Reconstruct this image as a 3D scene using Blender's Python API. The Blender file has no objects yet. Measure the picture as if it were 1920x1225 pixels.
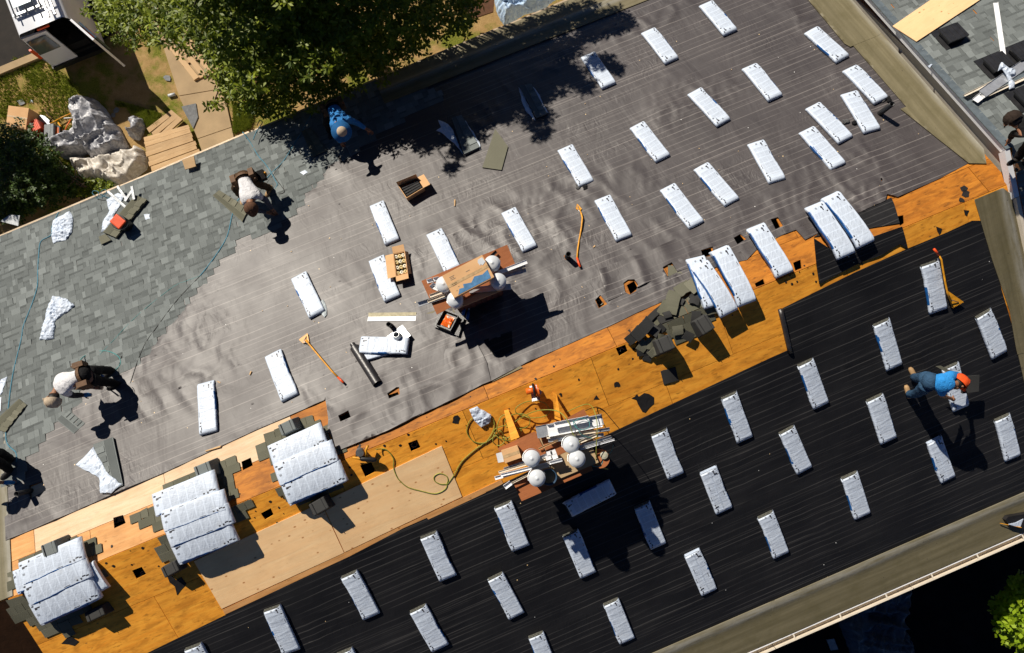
import bpy, bmesh, math, random
import numpy as np
from mathutils import Vector, Matrix
from mathutils.geometry import delaunay_2d_cdt
from mathutils import noise as mn
random.seed(7); np.random.seed(7)
scene = bpy.context.scene
# ------------------------------------------------------------------ camera, sky, sun
NX, NY, F, P = 965., 743., 1250., .33          # plumb point and focal length in photo pixels, roof pitch
ZR, HC = 7.6, 11.75                            # ridge height, camera height above the ridge
ZC = ZR + HC
zz = np.array([-(NX-960)/F, (NY-612.5)/F, 1.]); zz /= np.linalg.norm(zz)
xx = np.array([1, 0, 0.]) - zz*zz[0]; xx /= np.linalg.norm(xx)
yy = np.cross(zz, xx)
RW = np.array([xx, yy, zz]); CAM = np.array([0, 0, ZC])
cd = bpy.data.cameras.new('camera'); cam = bpy.data.objects.new('camera', cd)
scene.collection.objects.link(cam); scene.camera = cam
cd.sensor_width = 36; cd.lens = F/1920*36; cd.clip_start = .1; cd.clip_end = 1000
M4 = Matrix([list(RW[0])+[0], list(RW[1])+[0], list(RW[2])+[ZC], [0, 0, 0, 1]])
cam.matrix_world = M4
SUN_AZ = Vector((-.676, .737, 0)).normalized(); SUN_EL = math.radians(40)
w = bpy.data.worlds.new('World'); scene.world = w; w.use_nodes = True
nt = w.node_tree; bg = nt.nodes['Background']
sky = nt.nodes.new('ShaderNodeTexSky'); sky.sky_type = 'NISHITA'; sky.sun_disc = False
sky.sun_elevation = SUN_EL; sky.sun_rotation = math.atan2(SUN_AZ.x, SUN_AZ.y); sky.altitude = 8000; sky.dust_density = .2; sky.ozone_density = 6
nt.links.new(sky.outputs[0], bg.inputs[0]); bg.inputs[1].default_value = .05
sd = bpy.data.lights.new('sun', 'SUN'); sun = bpy.data.objects.new('sun', sd); scene.collection.objects.link(sun)
sd.energy = 5.0; sd.angle = math.radians(.5); sd.color = (1, .92, .80)
sdir = Vector((SUN_AZ.x*math.cos(SUN_EL), SUN_AZ.y*math.cos(SUN_EL), math.sin(SUN_EL)))
sun.rotation_euler = sdir.to_track_quat('Z', 'Y').to_euler(); sun.location = (-20, 20, 40)
vs = scene.view_settings; vs.view_transform = 'Standard'; vs.look = 'None'; vs.gamma = 1; vs.exposure = .18
vs.use_curve_mapping = False
# ------------------------------------------------------------------ places: photo pixel -> point on a real surface
def ray(x, y): return RW @ np.array([(x-960)/F, -(y-612.5)/F, -1.])
def G(x, y, z=0.):                              # on a horizontal level
    r = ray(x, y); return Vector(CAM + r*((z-ZC)/r[2]))
_a, _b = np.array(G(180, 1055, ZR)), np.array(G(1692, 428, ZR))
E = (_b-_a)/np.linalg.norm(_b-_a); N = np.array([-E[1], E[0], 0])
A = np.array(G(960, 731, ZR)); A = A - N*((A-_b)@N)
K = math.sqrt(1+P*P)
EV, NV = Vector(E), Vector(N)
def SQ(x, y, side='U', h=0.):                   # roof coordinates: along the ridge, up/down the slope
    sg = 1 if side == 'U' else -1
    r = ray(x, y); t0 = ZR+h*K-ZC-P*sg*((CAM-A)@N); t = t0/(r[2]+P*sg*(r@N))
    d = CAM+r*t-A; return (d@E, (d@N)*K)
def nrm(side): 
    sg = 1 if side == 'U' else -1
    return (Vector((0, 0, 1))+NV*P*sg).normalized()
def W(s, q, h=0., side=None):
    if side is None: side = 'U' if q >= 0 else 'L'
    sg = 1 if side == 'U' else -1
    t = q/K
    return Vector(A)+EV*s+NV*t+Vector((0, 0, -P*sg*t))+nrm(side)*h
def PV(x, y, side, h=0.):                       # point a vertical height h above the slope
    s, q = SQ(x, y, side, h/K); return W(s, q, 0, side)+Vector((0, 0, h))
def frame(c, ax, up):
    up = Vector(up).normalized(); ax = Vector(ax); ax = (ax-up*ax.dot(up)).normalized(); ay = up.cross(ax)
    return Matrix(((ax.x, ay.x, up.x, c[0]), (ax.y, ay.y, up.y, c[1]), (ax.z, ay.z, up.z, c[2]), (0, 0, 0, 1)))
# ------------------------------------------------------------------ objects
col = scene.collection
def tag(o, label=None, cat=None, group=None, kind=None):
    if label: o['label'] = label
    if cat: o['category'] = cat
    if group: o['group'] = group
    if kind: o['kind'] = kind
    return o
def thing(name, label, cat, m=None, group=None):
    o = bpy.data.objects.new(name, None); col.objects.link(o)
    o.matrix_world = m if m is not None else Matrix.Identity(4)
    o.empty_display_size = .2
    return tag(o, label, cat, group)
ROOTM = {}
class MB:
    def __init__(s): s.v = []; s.f = []; s.mi = []; s.uv = []; s.tone = []; s.n = 0
    def add(s, vs, fs, mi=0, uvs=None, tone=.5):
        b = s.n; s.v.extend([tuple(p) for p in vs]); s.n += len(vs)
        for k, f in enumerate(fs):
            s.f.append([b+i for i in f])
            s.mi.append(mi[k] if hasattr(mi, '__len__') else mi)
            s.tone.append(tone[k] if hasattr(tone, '__len__') else tone)
            s.uv.append([uvs[i] for i in f] if uvs is not None else None)
        return s
    def box(s, m, sx, sy, sz, mi=0, tone=.5, z0=0.):    # m: matrix, base centred at z0
        c = [(x*sx/2, y*sy/2, z0+z*sz) for z in (0, 1) for x, y in ((-1, -1), (1, -1), (1, 1), (-1, 1))]
        s.add([m @ Vector(p) for p in c], [(3, 2, 1, 0), (4, 5, 6, 7), (0, 1, 5, 4), (1, 2, 6, 5), (2, 3, 7, 6), (3, 0, 4, 7)], mi, [(p[0], p[1]+p[2]) for p in c], tone)
        return s
    def bar(s, a, b, wd, th, up=(0, 0, 1), mi=0, tone=.5):
        a, b = Vector(a), Vector(b); d = b-a
        s.box(frame((a+b)/2, d, up), d.length, wd, th, mi, tone, -th/2); return s
    def tube(s, pts, r, n=8, mi=0, tone=.5, cap=True):
        pts = [Vector(p) for p in pts]; rs = r if hasattr(r, '__len__') else [r]*len(pts)
        vs = []; pu = None
        for i, p in enumerate(pts):
            d = (pts[min(i+1, len(pts)-1)]-pts[max(i-1, 0)])
            if d.length < 1e-7: d = Vector((0, 0, 1))
            d.normalize()
            if pu is None: pu = d.orthogonal().normalized()
            pu = pu-d*pu.dot(d)
            if pu.length < 1e-5: pu = d.orthogonal()
            pu.normalize(); pw = d.cross(pu)
            for k in range(n):
                a = 2*math.pi*k/n; vs.append(p+(pu*math.cos(a)+pw*math.sin(a))*rs[i])
        fs = [(i*n+k, i*n+(k+1) % n, (i+1)*n+(k+1) % n, (i+1)*n+k) for i in range(len(pts)-1) for k in range(n)]
        if cap: fs += [tuple(range(n-1, -1, -1)), tuple((len(pts)-1)*n+k for k in range(n))]
        s.add(vs, fs, mi, None, tone); return s
    def lathe(s, m, prof, n=20, mi=0, tone=.5, cap=True):
        vs = [m @ Vector((r*math.cos(2*math.pi*k/n), r*math.sin(2*math.pi*k/n), z)) for r, z in prof for k in range(n)]
        fs = [(i*n+k, i*n+(k+1) % n, (i+1)*n+(k+1) % n, (i+1)*n+k) for i in range(len(prof)-1) for k in range(n)]
        if cap: fs += [tuple(range(n-1, -1, -1)), tuple((len(prof)-1)*n+k for k in range(n))]
        s.add(vs, fs, mi, None, tone); return s
    def prism(s, pts, nv, th, mi=0, tone=.5, uvs=None):  # pts: loop, extruded by nv*th
        n = len(pts); nv = Vector(nv).normalized(); pts = [Vector(p) for p in pts]
        nn = Vector((0, 0, 0))
        for i in range(n): nn += pts[i].cross(pts[(i+1) % n])
        if nn.dot(nv) < 0: pts = pts[::-1]; uvs = uvs[::-1] if uvs else None
        vs = pts+[p+nv*th for p in pts]
        s.add(vs, [tuple(range(n-1, -1, -1)), tuple(range(n, 2*n))]+[(i, (i+1) % n, n+(i+1) % n, n+i) for i in range(n)], mi, (uvs+uvs) if uvs else None, tone)
        return s
    def build(s, name, mats, parent=None, smooth=False, local=False, label=None, cat=None, group=None, kind=None):
        me = bpy.data.meshes.new(name); V = s.v
        off = None
        if parent is not None and not local:
            r = parent
            while r.parent is not None: r = r.parent
            im = r.matrix_world.inverted()
            if im != Matrix.Identity(4): V = [im @ Vector(p) for p in V]
        elif parent is None and not local:
            a = np.array(V); c = (a.min(0)+a.max(0))/2; c[2] = a[:, 2].min(); V = a-c; off = Vector(c)
        me.from_pydata([tuple(p) for p in V], [], s.f)
        for m in (mats if isinstance(mats, (list, tuple)) else [mats]): me.materials.append(m)
        me.polygons.foreach_set('material_index', s.mi)
        if smooth: me.polygons.foreach_set('use_smooth', [True]*len(s.f))
        ul = me.uv_layers.new(name='UVMap'); flat = []
        for f, u in zip(s.f, s.uv):
            for k in range(len(f)): flat.extend(u[k] if u is not None else (0, 0))
        ul.data.foreach_set('uv', flat)
        ca = me.attributes.new('tone', 'FLOAT', 'FACE'); ca.data.foreach_set('value', s.tone)
        me.update()
        o = bpy.data.objects.new(name, me); col.objects.link(o)
        if parent is not None: o.parent = parent
        if off is not None: o.location = off
        return tag(o, label, cat, group, kind)
def copy_tree(o, parent=None):
    c = o.copy(); col.objects.link(c)
    if parent is not None: c.parent = parent
    for ch in list(o.children): copy_tree(ch, c)
    return c
# ------------------------------------------------------------------ materials
class NT:
    def __init__(s, name):
        s.m = bpy.data.materials.new(name); s.m.use_nodes = True; s.t = s.m.node_tree
        s.b = s.t.nodes['Principled BSDF']; s.tc = None
    def new(s, ty, **kw):
        n = s.t.nodes.new('ShaderNode'+ty)
        for k, v in kw.items(): setattr(n, k, v)
        return n
    def put(s, sock, v):
        if isinstance(v, bpy.types.NodeSocket): s.t.links.new(v, sock)
        elif isinstance(v, bpy.types.Node): s.t.links.new(v.outputs[0], sock)
        elif v is not None:
            if hasattr(v, '__len__') and len(v) == 3 and sock.type == 'RGBA': v = tuple(v)+(1,)
            sock.default_value = v
    def coord(s, kind='UV', scale=(1, 1, 1), loc=(0, 0, 0), rot=(0, 0, 0)):
        tc = s.new('TexCoord'); mp = s.new('Mapping'); s.t.links.new(tc.outputs[kind], mp.inputs[0])
        mp.inputs['Scale'].default_value = scale; mp.inputs['Location'].default_value = loc; mp.inputs['Rotation'].default_value = rot
        return mp.outputs[0]
    def noise(s, vec, scale=5, detail=3, rough=.55, dist=0):
        n = s.new('TexNoise'); s.put(n.inputs['Vector'], vec); n.inputs['Scale'].default_value = scale
        n.inputs['Detail'].default_value = detail; n.inputs['Roughness'].default_value = rough; n.inputs['Distortion'].default_value = dist
        return n.outputs['Fac']
    def voro(s, vec, scale=5, feat='F1'):
        n = s.new('TexVoronoi', feature=feat); s.put(n.inputs['Vector'], vec); n.inputs['Scale'].default_value = scale
        return n
    def wave(s, vec, scale, dist=0, det=2, dscale=1, dirn='Y', prof='SIN'):
        n = s.new('TexWave', bands_direction=dirn, wave_profile=prof); s.put(n.inputs['Vector'], vec)
        n.inputs['Scale'].default_value = scale; n.inputs['Distortion'].default_value = dist
        n.inputs['Detail'].default_value = det; n.inputs['Detail Scale'].default_value = dscale; return n.outputs['Fac']
    def math(s, op, a, b=0., c=None):
        n = s.new('Math', operation=op); s.put(n.inputs[0], a); s.put(n.inputs[1], b)
        if c is not None: s.put(n.inputs[2], c)
        return n.outputs[0]
    def ramp(s, fac, a, b):
        n = s.new('MapRange'); n.clamp = True; s.put(n.inputs[0], fac); n.inputs[1].default_value = a; n.inputs[2].default_value = b
        return n.outputs[0]
    def mix(s, f, a, b, bt='MIX'):
        n = s.new('Mix', data_type='RGBA', blend_type=bt); s.put(n.inputs[0], f); s.put(n.inputs[6], a); s.put(n.inputs[7], b)
        return n.outputs[2]
    def attr(s, name='tone'):
        n = s.new('Attribute', attribute_name=name); return n.outputs['Fac']
    def rnd(s): return s.new('ObjectInfo').outputs['Random']
    def bump(s, h, dist=.01, st=1., prev=None):
        n = s.new('Bump'); s.put(n.inputs['Height'], h); n.inputs['Distance'].default_value = dist; n.inputs['Strength'].default_value = st
        if prev is not None: s.put(n.inputs['Normal'], prev)
        return n.outputs[0]
    def out(s, base=None, rough=.6, metal=0., spec=.5, normal=None, **kw):
        s.put(s.b.inputs['Base Color'], base); s.put(s.b.inputs['Roughness'], rough); s.put(s.b.inputs['Metallic'], metal)
        s.put(s.b.inputs['Specular IOR Level'], spec)
        if normal is not None: s.put(s.b.inputs['Normal'], normal)
        for k, v in kw.items(): s.put(s.b.inputs[k.replace('_', ' ')], v)
        return s.m
def plain(name, c, rough=.6, metal=0., var=.25, sc=14, spec=.4, bmp=.004):
    n = NT(name); v = n.coord('Object'); a = n.noise(v, sc, 4); f = n.ramp(a, .3, .7)
    lo = tuple(x*(1-var) for x in c); hi = tuple(min(1, x*(1+var)) for x in c)
    fine = n.noise(v, sc*6, 3)
    return n.out(n.mix(f, lo, hi), rough, metal, spec, n.bump(fine, bmp, .5))
def felt_mat(name, base, spec, rough, line, linecol, speck, dust):
    n = NT(name); uv = n.coord('UV')
    st = n.coord('UV', (.16, 24, 1)); l1 = n.noise(st, 1, 2, .6); st2 = n.coord('UV', (.5, 11, 1), (3, 1, 0)); l2 = n.noise(st2, 1, 3, .6)
    per = n.wave(n.coord('UV'), 2.6, .35, 2, .6, 'Y')
    brk = n.ramp(n.noise(n.coord('UV', (.45, 5, 1)), 1, 3), .42, .62)
    f1 = n.ramp(l1, .6, .72); f2 = n.math('MULTIPLY', n.ramp(per, .93, .99), brk)
    f = n.math('MULTIPLY', n.math('MAXIMUM', n.math('MULTIPLY', f1, .6), f2), line)
    big = n.ramp(n.noise(uv, .7, 5, .6), .35, .7)
    band = n.ramp(l2, .35, .65)
    b0 = n.mix(n.math('MULTIPLY', big, dust), base, tuple(x*1.7+.012 for x in base))
    b0 = n.mix(n.math('MULTIPLY', band, .22), b0, tuple(x*.62 for x in base))
    c = n.mix(f, b0, linecol)
    vo = n.voro(uv, 3.2); sp = n.math('LESS_THAN', vo.outputs['Distance'], .035)
    sc = n.new('SeparateColor'); n.put(sc.inputs[0], vo.outputs['Color'])
    keep = n.math('GREATER_THAN', sc.outputs[0], 1-speck)
    c = n.mix(n.math('MULTIPLY', sp, keep), c, (.75, .55, .28))
    vo2 = n.voro(n.coord('UV', loc=(5, 3, 0)), 2.4); sp2 = n.math('LESS_THAN', vo2.outputs['Distance'], .022)
    c = n.mix(sp2, c, (.8, .8, .78))
    wr = n.noise(n.coord('UV', (1.6, .7, 1)), 1.5, 3, .5, .6)
    fine = n.noise(n.coord('UV', (3, 22, 1)), 1, 3)
    w2 = n.noise(n.coord('UV', (1.5, .8, 1), (7, 2, 0)), 3.2, 3, .5, 1.2); w2 = n.math('MULTIPLY', n.math('ABSOLUTE', n.math('SUBTRACT', w2, .5)), n.ramp(n.noise(n.coord('UV', (.5, 1.1, 1), (9, 4, 0)), 1, 2), .48, .68)); nb = n.bump(wr, .03, .5); nb = n.bump(w2, .035, .5, nb); nb = n.bump(fine, .002, .25, nb)
    ro = n.math('ADD', n.math('MULTIPLY', big, .1), rough-.05)
    return n.out(c, ro, 0, spec, nb)
felt_grey = felt_mat('grey_felt', (.044, .036, .0365), .85, .57, .5, (.3, .27, .25), .55, .35)
felt_black = felt_mat('black_felt', (.0085, .0085, .010), .22, .62, .45, (.125, .12, .115), .2, .35)
def felt_plain(name, c, spec=.6, rough=.5):
    n = NT(name); v = n.coord('Object'); a = n.noise(v, 7, 4, .6, .4)
    return n.out(n.mix(n.ramp(a, .3, .7), c, tuple(x*1.6 for x in c)), rough, 0, spec, n.bump(a, .02, .5))
felt_scrap = felt_plain('felt_scrap_mat', (.012, .011, .011), .3, .6)
felt_roll_m = felt_plain('felt_roll_mat', (.018, .016, .016), .8, .42)
def wood_mat(name, c1, c2, knots=.5, stain=.4, grain=1., kc=None):
    n = NT(name); uv = n.coord('UV'); g = n.noise(n.coord('UV', (1.2*grain, 14*grain, 1)), 1, 5, .65, .8)
    mot = n.noise(n.coord('UV', (1.6, 4.5, 1)), 1.7, 5, .65, .5); r = n.rnd()
    c = n.mix(n.ramp(g, .32, .68), c1, c2); bl = n.noise(uv, 1.1, 4, .6); c = n.mix(n.math('MULTIPLY', n.ramp(bl, .42, .7), .5), c, tuple(x*.75 for x in c2))
    c = n.mix(n.math('MULTIPLY', n.ramp(mot, .45, .64), stain), c, tuple(x*.55 for x in c2))
    fl = n.noise(n.coord('UV', (5, 17, 1), (2, 2, 0)), 1, 3, .6); c = n.mix(n.math('MULTIPLY', n.ramp(fl, .58, .68), stain*.9), c, tuple(x*.35 for x in c2))
    vo = n.voro(n.coord('UV', (1, 1.5, 1)), 5.5); k = n.ramp(vo.outputs['Distance'], .17, .07)
    sc = n.new('SeparateColor'); n.put(sc.inputs[0], vo.outputs['Color']); kk = n.math('MULTIPLY', k, n.math('GREATER_THAN', sc.outputs[1], 1-knots))
    c = n.mix(n.math('MULTIPLY', kk, .8), c, kc or (.28, .11, .02))
    hs = n.new('HueSaturation'); n.put(hs.inputs['Color'], c); n.put(hs.inputs['Value'], n.math('ADD', n.math('MULTIPLY', r, .25), .87))
    return n.out(hs.outputs[0], .65, 0, .3, n.bump(g, .004, .6))
ply_orange = wood_mat('weathered_orange_plywood', (.58, .22, .022), (.42, .135, .010), .25, .75)
ply_amber = wood_mat('amber_plywood', (.98, .455, .052), (.86, .32, .027), .25, .65)
ply_salmon = wood_mat('salmon_plywood', (.74, .40, .16), (.62, .29, .09), .2, .3)
ply_pale = wood_mat('pale_plywood', (.82, .62, .42), (.74, .5, .29), .1, .2)
ply_pink = wood_mat('pinkish_new_plywood', (1., .70, .38), (.98, .62, .31), .7, .12, .6, (.42, .14, .03))
ply_brown = wood_mat('brown_board', (.4, .14, .05), (.32, .105, .035), 0, .2, .6)
wood_plank = wood_mat('plank_wood', (.62, .42, .22), (.5, .3, .13), .15, .2, .8)
def shingle_mat(name, a, b):
    n = NT(name); t = n.attr('tone'); v = n.coord('UV'); g = n.noise(v, 90, 2, .8); g2 = n.noise(v, 1.3, 3)
    c = n.mix(t, a, b); c = n.mix(n.math('MULTIPLY', n.ramp(g, .35, .75), .35), c, tuple(x*.45 for x in a))
    c = n.mix(n.math('MULTIPLY', n.ramp(g2, .3, .7), .18), c, tuple(x*1.5 for x in b))
    return n.out(c, .9, 0, .25, n.bump(g, .004, .8))
shingle_m = shingle_mat('grey_green_shingle', (.085, .095, .094), (.24, .265, .262))
shingle_olive = shingle_mat('old_olive_shingle', (.085, .085, .06), (.2, .195, .145))
shingle_dark = shingle_mat('dark_cap_shingle', (.022, .022, .022), (.06, .06, .058))
def olive_mat():
    n = NT('olive_flashing'); uv = n.coord('UV'); s = n.noise(n.coord('UV', (.35, 9, 1)), 1, 4, .6, .3); d = n.noise(uv, 2.2, 5, .65)
    c = n.mix(n.ramp(s, .3, .72), (.115, .098, .05), (.2, .172, .1)); c = n.mix(n.math('MULTIPLY', n.ramp(d, .48, .75), .6), c, (.1, .085, .035))
    # grey highlight painted along the fold (v = 0)
    sx = n.new('SeparateXYZ'); n.put(sx.inputs[0], uv); av = n.math('ABSOLUTE', sx.outputs[1])
    f = n.math('MULTIPLY', n.ramp(av, .13, .03), n.ramp(n.noise(n.coord('UV', (1.2, 12, 1)), 1, 3), .3, .6))
    c = n.mix(n.math('MULTIPLY', f, .8), c, (.3, .29, .25))
    vo = n.voro(n.coord('UV', (2.3, 1.2, 1)), 3); c = n.mix(n.math('LESS_THAN', vo.outputs['Distance'], .05), c, (.06, .05, .035))
    return n.out(c, .62, 0, .45, n.bump(n.noise(uv, 6, 4), .012, .5))
olive_m = olive_mat()
def wrap_mat(name, blue=False, printed=True):
    n = NT(name); v = n.coord('Object'); uv = n.coord('UV')
    base = (.60, .68, .80); c = base
    sx = n.new('SeparateXYZ'); n.put(sx.inputs[0], uv); U, V = sx.outputs[0], sx.outputs[1]
    def boxm(u, vv, a, b):
        return n.math('MULTIPLY', n.math('COMPARE', U, u, a), n.math('COMPARE', V, vv, b))
    if printed:
        # grey text panels with fine rules
        bk = n.new('TexBrick'); n.put(bk.inputs['Vector'], uv); bk.offset = 0; bk.inputs['Scale'].default_value = 1
        bk.inputs['Brick Width'].default_value = .135; bk.inputs['Row Height'].default_value = .31; bk.inputs['Mortar Size'].default_value = .012
        panel = n.math('SUBTRACT', 1., bk.outputs['Fac']); panel = n.math('MULTIPLY', panel, boxm(.5, .5, .34, .36))
        rules = n.ramp(n.wave(n.coord('UV', (1, 1, 1)), 16, 1.2, 2, 6, 'X'), .2, .8)
        c = n.mix(n.math('MULTIPLY', panel, n.math('ADD', .24, n.math('MULTIPLY', rules, .36))), base, (.40, .45, .53))
        marks = None
        for u, vv, a, b in ((.05, .84, .02, .035), (.085, .70, .02, .05), (.125, .72, .024, .03), (.18, .88, .012, .045), (.95, .14, .02, .035), (.9, .18, .026, .03), (.85, .12, .012, .05), (.79, .13, .015, .035), (.34, .9, .035, .015), (.62, .08, .05, .015)):
            mk = boxm(u, vv, a, b); marks = mk if marks is None else n.math('MAXIMUM', marks, mk)
        c = n.mix(marks, c, (.04, .04, .05))
        c = n.mix(boxm(.075, .42, .02, .05), c, (.28, .31, .36))
    dirt = n.noise(v, 5, 5, .6); c = n.mix(n.math('MULTIPLY', n.ramp(dirt, .55, .8), .25), c, (.5, .5, .48))
    cr = n.noise(n.coord('Object', (5.5, 1.3, 1), rot=(0, 0, .7)), 3.2, 3, .5, .6); cr2 = n.noise(n.coord('Object', (2, 7, 1), rot=(0, 0, .3)), 4, 3, .5, .8)
    nb = n.bump(cr, .022, .5); nb = n.bump(cr2, .010, .4, nb)
    return n.out(c, .45, 0, .4, nb)
wrap_m = wrap_mat('white_printed_wrap'); wrap_blank = wrap_mat('plain_white_wrap', printed=False)
blue_m = plain('blue_film', (.012, .10, .32), .35, 0, .35, 20, .5)
stackend_m = plain('shingle_edges', (.12, .12, .1), .9, 0, .5, 30)
def cardboard_mat():
    n = NT('cardboard'); v = n.coord('Object'); a = n.noise(v, 3, 4); b = n.wave(v, 40, .3, 1, 1, 'X')
    return n.out(n.mix(n.ramp(a, .3, .7), (.62, .36, .17), (.72, .44, .22)), .75, 0, .25, n.bump(b, .001, .5))
card_m = cardboard_mat(); card_in = plain('cardboard_inside', (.4, .24, .11), .85)
white_p = plain('white_plastic', (.62, .65, .68), .35, 0, .06, 8, .5, .001)
alum = plain('aluminium_trim', (.55, .57, .6), .35, .6, .15, 10, .5, .001)
white_metal = plain('white_coated_metal', (.82, .83, .85), .4, 0, .05, 6, .5, .001)
tan_metal = plain('tan_drip_edge', (.55, .43, .30), .45, .2, .15, 8)
cream_metal = plain('cream_trim', (.72, .64, .52), .5, 0, .08, 5)
grey_metal = plain('grey_flashing', (.2, .24, .26), .4, .5, .2, 9)
galv = plain('galvanised_steel', (.4, .42, .44), .38, .7, .2, 14)
black_p = plain('black_plastic', (.012, .012, .013), .5, 0, .3, 12)
black_vent = plain('black_vent_metal', (.022, .022, .024), .4, .1, .3, 9, .6)
dark_int = plain('attic_dark', (.02, .015, .01), .9)
pipe_m = plain('black_pipe', (.015, .015, .016), .45, 0, .2, 10, .5)
pvc_m = plain('cream_pipe', (.45, .43, .33), .5, 0, .15, 10)
yellow_m = plain('yellow_paint', (.68, .30, .015), .45, 0, .3, 10)
red_m = plain('red_orange_plastic', (.78, .085, .015), .42, 0, .15, 10)
orange_m = plain('orange_plastic', (.7, .13, .01), .42, 0, .2, 10)
rope_blue = plain('blue_rope', (.07, .22, .30), .8, 0, .3, 60); rope_teal = plain('teal_rope', (.07, .26, .26), .8, 0, .3, 60)
hose_black = plain('black_hose', (.01, .01, .01), .5, 0, .3, 30); hose_green = plain('green_hose', (.26, .28, .045), .5, 0, .3, 30)
brick_m = plain('chimney_brick', (.16, .06, .035), .9, 0, .4, 8); mortar_m = plain('mortar', (.25, .23, .2), .95)
skin_m = plain('skin', (.32, .15, .08), .5, 0, .12, 20, .4)
hair_m = plain('hair', (.012, .008, .006), .6)
def cloth(name, c, sc=11, rough=.85, d=.04):
    n = NT(name); v = n.coord('Object'); a = n.noise(v, sc, 4, .55, .9); b = n.noise(v, 160, 2)
    nb = n.bump(a, d, .6); nb = n.bump(b, .002, .5, nb)
    return n.out(n.mix(n.ramp(a, .3, .7), tuple(x*.8 for x in c), tuple(min(1, x*1.12) for x in c)), rough, 0, .2, nb)
shirt_white = cloth('white_shirt', (.72, .72, .74)); shirt_grey = cloth('grey_sleeve', (.05, .05, .055)); shirt_blue = cloth('blue_shirt', (.04, .22, .55))
shirt_bright = cloth('bright_blue_shirt', (.03, .27, .68)); jeans = cloth('blue_jeans', (.03, .075, .14)); black_cloth = cloth('black_cloth', (.01, .01, .011))
brown_cloth = cloth('brown_cloth', (.07, .04, .02)); grey_jeans = cloth('grey_jeans', (.09, .10, .13)); cap_beige = cloth('beige_cap', (.5, .4, .29), 20, d=.004)
cap_orange = cloth('orange_cap', (.80, .09, .015), 20, d=.004); cap_brown = cloth('brown_cap', (.12, .06, .035), 20, d=.004); hat_blue = cloth('blue_hat', (.02, .13, .34), 20, d=.004)
boot_m = plain('tan_boot', (.4, .25, .12), .7); boot_black = plain('black_boot', (.015, .013, .012), .6); leather = plain('tool_belt_leather', (.12, .06, .025), .7)
glove_blue = plain('blue_glove', (.02, .2, .5), .6); tarp_silver = NT('silver_tarp')
def tarp_mat(name, c1, c2, rough=.4, metal=.0):
    n = NT(name); v = n.coord('Object'); a = n.noise(v, 2.2, 3, .5, 1.5); b = n.noise(v, 6, 3, .5, 2)
    nb = n.bump(b, .03, .4)
    return n.out(n.mix(n.ramp(b, .35, .65), c1, c2), rough, metal, .5, nb)
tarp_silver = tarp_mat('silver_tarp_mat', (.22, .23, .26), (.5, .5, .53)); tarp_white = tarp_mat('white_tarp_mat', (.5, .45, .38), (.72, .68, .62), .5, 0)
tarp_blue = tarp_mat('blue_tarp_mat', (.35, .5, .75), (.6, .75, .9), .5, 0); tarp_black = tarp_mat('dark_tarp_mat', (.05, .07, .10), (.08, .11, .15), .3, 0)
concrete = plain('sidewalk_concrete', (.42, .30, .17), .85, 0, .15, 1.5, .3); asphalt = plain('asphalt', (.018, .014, .011), .9, 0, .3, 3)
van_white = plain('white_paint', (.78, .80, .85), .22, 0, .03, 2, .5, .0005); van_glass = plain('tinted_glass', (.05, .075, .1), .08, 0, .1, 2, .8, 0)
siding_m = plain('cream_siding', (.5, .46, .38), .8, 0, .1, 3)
def leaf_mat(name, a, b, tr=.35):
    n = NT(name); t = n.attr('tone'); c = n.mix(t, a, b)
    n.out(c, .5, 0, .35)
    tl = n.new('BsdfTranslucent'); n.put(tl.inputs[0], n.mix(.5, c, (.25, .4, .02))); ms = n.new('MixShader'); ms.inputs[0].default_value = tr
    o = n.t.nodes['Material Output']; n.t.links.new(n.b.outputs[0], ms.inputs[1]); n.t.links.new(tl.outputs[0], ms.inputs[2]); n.t.links.new(ms.outputs[0], o.inputs[0])
    return n.m
leaf_m = leaf_mat('oak_leaf', (.03, .065, .006), (.28, .33, .016), .2); leaf_bush = leaf_mat('bush_leaf', (.05, .11, .012), (.13, .25, .02)); leaf_lime = leaf_mat('lime_leaf', (.18, .3, .01), (.36, .48, .02))
grass_m = leaf_mat('grass_blade', (.12, .15, .015), (.34, .36, .045), .25); bark_m = plain('bark', (.07, .05, .035), .95, 0, .4, 12)
def ground_mat():
    n = NT('dirt_and_grass'); v = n.coord('Object'); a = n.noise(v, .9, 6, .62); b = n.noise(v, 4, 5, .7); d = n.noise(v, 28, 3, .7)
    c = n.mix(n.ramp(b, .3, .7), (.33, .21, .085), (.45, .30, .13)); g = n.mix(n.ramp(d, .35, .65), (.09, .11, .014), (.24, .24, .04))
    c = n.mix(n.ramp(a, .47, .58), c, g); return n.out(c, .95, 0, .1, n.bump(d, .04, .6))
ground_m = ground_mat()
# ------------------------------------------------------------------ flat sheets with holes (one constrained triangulation each)
def inside(poly, pts):
    x, y = pts[:, 0], pts[:, 1]; r = np.zeros(len(pts), bool); n = len(poly)
    for i in range(n):
        x0, y0 = poly[i]; x1, y1 = poly[(i+1) % n]
        if y0 == y1: continue
        c = ((y0 > y) != (y1 > y)) & (x < (x1-x0)*(y-y0)/(y1-y0)+x0); r ^= c
    return r
def vnoise(x, y, seed=0):
    xi = np.floor(x).astype(int); yi = np.floor(y).astype(int); fx = x-xi; fy = y-yi; fx = fx*fx*(3-2*fx); fy = fy*fy*(3-2*fy)
    def h(a, b):
        k = (a*374761393+b*668265263+seed*982451653) & 0xffffffff; k = ((k ^ (k >> 13))*1274126177) & 0xffffffff
        return ((k ^ (k >> 16)) & 0xffff)/65535.
    return (h(xi, yi)*(1-fx)+h(xi+1, yi)*fx)*(1-fy)+(h(xi, yi+1)*(1-fx)+h(xi+1, yi+1)*fx)*fy
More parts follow.
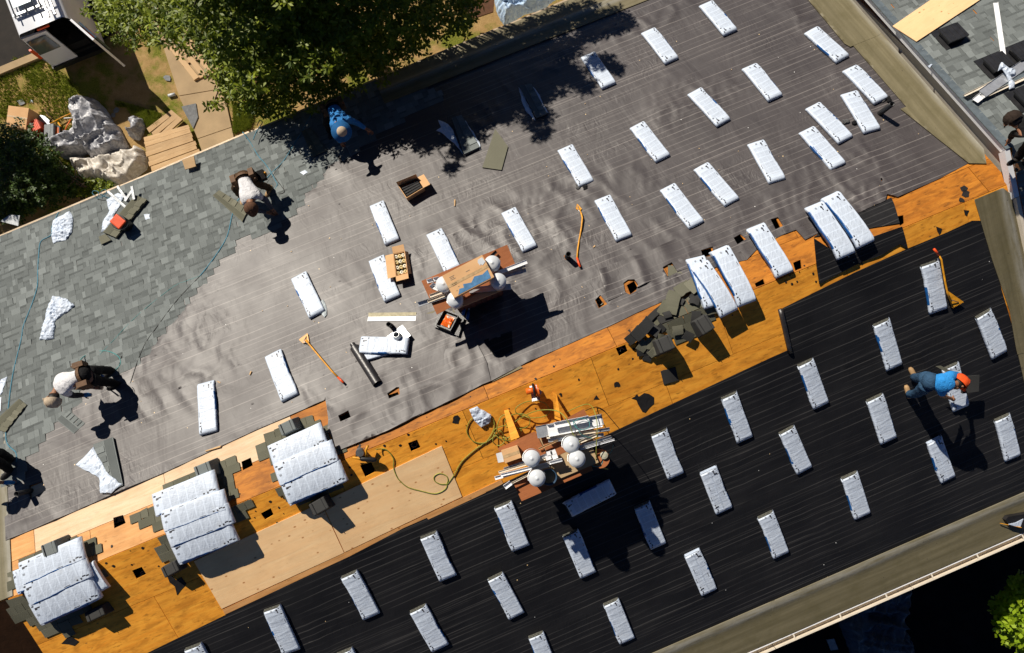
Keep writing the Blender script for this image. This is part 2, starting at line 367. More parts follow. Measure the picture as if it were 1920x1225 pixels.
def sheet(mb, outline, side, h, th, holes=(), clips=(), step=0, disp=None, mi=0, tone=.5, uvf=None):
    """outline, holes, clips in roof coordinates; returns nothing, adds a thin solid to mb"""
    def dens(p):
        if not step: return p
        out = []
        for i in range(len(p)):
            a, b = p[i], p[(i+1) % len(p)]; n = max(1, int(math.dist(a, b)/(step*1.6)))
            out += [(a[0]+(b[0]-a[0])*k/n, a[1]+(b[1]-a[1])*k/n) for k in range(n)]
        return out
    polys = [dens(outline)]+list(holes)+[dens(c) for c in clips]; co = []; ed = []
    for p in polys:
        b = len(co); co += [Vector(q) for q in p]; ed += [(b+i, b+(i+1) % len(p)) for i in range(len(p))]
    if step:
        a = np.array(outline)
        lo, hi = a.min(0), a.max(0)
        for c in clips: c = np.array(c); lo = np.maximum(lo, c.min(0)); hi = np.minimum(hi, c.max(0))
        gx, gy = np.meshgrid(np.arange(lo[0], hi[0], step), np.arange(lo[1], hi[1], step)); g = np.stack([gx.ravel(), gy.ravel()], 1)
        g += (np.random.rand(*g.shape)-.5)*step*.5; k = inside(outline, g)
        for c in clips: k &= inside(c, g)
        g = g[k]; co += [Vector(q) for q in g]
    v, e, f, *_ = delaunay_2d_cdt(co, ed, [], 0, 1e-4)
    V = np.array([(p.x, p.y) for p in v]); T = np.array([t for t in f if len(t) == 3])
    c = V[T].mean(1); k = inside(outline, c)
    for hh in holes: k &= ~inside(hh, c)
    for cc in clips: k &= inside(cc, c)
    T = T[k]
    if len(T) == 0: return
    a = V[T[:, 1]]-V[T[:, 0]]; b = V[T[:, 2]]-V[T[:, 0]]; fl = (a[:, 0]*b[:, 1]-a[:, 1]*b[:, 0]) < 0; T[fl] = T[fl][:, ::-1]
    used, inv = np.unique(T, return_inverse=True); T = inv.reshape(T.shape); V = V[used]
    es = {}
    for t in T:
        for i in range(3):
            ee = (t[i], t[(i+1) % 3]); es[ee] = 1
    bd = [ee for ee in es if (ee[1], ee[0]) not in es]
    D = disp(V[:, 0], V[:, 1]) if disp is not None else np.zeros(len(V))
    sg = side; nn = len(V)
    top = [W(p[0], p[1], h+th+d, side) for p, d in zip(V, D)]; bot = [W(p[0], p[1], h, side) for p, d in zip(V, D)]
    uvs = [tuple(uvf(p) if uvf else p) for p in V]
    mb.add(top, [tuple(t) for t in T], mi, uvs, tone)
    ix = {}; sv = []; su = []
    for e_ in bd:
        for v_ in e_:
            if v_ not in ix: ix[v_] = len(ix); sv += [top[v_], bot[v_]]; su += [uvs[v_], uvs[v_]]
    mb.add(sv, [(2*ix[x], 2*ix[x]+1, 2*ix[y]+1, 2*ix[y]) for x, y in bd], mi, su, tone)
def poly(px, side, h=0): return [SQ(x, y, side, h) for x, y in px]
# ------------------------------------------------------------------ ground
def ridge_y(x): return 1055-.4147*(x-180)
def side_of(x, y): return 'U' if y < ridge_y(x) else 'L'
mb = MB(); mb.add([(-300, -300, 0), (300, -300, 0), (300, 300, 0), (-300, 300, 0)], [(0, 1, 2, 3)])
mb.build('ground', ground_m, kind='structure')
mb = MB(); pts = [G(x, y, .012) for x, y in ((-260, -200), (215, -200), (215, 60), (150, 110), (70, 100), (-10, 135), (-260, 240))]
mb.add(pts, [tuple(range(len(pts)-1, -1, -1))] if True else [], 0); mb.build('driveway', asphalt, kind='structure')
mb = MB(); pts = [G(x, y, .012) for x, y in ((300, 1400), (2600, 500), (2600, 2600), (300, 2600))]; mb.add(pts, [(3, 2, 1, 0)]); mb.build('ground_shade_sheet', plain('painted_shade_black', (.010, .010, .010), .95, 0, .4, 2, .1), kind='structure')  # near-black sheet added to paint the house's shade onto the ground
mb = MB(); mb.bar(G(-40, 152, .06), G(78, 103, .06), .22, .14); kerb = mb.build('kerb', concrete, kind='structure')
swl = [(272, 0), (305, 82), (337, 182), (372, 262), (400, 345)]; swr = [(345, -10), (378, 72), (420, 168), (436, 240), (455, 330)]
sw = thing('sidewalk', None, None, Matrix.Identity(4)); sw['kind'] = 'structure'
for i in range(4):
    q = [swl[i], swr[i], swr[i+1], swl[i+1]]; cx = sum(a[0] for a in q)/4; cy = sum(a[1] for a in q)/4
    MB().prism([G(cx+(x-cx)*.985, cy+(y-cy)*.985, .0) for x, y in q], (0, 0, 1), .06).build('slab', concrete, sw)
# grass tufts on the lit lawn
def blades(polys, n, hmax, name, mat, seed=1):
    rr = random.Random(seed); vs = []; fs = []; tn = []
    for pl in polys:
        a = np.array([tuple(G(x, y, 0))[:2] for x, y in pl]); lo, hi = a.min(0), a.max(0)
        p = np.random.rand(n*3, 2)*(hi-lo)+lo; p = p[inside([tuple(k) for k in a], p)][:n]
        m = vnoise(p[:, 0]*2.2, p[:, 1]*2.2, 5); p = p[m > .38]
        for x, y in p:
            for k in range(3):
                an = rr.uniform(0, 6.28); L = rr.uniform(.3, 1)*hmax; wd = .012; bx, by = x+rr.uniform(-.04, .04), y+rr.uniform(-.04, .04)
                dx, dy = math.cos(an), math.sin(an); b = len(vs); lean = rr.uniform(.2, .9)*L
                vs += [(bx-dy*wd, by+dx*wd, 0), (bx+dy*wd, by-dx*wd, 0), (bx+dx*lean, by+dy*lean, L)]; fs.append((b, b+1, b+2)); tn.append(rr.random())
    m = MB(); m.add(vs, fs, 0, None, tn); return m.build(name, mat, kind='stuff', local=True)
g = blades([[(-20, 120), (80, 100), (170, 190), (200, 215), (120, 330), (-20, 240)], [(440, 200), (480, 190), (470, 240), (440, 250)], [(215, 190), (300, 215), (300, 235), (230, 240)], [(100, 300), (230, 345), (230, 380), (60, 400), (-10, 420), (-10, 380)]], 5200, .11, 'grass', grass_m)
tag(g, kind='stuff')
# ------------------------------------------------------------------ the house
house = thing('house', 'large grey-shingled house whose roof is stripped, felted and being reshingled', 'house')
XL, XR = -9.3, 9.75
QE = lambda s: 7.72+.026*(s+9.0)
HOLES = {'U': [], 'L': []}
def hole(side, *px): HOLES[side].append(poly(px, side)); return HOLES[side][-1]
for side, px in (
    ('U', ((1116, 562), (1123, 557), (1133, 571), (1123, 578))), ('U', ((1175, 535), (1189, 527), (1196, 541), (1182, 552))),
    ('U', ((1314, 470), (1333, 465), (1336, 478), (1318, 483))), ('U', ((1375, 447), (1387.5, 440), (1396, 451), (1382.5, 459))),
    ('U', ((1445, 413), (1455, 409), (1463, 426), (1454, 430.5))), ('U', ((636, 781), (655, 771), (659.5, 784.5), (640, 792))),
    ('U', ((728, 741), (746, 735), (748, 741), (732, 749))), ('U', ((452.5, 866), (470, 858), (474, 873), (455.5, 882))),
    ('U', ((212, 971), (230.6, 965.6), (235.6, 981), (214, 991))), ('L', ((489, 963), (507.5, 953), (513, 965.6), (497, 975))),
    ('L', ((247.6, 1070), (265.7, 1063), (274.4, 1077), (256, 1086))), ('L', ((675, 873), (696, 867), (705, 884.5), (685, 894.5))),
    ('L', ((765, 831), (782, 824.5), (788.7, 839.5), (771, 847))), ('L', ((1154.5, 653), (1172.5, 646.5), (1177, 659), (1161, 668))),
    ('U', ((1415, 532), (1431, 523), (1434, 533), (1418, 538.5))), ('U', ((1487, 493), (1501, 487), (1503, 503), (1491, 508))), ('U', ((1681, 406), (1694, 403.5), (1695, 418.5), (1687.5, 423.5)))): hole(side, *px)
# decking
def rect(s0, s1, q0, q1): return [(s0, q0), (s1, q0), (s1, q1), (s0, q1)]
MB_ = MB
def deck_row(side, q0, q1, stag, matf):
    s = XL-stag
    while s < XR:
        a, b = max(s, XL), min(s+2.44, XR); s += 2.44
        if b-a < .15: continue
        m = MB(); o = random.uniform(-20, 20)
        sheet(m, rect(a+.004, b-.004, q0+.004, q1-.004), side, -.018+random.uniform(-.0025, .0025), .018, HOLES[side], uvf=lambda p: (p[0]+o, p[1]+o*.37))
        m.build('plywood_sheet', matf((a+b)/2), house)
deck_row('U', .003, .60, .9, lambda s: ply_salmon if s < -4.4 else ply_orange)
deck_row('U', .60, 1.82, 1.9, lambda s: ply_salmon if s < -8.2 else (ply_pale if s < -3.2 else ply_orange))
deck_row('L', -.98, -.003, 1.4, lambda s: ply_amber)
deck_row('L', -2.2, -.98, .3, lambda s: ply_amber)
m = MB(); sheet(m, [(XL, 1.82), (XR, 1.82), (XR, QE(XR)), (XL, QE(XL))], 'U', -.018, .018, HOLES['U']); m.build('upper_roof_deck', ply_orange, house)
m = MB(); sheet(m, rect(XL, XR, -6.93, -2.2), 'L', -.018, .018, HOLES['L']); m.build('lower_roof_deck', ply_orange, house)
for px in (((364, 1052), (602, 943), (645, 1036), (416, 1141)), ((604, 942), (828, 836), (866, 931), (646, 1035))):
    m = MB(); sheet(m, poly(px, 'L'), 'L', .003, .012, HOLES['L'], uvf=lambda p: (p[0], p[1]+px[0][0])); m.build('plywood_sheet', ply_pink, house, label='fresh pinkish plywood sheet with brown knots')
m = MB(); sheet(m, poly(((418, 1143), (940, 899), (944, 908), (422, 1152)), 'L'), 'L', .001, .010, ()); m.build('plywood_strip', ply_salmon, house)
# walls, gables, attic and eaves
def hp(s, t, z): return Vector(A)+EV*s+NV*t+Vector((0, 0, z-ZR))
m = MB(); m.prism([hp(XL+.3, -6.2, 0), hp(XR-.02, -6.2, 0), hp(XR-.02, 6.95, 0), hp(XL+.3, 6.95, 0)], (0, 0, 1), ZR-2.6); m.build('wall', siding_m, house)
m = MB(); m.prism([hp(XL+.3, -6.2, ZR-2.6), hp(XL+.3, 6.95, ZR-2.6), hp(XL+.3, .2, ZR-.12), hp(XL+.3, -.2, ZR-.12)], EV, .1); m.build('gable_wall', siding_m, house)
m = MB(); m.prism([hp(XL+.4, -6.2, ZR-2.59), hp(XR-.1, -6.2, ZR-2.59), hp(XR-.1, 6.9, ZR-2.59), hp(XL+.4, 6.9, ZR-2.59)], (0, 0, 1), .05); m.build('attic_floor', dark_int, house)
for px, py, nn in ((1165, 655, 2), (222, 976, 2), (268, 1077, 1), (776, 834, 1), (1125, 567, 1), (738, 742, 1)):
    for k in range(nn):
        c = PV(px+(k*12-6 if nn == 2 else 0), py-(k*5 if nn == 2 else 0), side_of(px, py), -.12); m = MB()
        f = Matrix.Translation(c-Vector((0, 0, .8))); m.lathe(f, [(.055, 0), (.055, .8), (.044, .8), (.044, .55)], 16, cap=False); m.build('vent_pipe', pvc_m, house, True)
def eave_line(side, qf, s0, s1, off, z, wd, th, name, mat, seg=2.4):
    s = s0
    while s < s1-.01:
        e = min(s+seg, s1); a = W(s+.004, qf(s), 0, side); b = W(e-.004, qf(e), 0, side); d = NV*(off if side == 'U' else -off)
        m = MB(); m.bar(a+d+Vector((0, 0, z)), b+d+Vector((0, 0, z)), wd, th); m.build(name, mat, house); s = e
QL = lambda s: -6.93
eave_line('U', QE, XL, XR, .012, -.09, .02, .16, 'fascia_board', cream_metal, 3.6)
eave_line('U', QE, XL, XR, .03, -.005, .035, .025, 'drip_edge', tan_metal, 3.05)
eave_line('L', QL, XL, XR, .012, -.09, .02, .16, 'fascia_board', cream_metal, 3.6)
eave_line('L', QL, XL, XR, .026, .002, .014, .02, 'drip_edge', white_metal, 2.1)
def gutter(side, qf, s0, s1, mat):
    d = NV*(1 if side == 'U' else -1); g = None; s = s0
    while s < s1-.01:
        e = min(s+3.05, s1); m = MB(); a, b = W(s+.006, qf(s), 0, side), W(e-.006, qf(e), 0, side)
        for o0, z0, ww, tt in ((.045, -.07, .004, .10), (.095, -.12, .10, .004), (.15, -.06, .006, .12), (.146, .0, .032, .006)):
            m.bar(a+d*o0+Vector((0, 0, z0)), b+d*o0+Vector((0, 0, z0)), ww, tt)
        m.build('gutter', mat, house); s = e
    s = s0+.4
    while s < s1:
        m = MB(); a = W(s, qf(s), 0, side); m.bar(a+d*.03+Vector((0, 0, .0)), a+d*.16+Vector((0, 0, .012)), .03, .005, up=(0, 0, 1)); m.build('gutter_strap', mat, house); s += 1.02
gutter('L', QL, XL, 9.1, cream_metal); 
SH = np.array(poly(((47, 856), (66, 849), (66, 838), (82, 829), (82, 818), (105, 802), (105, 792), (140, 775), (140, 762), (155, 744), (155, 735), (200, 716), (265, 684), (265, 676), (285, 662), (285, 652), (300, 640), (300, 632), (315, 622), (315, 612), (331, 600), (345, 586), (345, 578), (362, 566), (362, 555),
    (376, 548), (376, 538), (390, 531), (390, 522), (404, 516), (404, 506), (416, 497), (416, 488), (435, 476), (435, 466), (446, 458), (446, 452), (480, 442), (540, 415), (555, 396), (570, 378), (585, 358), (599, 341), (612, 320), (640, 290), (700, 262), (800, 200), (852, 178)), 'U'))
shp = [tuple(p) for p in SH]+[(-.1, 8.2), (XL-.1, 8.2), (XL-.1, 1.9), SQ(40, 905, 'U')]
# ------------------------------------------------------------------ underlayment, course by course
UP = poly(((12.5, 1014), (95, 979), (235, 918), (306, 888), (480, 807), (534, 784), (609, 751), (611, 744), (617, 787), (616, 800), (632, 838), (640, 843), (692, 824), (730, 807), (780, 782), (855, 747), (910, 719), (921, 716), (987, 681), (1145, 611),
    (1192, 588), (1242, 566), (1301, 526), (1345, 500), (1400, 488), (1422, 465), (1465, 442), (1492, 432), (1509, 451), (1544, 433), (1580, 412), (1658, 379), (1662, 366), (1682, 371), (1760, 336), (1815, 307)), 'U')+[(9.5, 2.5), (9.5, 7.3), (5, 7.3), (0, 7.28), (-3.5, 7.35), (XL+.45, 7.3), (XL+.05, 5)]
FH = [poly(p, 'U') for p in (
    ((1115.5, 563.5), (1125.5, 554), (1138.7, 571), (1122.5, 579)), ((1168.7, 532), (1177, 526), (1189, 526), (1196, 536), (1192.5, 547), (1181, 553.5), (1172, 549)),
    ((1242, 503), (1259, 494), (1270, 512), (1252, 521)), ((1314, 470), (1336, 464), (1337, 480), (1318, 483)), ((1375, 447), (1387.5, 440), (1399, 449), (1382.5, 459)), ((1444, 413), (1458, 409), (1468, 425), (1454, 431)),
    ((636, 781), (655, 771), (659.5, 784.5), (640, 792)), ((727, 739), (745, 727), (750, 728), (751, 741), (731, 749)), ((57, 911), (81, 903), (87, 920), (59, 936)), ((1649, 338), (1652, 336), (1654, 341), (1651, 342)))]
def wr_up(s, q):
    a = vnoise(s*2.6+q*1.0, q*1.15, 1); b = vnoise(s*5.5-q*1.2+3*a, q*2.4, 2); c = vnoise(s*.55+4, q*1.2, 3); ridge = 1-np.abs(2*a-1); r2 = 1-np.abs(2*b-1)
    mask = np.clip((c-.42)*2.6, 0.05, 1); low = np.exp(-((q-1.3)/.9)**2)*.6*(s > -3.5)
    d = (mask+low*.8)*(ridge**2*.034+r2**3*.020)
    return d*np.where(inside(shp, np.stack([s, q], 1)), 0, 1)*np.clip((8.9-s)*2, 0, 1)*np.clip((7.1-q)*3, 0, 1)
def wr_lo(s, q):
    a = vnoise(s*1.6+q*.5, q*.9, 11); b = vnoise(s*.6, q*3.2, 12); c = vnoise(s*.4, q*.7, 13)
    return (np.clip((c-.3)*2.5, .1, 1)*((1-np.abs(2*a-1))**3*.030)+(1-np.abs(2*b-1))**6*.012)*np.clip((q+5.95)*3, 0, 1)*np.clip((9.0-s)*3, 0, 1)
k = 0; q = -.1
while q < 7.35:
    m = MB(); sheet(m, UP, 'U', .004+(k % 2)*.0012, .0025, FH, [rect(XL, 9.6, q, q+.876)], .055, wr_up)
    if m.n: m.build('felt_course', felt_grey, house, True, label='grey-brown felt course')
    q += .87; k += 1
# loose overlapping flaps and the dark patch
def flap(px, side, h, mat, lab, disp=None, th=.006, amp=.02, step=.06, parent=None, holes=()):
    sd = random.random()*50
    def d(s, q):
        a = vnoise(s*3+sd, q*2.2, 21); return (1-np.abs(2*a-1))**2*amp
    m = MB(); sheet(m, poly(px, side), side, h, th, holes, (), step, disp or d); return m.build('felt_flap', mat, parent or house, True, label=lab)
flap(((611, 745), (676, 716), (760, 690), (830, 660), (880, 635), (892, 640), (914, 682), (921, 716), (905, 722), (855, 748), (780, 783), (730, 808), (680, 828), (640, 844), (630, 838), (615, 802), (618, 786)), 'U', .016, felt_grey, 'loose wrinkled felt flap at the decking edge', amp=.04, holes=FH)
flap(((620, 800), (650, 788), (778, 732), (780, 735), (792, 776), (730, 808), (668, 833), (640, 844), (630, 838)), 'U', .028, felt_grey, 'lower loose felt flap', amp=.03)
flap(((1122, 508), (1150, 496), (1225, 470), (1268, 448), (1278, 458), (1302, 500), (1290, 505), (1240, 520), (1180, 548), (1140, 566)), 'U', .014, felt_grey, 'rumpled felt patch', amp=.05, holes=FH)
flap(((1525, 446), (1548, 430), (1600, 405), (1670, 372), (1676, 385), (1686, 420)), 'U', .014, felt_black, 'dark felt patch over the ridge', amp=.01)
flap(((1525, 447), (1560, 470), (1690, 425), (1701, 466), (1685, 458), (1652, 478), (1615, 491), (1585, 506), (1535, 533), (1530, 500)), 'L', .014, felt_black, 'dark felt patch over the ridge', amp=.01)
LP = poly(((480, 1125), (539, 1097), (655, 1043), (756, 990), (921, 918), (950, 903), (1144, 812), (1235, 769), (1282, 747), (1440, 673), (1478, 656), (1461, 581), (1600, 512), (1702, 466), (1775, 436), (1822, 414), (1838, 414), (1852, 428), (1866, 470), (1867, 486), (1869, 510), (1878, 545), (1898, 612), (1905, 640)), 'L')+[(9.28, -4), (9.35, -6.35), (0, -6.4), (XL+.1, -6.4), (XL+.1, -2.0)]
k = 0; q = -6.45
while q < -.2:
    m = MB(); sheet(m, LP, 'L', .004+(k % 2)*.0012, .0025, (), [rect(XL, 9.6, q, q+.876)], .075, wr_lo)
    if m.n: m.build('felt_course', felt_black, house, True, label='black felt course')
    q += .87; k += 1
# rolled-back edge of the black felt and end of a roll
m = MB(); a, b = PV(1463, 580, 'L', .035), PV(1482, 662, 'L', .035); m.tube([a+(b-a)*t/5+nrm('L')*random.uniform(-.004, .004) for t in range(6)], .045, 12); m.build('felt_roll_edge', felt_roll_m, house, True)
# olive membrane bands
def band(side, pts, crease, h, along='q', name='flashing_strip', bul=.03):
    def d(s, q):
        x = (s-crease) if along == 'q' else (q-crease)
        return bul*np.exp(-(x/.09)**2)+.006*vnoise(s*3, q*3, 31)
    m = MB(); sheet(m, pts, side, h, .005, (), (), .06, d, uvf=(lambda p: (p[1], p[0]-crease)) if along == 'q' else (lambda p: (p[0], p[1]-crease))); return m.build(name, olive_m, house, True)
cs = SQ(1732, 155, 'U')[0]
band('U', [(9.02, 6.9), (9.0, 4.15), (9.05, 4.02), (XR, 4.02), (XR, 6.9)], cs+.02, .022)
band('U', [(9.12, 4.1), (9.14, 2.3), (9.16, 2.1), (XR, 2.1), (XR, 4.1)], cs+.01, .018)
band('U', [(9.02, 2.25), (9.22, 1.3), (9.36, .66), (9.62, .52), (XR, .8), (XR, 2.25)], cs, .022)
band('L', [(9.0, .0-.02), (9.02, -.3), (9.08, -1.2), (9.2, -2.3), (9.16, -3.2), (XR, -3.3), (XR, -.25), (9.55, -.02)], SQ(1890, 408, 'L')[0], .014)
band('L', [(9.18, -3.1), (9.2, -6.9), (XR, -6.9), (XR, -3.15)], SQ(1890, 408, 'L')[0], .010)
ce = SQ(1691, 1028, 'L')[1]
for a, b, h in ((XL, -3, .014), (-3.1, 3.2, .011), (3.1, 9.6, .014)):
    band('L', [(a, -6.92), (b, -6.92), (b, -6.06), (a, -6.06)], ce, h, 's')
for a, b, h in ((-.2, 4.35, .022), (4.25, 9.6, .018)):
    band('U', [(a, 7.2), (b, 7.2), (b, QE(b)-.01), (a, QE(a)-.01)], 7.55, h, 's')
m = MB(); sheet(m, rect(-9.85, XL-.003, .01, 3.2), 'U', -.02, .018); m.build('rake_deck', ply_orange, house)
band('U', [(-9.85, 0.02), (XL+.1, 0.02), (XL+.12, 2.2), (XL+.14, 3.1), (-9.85, 3.1)], -9.2, .010, bul=.0)
m = MB(); sheet(m, poly(((-90, 1090), (-20, 1095), (30, 1110), (180, 1240), (160, 1330), (-90, 1330)), 'L', -.5), 'L', -.5, .02); m.build('added_shade_sheet', felt_plain('painted_shade_brown', (.016, .007, .003), .1, .9), house)  # added sheet, its near-black brown paints the shade past the rake
# ------------------------------------------------------------------ shingles laid strip by strip
def strip(name, s0, length, qlow, wf, h, mat, parent, rnd, keep=None, ex=.143, skew=0.):
    m = MB(); s = s0
    while s < s0+length-.02:
        wd = min(rnd.choice((.07, .1, .13, .16, .2)), s0+length-s)
        a, b = s+.001, s+wd-.001; ql = qlow+skew*(s-s0)
        if keep is None or keep((a+b)/2, ql-ex/2):
            r = rnd.random(); u = (rnd.uniform(0, 9), rnd.uniform(0, 9))
            if r < .55: t = rnd.uniform(.35, 1) if rnd.random() < .6 else rnd.uniform(.2, .45); e = .006
            else: t = rnd.uniform(.15, .6); e = 0
            vs = [wf(a, ql, h+.008+e), wf(b, ql, h+.008+e), wf(b, ql-ex-.01, h+.001+e*.5), wf(a, ql-ex-.01, h+.001+e*.5), wf(a, ql, h), wf(b, ql, h)]
            uv = [(x[0]+u[0], x[1]+u[1]) for x in ((a, 0), (b, 0), (b, .15), (a, .15), (a, 0), (b, 0))]
            m.add(vs, [(0, 3, 2, 1) if ex > 0 else (0, 1, 2, 3), (4, 0, 1, 5), (0, 4, 3), (1, 2, 5)], 0, uv, t)
            if e == 0 and wd > .08:
                vs = [wf(a+.004, ql-ex*.02, h+.0095), wf(b-.004, ql-ex*.02, h+.0095), wf(b-.004, ql-ex*.3, h+.008), wf(a+.004, ql-ex*.3, h+.008)]
                m.add(vs, [(0, 3, 2, 1)], 0, uv[:4], rnd.uniform(0, .15))
        s += wd
    if m.n: return m.build(name, mat, parent)
rg = random.Random(3)
def keep_sh(s, q): return bool(inside(shp, np.array([(s, q)]))[0])
kq = 0
while kq < 48:
    s = XL-.0+(kq*.29) % 1.0-1.0; s0 = s
    while s < 1.0:
        a = max(s, XL); 
        if s+1 > XL+.05: strip('shingle', a, s+1.0-a, QE(a)-kq*.143, W, .012, shingle_m, house, rg, keep_sh, skew=.026)
        s += 1.0
    kq += 1
# ------------------------------------------------------------------ chimneys
def chimney(px, py, side, sx, sy, top, pxy=None):
    c = PV(px, py, side, 0); f = frame(c, EV, (0, 0, 1)); ch = MB(); ch.box(f, sx-.03, sy-.03, top+.9-.01, z0=-.9); o = ch.build('chimney', mortar_m, house)
    # courses of brick round the faces
    k = 0; z = -.45; bm = MB(); big = []
    while z < top-.07:
        for fx, L, off, ax in ((0, sx, -sy/2, 'x'), (0, sx, sy/2, 'x'), (1, sy, -sx/2, 'y'), (1, sy, sx/2, 'y')):
            p = -L/2-(.11 if k % 2 else 0)
            while p < L/2-.03:
                a, b = max(p, -L/2), min(p+.21, L/2)
                if b-a > .03:
                    t = Matrix.Translation(((a+b)/2, off, 0)) if ax == 'x' else Matrix.Translation((off, (a+b)/2, 0))
                    bm.box(f @ t, (b-a-.01) if ax == 'x' else .03, .03 if ax == 'x' else (b-a-.01), .062, z0=z)
                p += .22
        z += .072; k += 1
    b = bm.build('brick', brick_m, o, kind='stuff')
    cap = MB(); cap.box(f, sx+.1, sy+.1, .06, z0=top-.01); cap.build('cap_slab', concrete, o)
    return f, c
C1, c1 = chimney(893, 546, 'U', .85, .55, .95); C2, c2 = chimney(1046, 838, 'L', .9, .72, .85)
for px in (((795, 590), (846, 572), (880, 640), (842, 650)), ((838, 655), (866, 640), (905, 640), (960, 672), (980, 690), (925, 716), (912, 716), (880, 690))):
    m = MB(); sheet(m, poly(px, 'U'), 'U', .014, .004, uvf=lambda p: (p[0], p[1]+3)); m.build('flashing_strip', olive_m, house)
m = MB(); sheet(m, poly(((905, 640), (960, 622), (962, 660), (935, 672)), 'U'), 'U', .03, .004); m.build('felt_flap', felt_black, house)
# plumbing stacks through the upper felt
for px, py, h, r in ((62, 920, .36, .045), (1063, 484, .3, .05), (1646, 216, .45, .05), (735, 612, .3, .045)):
    f = frame(PV(px, py, 'U', -.05), EV, (0, 0, 1)); m = MB(); m.lathe(f, [(r, 0), (r, h+.05), (r*.8, h+.05), (r*.8, h-.1), (.001, h-.1)], 16, cap=False); m.build('plumbing_pipe', pipe_m, house, True)
m = MB(); sheet(m, poly(((1057, 480), (1068, 480), (1070, 486), (1060, 488)), 'U'), 'U', .012, .004); m.build('plywood_patch', ply_orange, house)
m = MB(); c = PV(746, 632, 'U', .13); f = frame(c, PV(766, 622, 'U', .13)-PV(736, 645, 'U', .13), nrm('U'))
m.box(f, .40, .28, .004); m.lathe(f, [(.085, .002), (.075, .05), (.055, .12), (.05, .12), (.055, .01)], 18, cap=False); fl = m.build('pipe_flashing', galv, None); tag(fl, 'galvanised pipe flashing lying on the white bundle by the short stack', 'flashing')
# ------------------------------------------------------------------ neighbouring roof on the right
neigh = thing('house', 'finished grey shingle roof of the adjoining house wing at right', 'house')
TR, ZN = .58, ZR+.30
def W2(s, q, h=0):
    sg = 1 if q >= 0 else -1; t = q/K
    return Vector(A)+EV*s+NV*(TR+t)+Vector((0, 0, ZN-ZR-P*sg*t))+nrm('U' if q >= 0 else 'L')*h
def W2L(s, q, h=0): t = q/K; return Vector(A)+EV*s+NV*(TR+t)+Vector((0, 0, ZN-ZR+P*t))+nrm('L')*h
def W2U(s, q, h=0): t = q/K; return Vector(A)+EV*s+NV*(TR+t)+Vector((0, 0, ZN-ZR-P*t))+nrm('U')*h
XN = 9.80
for q0, q1, wf in ((0, 8.2, W2U), (-7.5, 0, W2L)):
    m = MB(); m.prism([wf(XN, q0), wf(22, q0), wf(22, q1), wf(XN, q1)], (0, 0, -1), .03); m.build('roof_deck', ply_orange, neigh)
rg = random.Random(9)
for kk in range(42):
    q = 5.86-kk*.143
    if q < .12: break
    s = XN-.02+(kk*.37) % 1-1
    while s < 14.6:
        a = max(s, XN-.02)
        if s+1 > a+.05: strip('shingle', a, s+1-a, q, W2U, .004, shingle_m, neigh, rg)
        s += 1
for kk in range(19):
    q = -2.8+kk*.143; s = XN-.02+(kk*.37) % 1-1
    while s < 11.3:
        a = max(s, XN-.02)
        if s+1 > a+.05: strip('shingle', a, s+1-a, q, W2L, .004, shingle_m, neigh, rg, ex=-.143)
        s += 1
m = MB(); m.add([W2U(XN, 5.86, .002), W2U(22, 5.86, .002), W2U(22, 8.1, .002), W2U(XN, 8.1, .002)], [(0, 1, 2, 3)], 0, None, .4); m.build('eave_shingles', shingle_m, neigh)
m = MB(); m.add([W2L(11.5, 0, .004), W2L(22, 0, .004), W2L(22, -7.4, .004), W2L(11.5, -7.4, .004)], [(0, 3, 2, 1)], 0, None, .4); m.build('rear_shingles', shingle_m, neigh)
for i in range(5):
    a = XN+i*.3; m = MB(); m.prism([W2U(a, .14, .016), W2U(a+.29, .14, .016), W2(a+.29, 0, .03), W2(a, 0, .03)], (0, 0, 1), .004, tone=.5); m.build('ridge_shingle', shingle_m, neigh)
    m = MB(); m.prism([W2L(a, -.14, .016), W2L(a+.29, -.14, .016), W2(a+.29, 0, .03), W2(a, 0, .03)], (0, 0, 1), .004, tone=.4); m.build('ridge_shingle', shingle_m, neigh)
def rake(q0, q1, wf, mat, z0, z1, off, th, name):
    a, b = wf(XN, q0), wf(XN, q1); d = EV*off; u = Vector((0, 0, 1)); m = MB()
    m.prism([a-d+u*z0, b-d+u*z0, b-d+u*z1, a-d+u*z1], -EV, th); m.build(name, mat, neigh)
rake(0, 8.1, W2U, white_metal, -.16, -.01, .03, .05, 'rake_board')
rake(0, 8.1, W2U, grey_metal, -.004, .018, -.03, .14, 'drip_edge')
rake(-.9, -.01, W2L, white_metal, -.15, .0, .03, .10, 'rake_board'); rake(-7.4, -.91, W2L, cream_metal, -.15, .0, .03, .07, 'rake_board')
m = MB(); m.prism([hp(XN, -6.3, 0), hp(22, -6.3, 0), hp(22, 7.4, 0), hp(XN, 7.4, 0)], (0, 0, 1), ZR-2.65); m.build('wall', siding_m, neigh)
m = MB(); m.prism([hp(XN, -6.3, ZR-2.6), hp(XN, 7.4, ZR-2.6), hp(XN, TR, ZN-.04)], EV, .05); m.build('gable_wall', siding_m, neigh)
def onN(x, y, h=0.):    # pixel to the neighbouring roof
    r = ray(x, y); t0 = ZN+h-ZC-P*((CAM-A)@N-TR); t = t0/(r[2]+P*(r@N)); return Vector(CAM+r*t)
